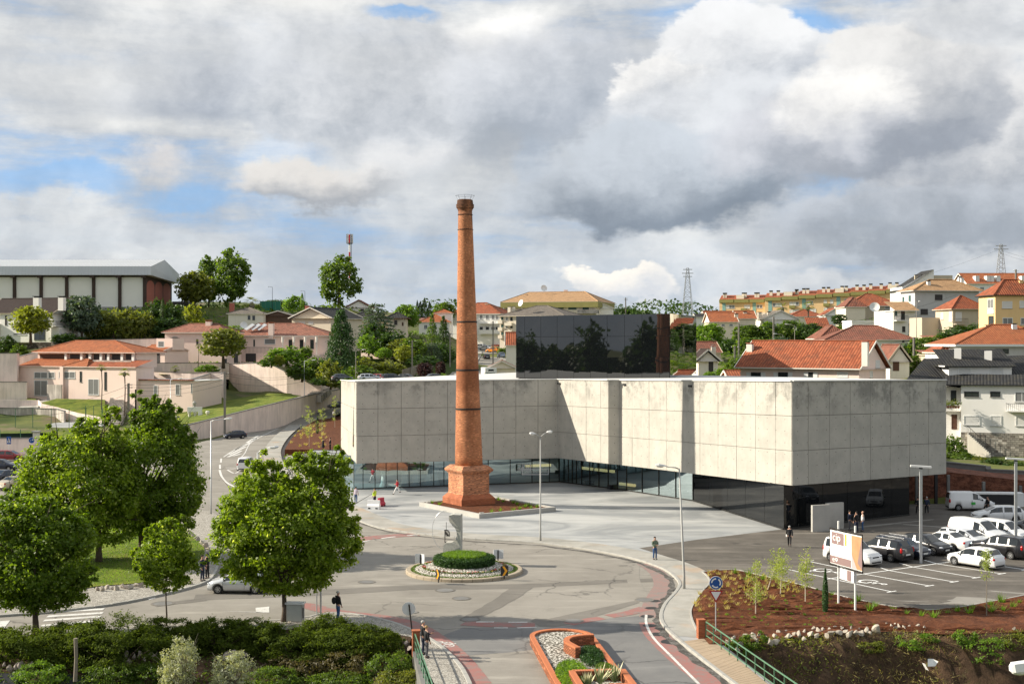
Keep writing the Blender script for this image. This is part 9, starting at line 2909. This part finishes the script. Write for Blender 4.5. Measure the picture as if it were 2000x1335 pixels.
MB().box(-.15,-.93,.62,.25,-.918,.86).build('green_mark',plain('green_print',(.05,.42,.06),.5),[o for o in COL.objects if o.get('label','').startswith('white delivery')][0])
car('hatch','paint_silver','silver hatchback driving left under the bright middle maple',Vector((-18.0,84.6,0)),R(178),'moving_car')
car('hatch','paint_navy','small dark blue car coming down the street by the roadside wall',G(459,856),R(208),'moving_car',s=.95)
car('mpv','paint_white','white van seen from behind, waiting at the give-way mark left of the lamp head',G(481,917),R(88),'moving_car',cat='van',s=.96)
car('estate','paint_grey','dark car at the top of the street, half hidden by the concrete end wall',AT(661,797,270),R(215),'moving_car')
car('estate','paint_red','dark red estate car at the left edge in front of the pale wall',G(18,899),R(-2),'parked_car')
car('estate','paint_navy','dark car at the left edge directly below the red estate',G(2,918),R(-4));car('sedan','paint_navy','dark blue saloon at the left edge seen from behind',G(12,940),R(70));car('sedan','paint_beige','beige saloon at the left edge half behind the maple leaves',G(30,954),R(66))
car('hatch','paint_black','dark car climbing the street right of the chimney shaft',AT(950,703,330)+Vector((0,0,.25)),R(98),'moving_car')
for px,py,D,pt,a,lab in((962.5,688,356,'paint_orange',150,'bright orange car at the top of the street right of the chimney'),(948,684,370,'paint_silver',140,'silver car left of the orange car on the upper street'),(938,681,378,'paint_white',140,'white car furthest up the street by the chimney'),(979,699,318,'paint_blue',100,'pale blue car parked by the pale wall left of the black box')):
 car('hatch',pt,lab,AT(px,py,D),R(a))
for k,(px,pt,kd,lab)in enumerate(((668,'paint_grey','hatch','dark car roof showing over the left end of the concrete roof'),(735,'paint_red','hatch','red car roof showing over the concrete roof edge'),(722,'paint_silver','estate','silver car roof left of the red one above the concrete roof edge'),(752,'paint_black','hatch','black car roof right of the red one above the concrete roof edge'),(768,'paint_navy','estate','dark blue car roof above the concrete roof edge'),(787,'paint_black','hatch','black car roof closest to the leaning utility pole above the concrete roof'),(852,'paint_grey','hatch','grey car roof above the concrete roof just left of the chimney'))):
 car(kd,pt,lab,AT(px,744,246+3*(k%2)),R(20+130*(k%2)))
t=thing('camper_van','white camper van with a green windscreen above the arts centre roof right of the chimney','camper van',AT(955,748,236),R(-80));MB().box(-2.6,-1.1,.4,1.6,1.1,2.9).build('cabin',M['white'],t);MB().prism([(1.6,-1.05),(2.7,-.95),(2.7,.95),(1.6,1.05)],.4,1.5).build('bonnet',M['white'],t);MB().box(1.0,-1.08,2.0,2.4,1.08,2.88).build('overcab',M['white'],t)
MB().face((2.3,-.9,1.5),(2.3,.9,1.5),(1.65,.85,2.0),(1.65,-.85,2.0)).build('windscreen',M['teal'],t);MB().box(2.405,-.5,2.3,2.42,.5,2.6).build('front_window',M['carglass'],t)
for x in(-1.5,1.9):
 for y in(-1,1):MB().lathe([(.34,-.1),(.34,.1)],14).build('wheel',M['rubber'],t,loc=(x,y*.95,.34)).rotation_euler=(R(90),0,0)
 # ------------------------------------------------------------------ people: one continuous skinned body, clothes as shells over it
for n,c in(('cloth_black',(.014,.014,.016)),('cloth_navy',(.018,.025,.05)),('cloth_jeans',(.035,.085,.20)),('cloth_grey',(.09,.09,.10)),('cloth_white',(.66,.65,.64)),('cloth_red',(.50,.035,.05)),('cloth_hivis',(.55,.80,.04)),('cloth_green',(.13,.17,.12)),('cloth_lilac',(.60,.52,.62)),('hair_dark',(.018,.013,.010)),('hair_grey',(.40,.39,.37)),('cap_tan',(.34,.22,.10))):M[n]=plain(n,c,.85 if 'hivis' not in n else.6,var=.15,scale=14)
def skin_obj(name,V,E,rad,mat,parent,sub=1,root=0):
 me=bpy.data.meshes.new(name);me.from_pydata(V,E,[]);me.materials.append(M[mat])
 o=link(name,me,parent)
 md=o.modifiers.new('skin','SKIN');md.use_smooth_shade=True
 for i,r_ in enumerate(rad):
  s=me.skin_vertices[0].data[i];s.radius=r_ if hasattr(r_,'__len__')else(r_,r_);s.use_root=i==root
 sb=o.modifiers.new('sub','SUBSURF');sb.levels=sub;sb.render_levels=sub
 return o
def person(label,p,rz,top='cloth_black',legs='cloth_jeans',hair='hair_dark',h=1.74,pose='stand',sleeves=True,coat=0.0,group=None,hat=None,extra=None,lean=0.0):
 """faces local +x"""
 t=thing('person',label,'person',p,rz,group)
 k=h/1.74
 st={'stand':(.02,-.04,.0,.0),'walk':(.30,-.26,.04,.14),'run':(.38,-.34,.06,.28)}[pose if pose in('walk','run')else 'stand']
 def leg(s):
  dx=st[0]if s>0 else st[1];lift=st[2]if s>0 else st[3]
  return[(.0,s*.09,.90),(dx*.55+.03,s*.095,.50+lift*.3),(dx,s*.10,.09+lift),(dx+.14,s*.115,.035+lift*.8)]
 arms={'stand':((.02,.25,1.15),(.10,.24,.92)),'phone':((.04,.24,1.16),(.30,.10,1.26)),'fold':((.06,.25,1.15),(.26,.02,1.14)),'point':((.18,.22,1.30),(.48,.18,1.38)),'walk':((.10,.24,1.17),(.22,.22,.98)),'run':((-.06,.26,1.20),(.16,.20,1.20))}
 def arm(s):
  a=arms.get(pose,arms['stand'])if(s>0 or pose in('fold','run'))else arms['stand']
  if pose=='walk' and s<0:a=((-.10,.24,1.17),(-.12,.23,.94))
  e,w=a
  return[(0,s*.17,1.42),(e[0],s*e[1],e[2]),(w[0],s*w[1],w[2])]
 tr=[(0,0,.92),(.0,0,1.08),(.01+lean,0,1.25),(lean,0,1.40),(lean,0,1.50),(.02+lean,0,1.57),(.035+lean,0,1.63),(.02+lean,0,1.70)]
 V=[Vector(q)for q in tr];rad=[(.13,.15),(.11,.13),(.12,.15),(.10,.14),.055,.070,(.085,.078),.062];E=[(i,i+1)for i in range(7)]
 V.append(Vector((.115+lean,0,1.615)));rad.append(.018);E.append((6,len(V)-1))
 for s in(-1,1):
  L_=leg(s);b=len(V);V+=[Vector(q)for q in L_];rad+=[.085,.058,.042,.035];E+=[(0,b),(b,b+1),(b+1,b+2),(b+2,b+3)]
  A=arm(s);b=len(V);A=[(x+lean,y,z)for x,y,z in A];V+=[Vector(q)for q in A];rad+=[.060,.042,.030];E+=[(3,b),(b,b+1),(b+1,b+2)]
  w=V[-1];d=(V[-1]-V[-2]).normalized();sd=d.cross(Vector((0,s,0)));sd=sd.normalized()if sd.length>.1 else Vector((0,0,1))
  hb=len(V);V.append(w+d*.07);rad.append((.030,.022));E.append((hb-1,hb))
  for f in range(4):
   r0=w+d*.09+sd*(.027-.018*f);l=(.062,.072,.068,.052)[f];b2=len(V)
   V+=[r0,r0+d*l*.55+Vector((.008,0,0)),r0+d*l+Vector((.022,0,0))];rad+=[.010,.0095,.008];E+=[(hb,b2),(b2,b2+1),(b2+1,b2+2)]
  b2=len(V);V+=[w+d*.03+sd*.04,w+d*.065+sd*.055];rad+=[.011,.009];E+=[(hb,b2),(b2,b2+1)]
  V.append(Vector((.005+lean,s*.085,1.625)));rad.append(.014);E.append((6,len(V)-1))
 sc=lambda q:[tuple(v*k)for v in q]
 skin_obj('body',sc(V),E,[tuple(x*k for x in r_)if hasattr(r_,'__len__')else r_*k for r_ in rad],'skin',t)
 T=[Vector(q)for q in tr[:4]]+[Vector((lean,0,1.47))];T[0]=T[0]-Vector((0,0,.04+coat*.4));TR=[(.155,.18),(.145,.165),(.15,.185),(.13,.175),.075];TE=[(0,1),(1,2),(2,3),(3,4)]
 for s in(-1,1):
  A=[(x+lean,y,z)for x,y,z in arm(s)]
  if not sleeves:A[2]=tuple(Vector(A[1]));A[1]=tuple((Vector(A[0])+Vector(A[1]))/2)
  b=len(T);T+=[Vector(q)for q in A];TR+=[.082,.060,.047];TE+=[(3,b),(b,b+1),(b+1,b+2)]
 skin_obj('jacket',sc(T),TE,[tuple(x*k for x in r_)if hasattr(r_,'__len__')else r_*k for r_ in TR],top,t)
 if coat>.3:MB().lathe([(.24,.42),(.21,.80),(.17,1.0)],12).build('coat_skirt',M[top],t)
 B=[Vector((0,0,.98)),Vector((0,0,.90))];BR2=[(.14,.165),(.135,.16)];BE=[(0,1)]
 for s in(-1,1):
  b=len(B);B+=[Vector(q)for q in leg(s)[:3]];BR2+=[.105,.075,.058];BE+=[(1,b),(b,b+1),(b+1,b+2)]
  L_=leg(s)[2];MB().ell((L_[0]+.06,L_[1],L_[2]-.035),.14,.05,.05,10,6).build('shoe',M['dark'],t,smooth=True).scale=(k,k,k)
  MB().ell((.112+lean,s*.03,1.64),.010,.012,.009,6,4).build('eye',M['dark'],t).scale=(k,k,k)
 skin_obj('trousers',sc(B),BE,[tuple(x*k for x in r_)if hasattr(r_,'__len__')else r_*k for r_ in BR2],legs,t)
 MB().ell((-.012+lean,0,1.672),.098,.090,.085,12,8).build('hair',M[hat or hair],t,smooth=True).scale=(k,k,k)
 return t
def bag(t,label,p,s,m,name,cat):
 o=MB().ell(p,*s,10,7).build(name,M[m],None,smooth=True);o.location=t.location;o.rotation_euler=t.rotation_euler
 return tag(o,label,cat)
A_=R(-60)
P1=person('man in black jacket and blue jeans with a backpack by the near cobbled corner',G(660,1211,.11),R(35),hair='hair_grey',h=1.74)
bag(P1,'black backpack hanging on the man by the near cobbled corner',(-.24,.05,1.2),(.13,.16,.22),'cloth_black','backpack','backpack')
person('grey-haired man in dark jacket standing behind the railing post, taller of the two',G(826,1277,.11),R(20),legs='cloth_navy',hair='hair_grey',h=1.78,pose='stand')
P2=person('man in tan cap and dark jacket holding up a phone at the left railing',G(833,1284,.11),R(25),legs='cloth_grey',hair='hair_grey',h=1.68,pose='phone',hat='cap_tan')
o=MB().box(-.012,-.035,-.07,.012,.035,.07).build('phone',M['dark']);o.location=P2 .matrix_basis@Vector((.40,.08,1.28));tag(o,'black phone held up by the man in the tan cap','phone')
person('man in green-grey shirt and jeans standing alone on the curved sidewalk',G(1279,1092,.11),R(-70),'cloth_green','cloth_jeans',h=1.72,pose='fold')
P3=person('white-haired man in a dark suit walking across the car park entrance',G(1542,1068,.1),R(75),'cloth_black','cloth_black','hair_grey',1.72,'walk')
o=MB().box(-.005,-.14,-.10,.005,.14,.10).build('paper',M['cloth_white']);o.location=P3 .matrix_basis@Vector((.26,.26,.90));tag(o,'white papers in the hand of the man in the dark suit','paper')
person('man in a navy jacket, left of the three talking at the entrance slabs',G(1659,1036,.1),R(0),'cloth_navy','cloth_grey',h=1.78,pose='point');person('man in black, middle of the three talking at the entrance slabs',G(1673,1039,.1),R(120),'cloth_black','cloth_navy',h=1.8);person('balding man in a white shirt and jeans, right of the three at the entrance slabs',G(1685,1037,.1),R(170),'cloth_white','cloth_jeans','skin',1.74)
person('man in dark clothes walking away right of the front car park lamp',G(1810,1005,.1),R(80),'cloth_navy','cloth_black','hair_grey',1.74,'walk');person('man in dark clothes half hidden by the front car park lamp post',G(1793,1005,.1),R(85),'cloth_black','cloth_black',h=1.7,pose='walk')
person('person in a dark suit behind the white estate car at the right',G(1929,1003,.1),R(200),'cloth_black','cloth_black',h=1.68)
person('woman in red hooded top and white trousers jogging past the glass wall',G(776,966,.1),R(165),'cloth_red','cloth_white',h=1.68,pose='run')
person('worker in a yellow high-visibility vest behind the plastic barriers',G(732,986,.1),R(150),'cloth_hivis','cloth_navy',h=1.72)
person('woman in a patterned white top and jeans beside the bright maple on the square',G(695,982,.1),R(80),'cloth_lilac','cloth_jeans',h=1.68,sleeves=False)
person('figure in a long black coat pointing, on the terrace above the steps',G(631,879,.93),R(20),'cloth_black','cloth_black',h=1.75,pose='point',coat=.5);person('figure in a black suit facing the one in the long coat on the terrace',G(645,879,.93),R(175),'cloth_black','cloth_black',h=1.8)
person('person in a white shirt on the pavement at the top of the street',AT(652,818,250),R(-80),'cloth_white','cloth_grey',h=1.72);person('man in dark clothes on the steps, half hidden by the bright maple',G(664,925,.3),R(-60),'cloth_black','cloth_grey',h=1.72)
person('man in dark uniform at the tip of the tree island, left one of two',G(395,1134,.12),R(-20),'cloth_navy','cloth_navy',h=1.78);person('man in dark clothes at the tip of the tree island, right one of two',G(405,1129,.12),R(160),'cloth_black','cloth_black',h=1.76)
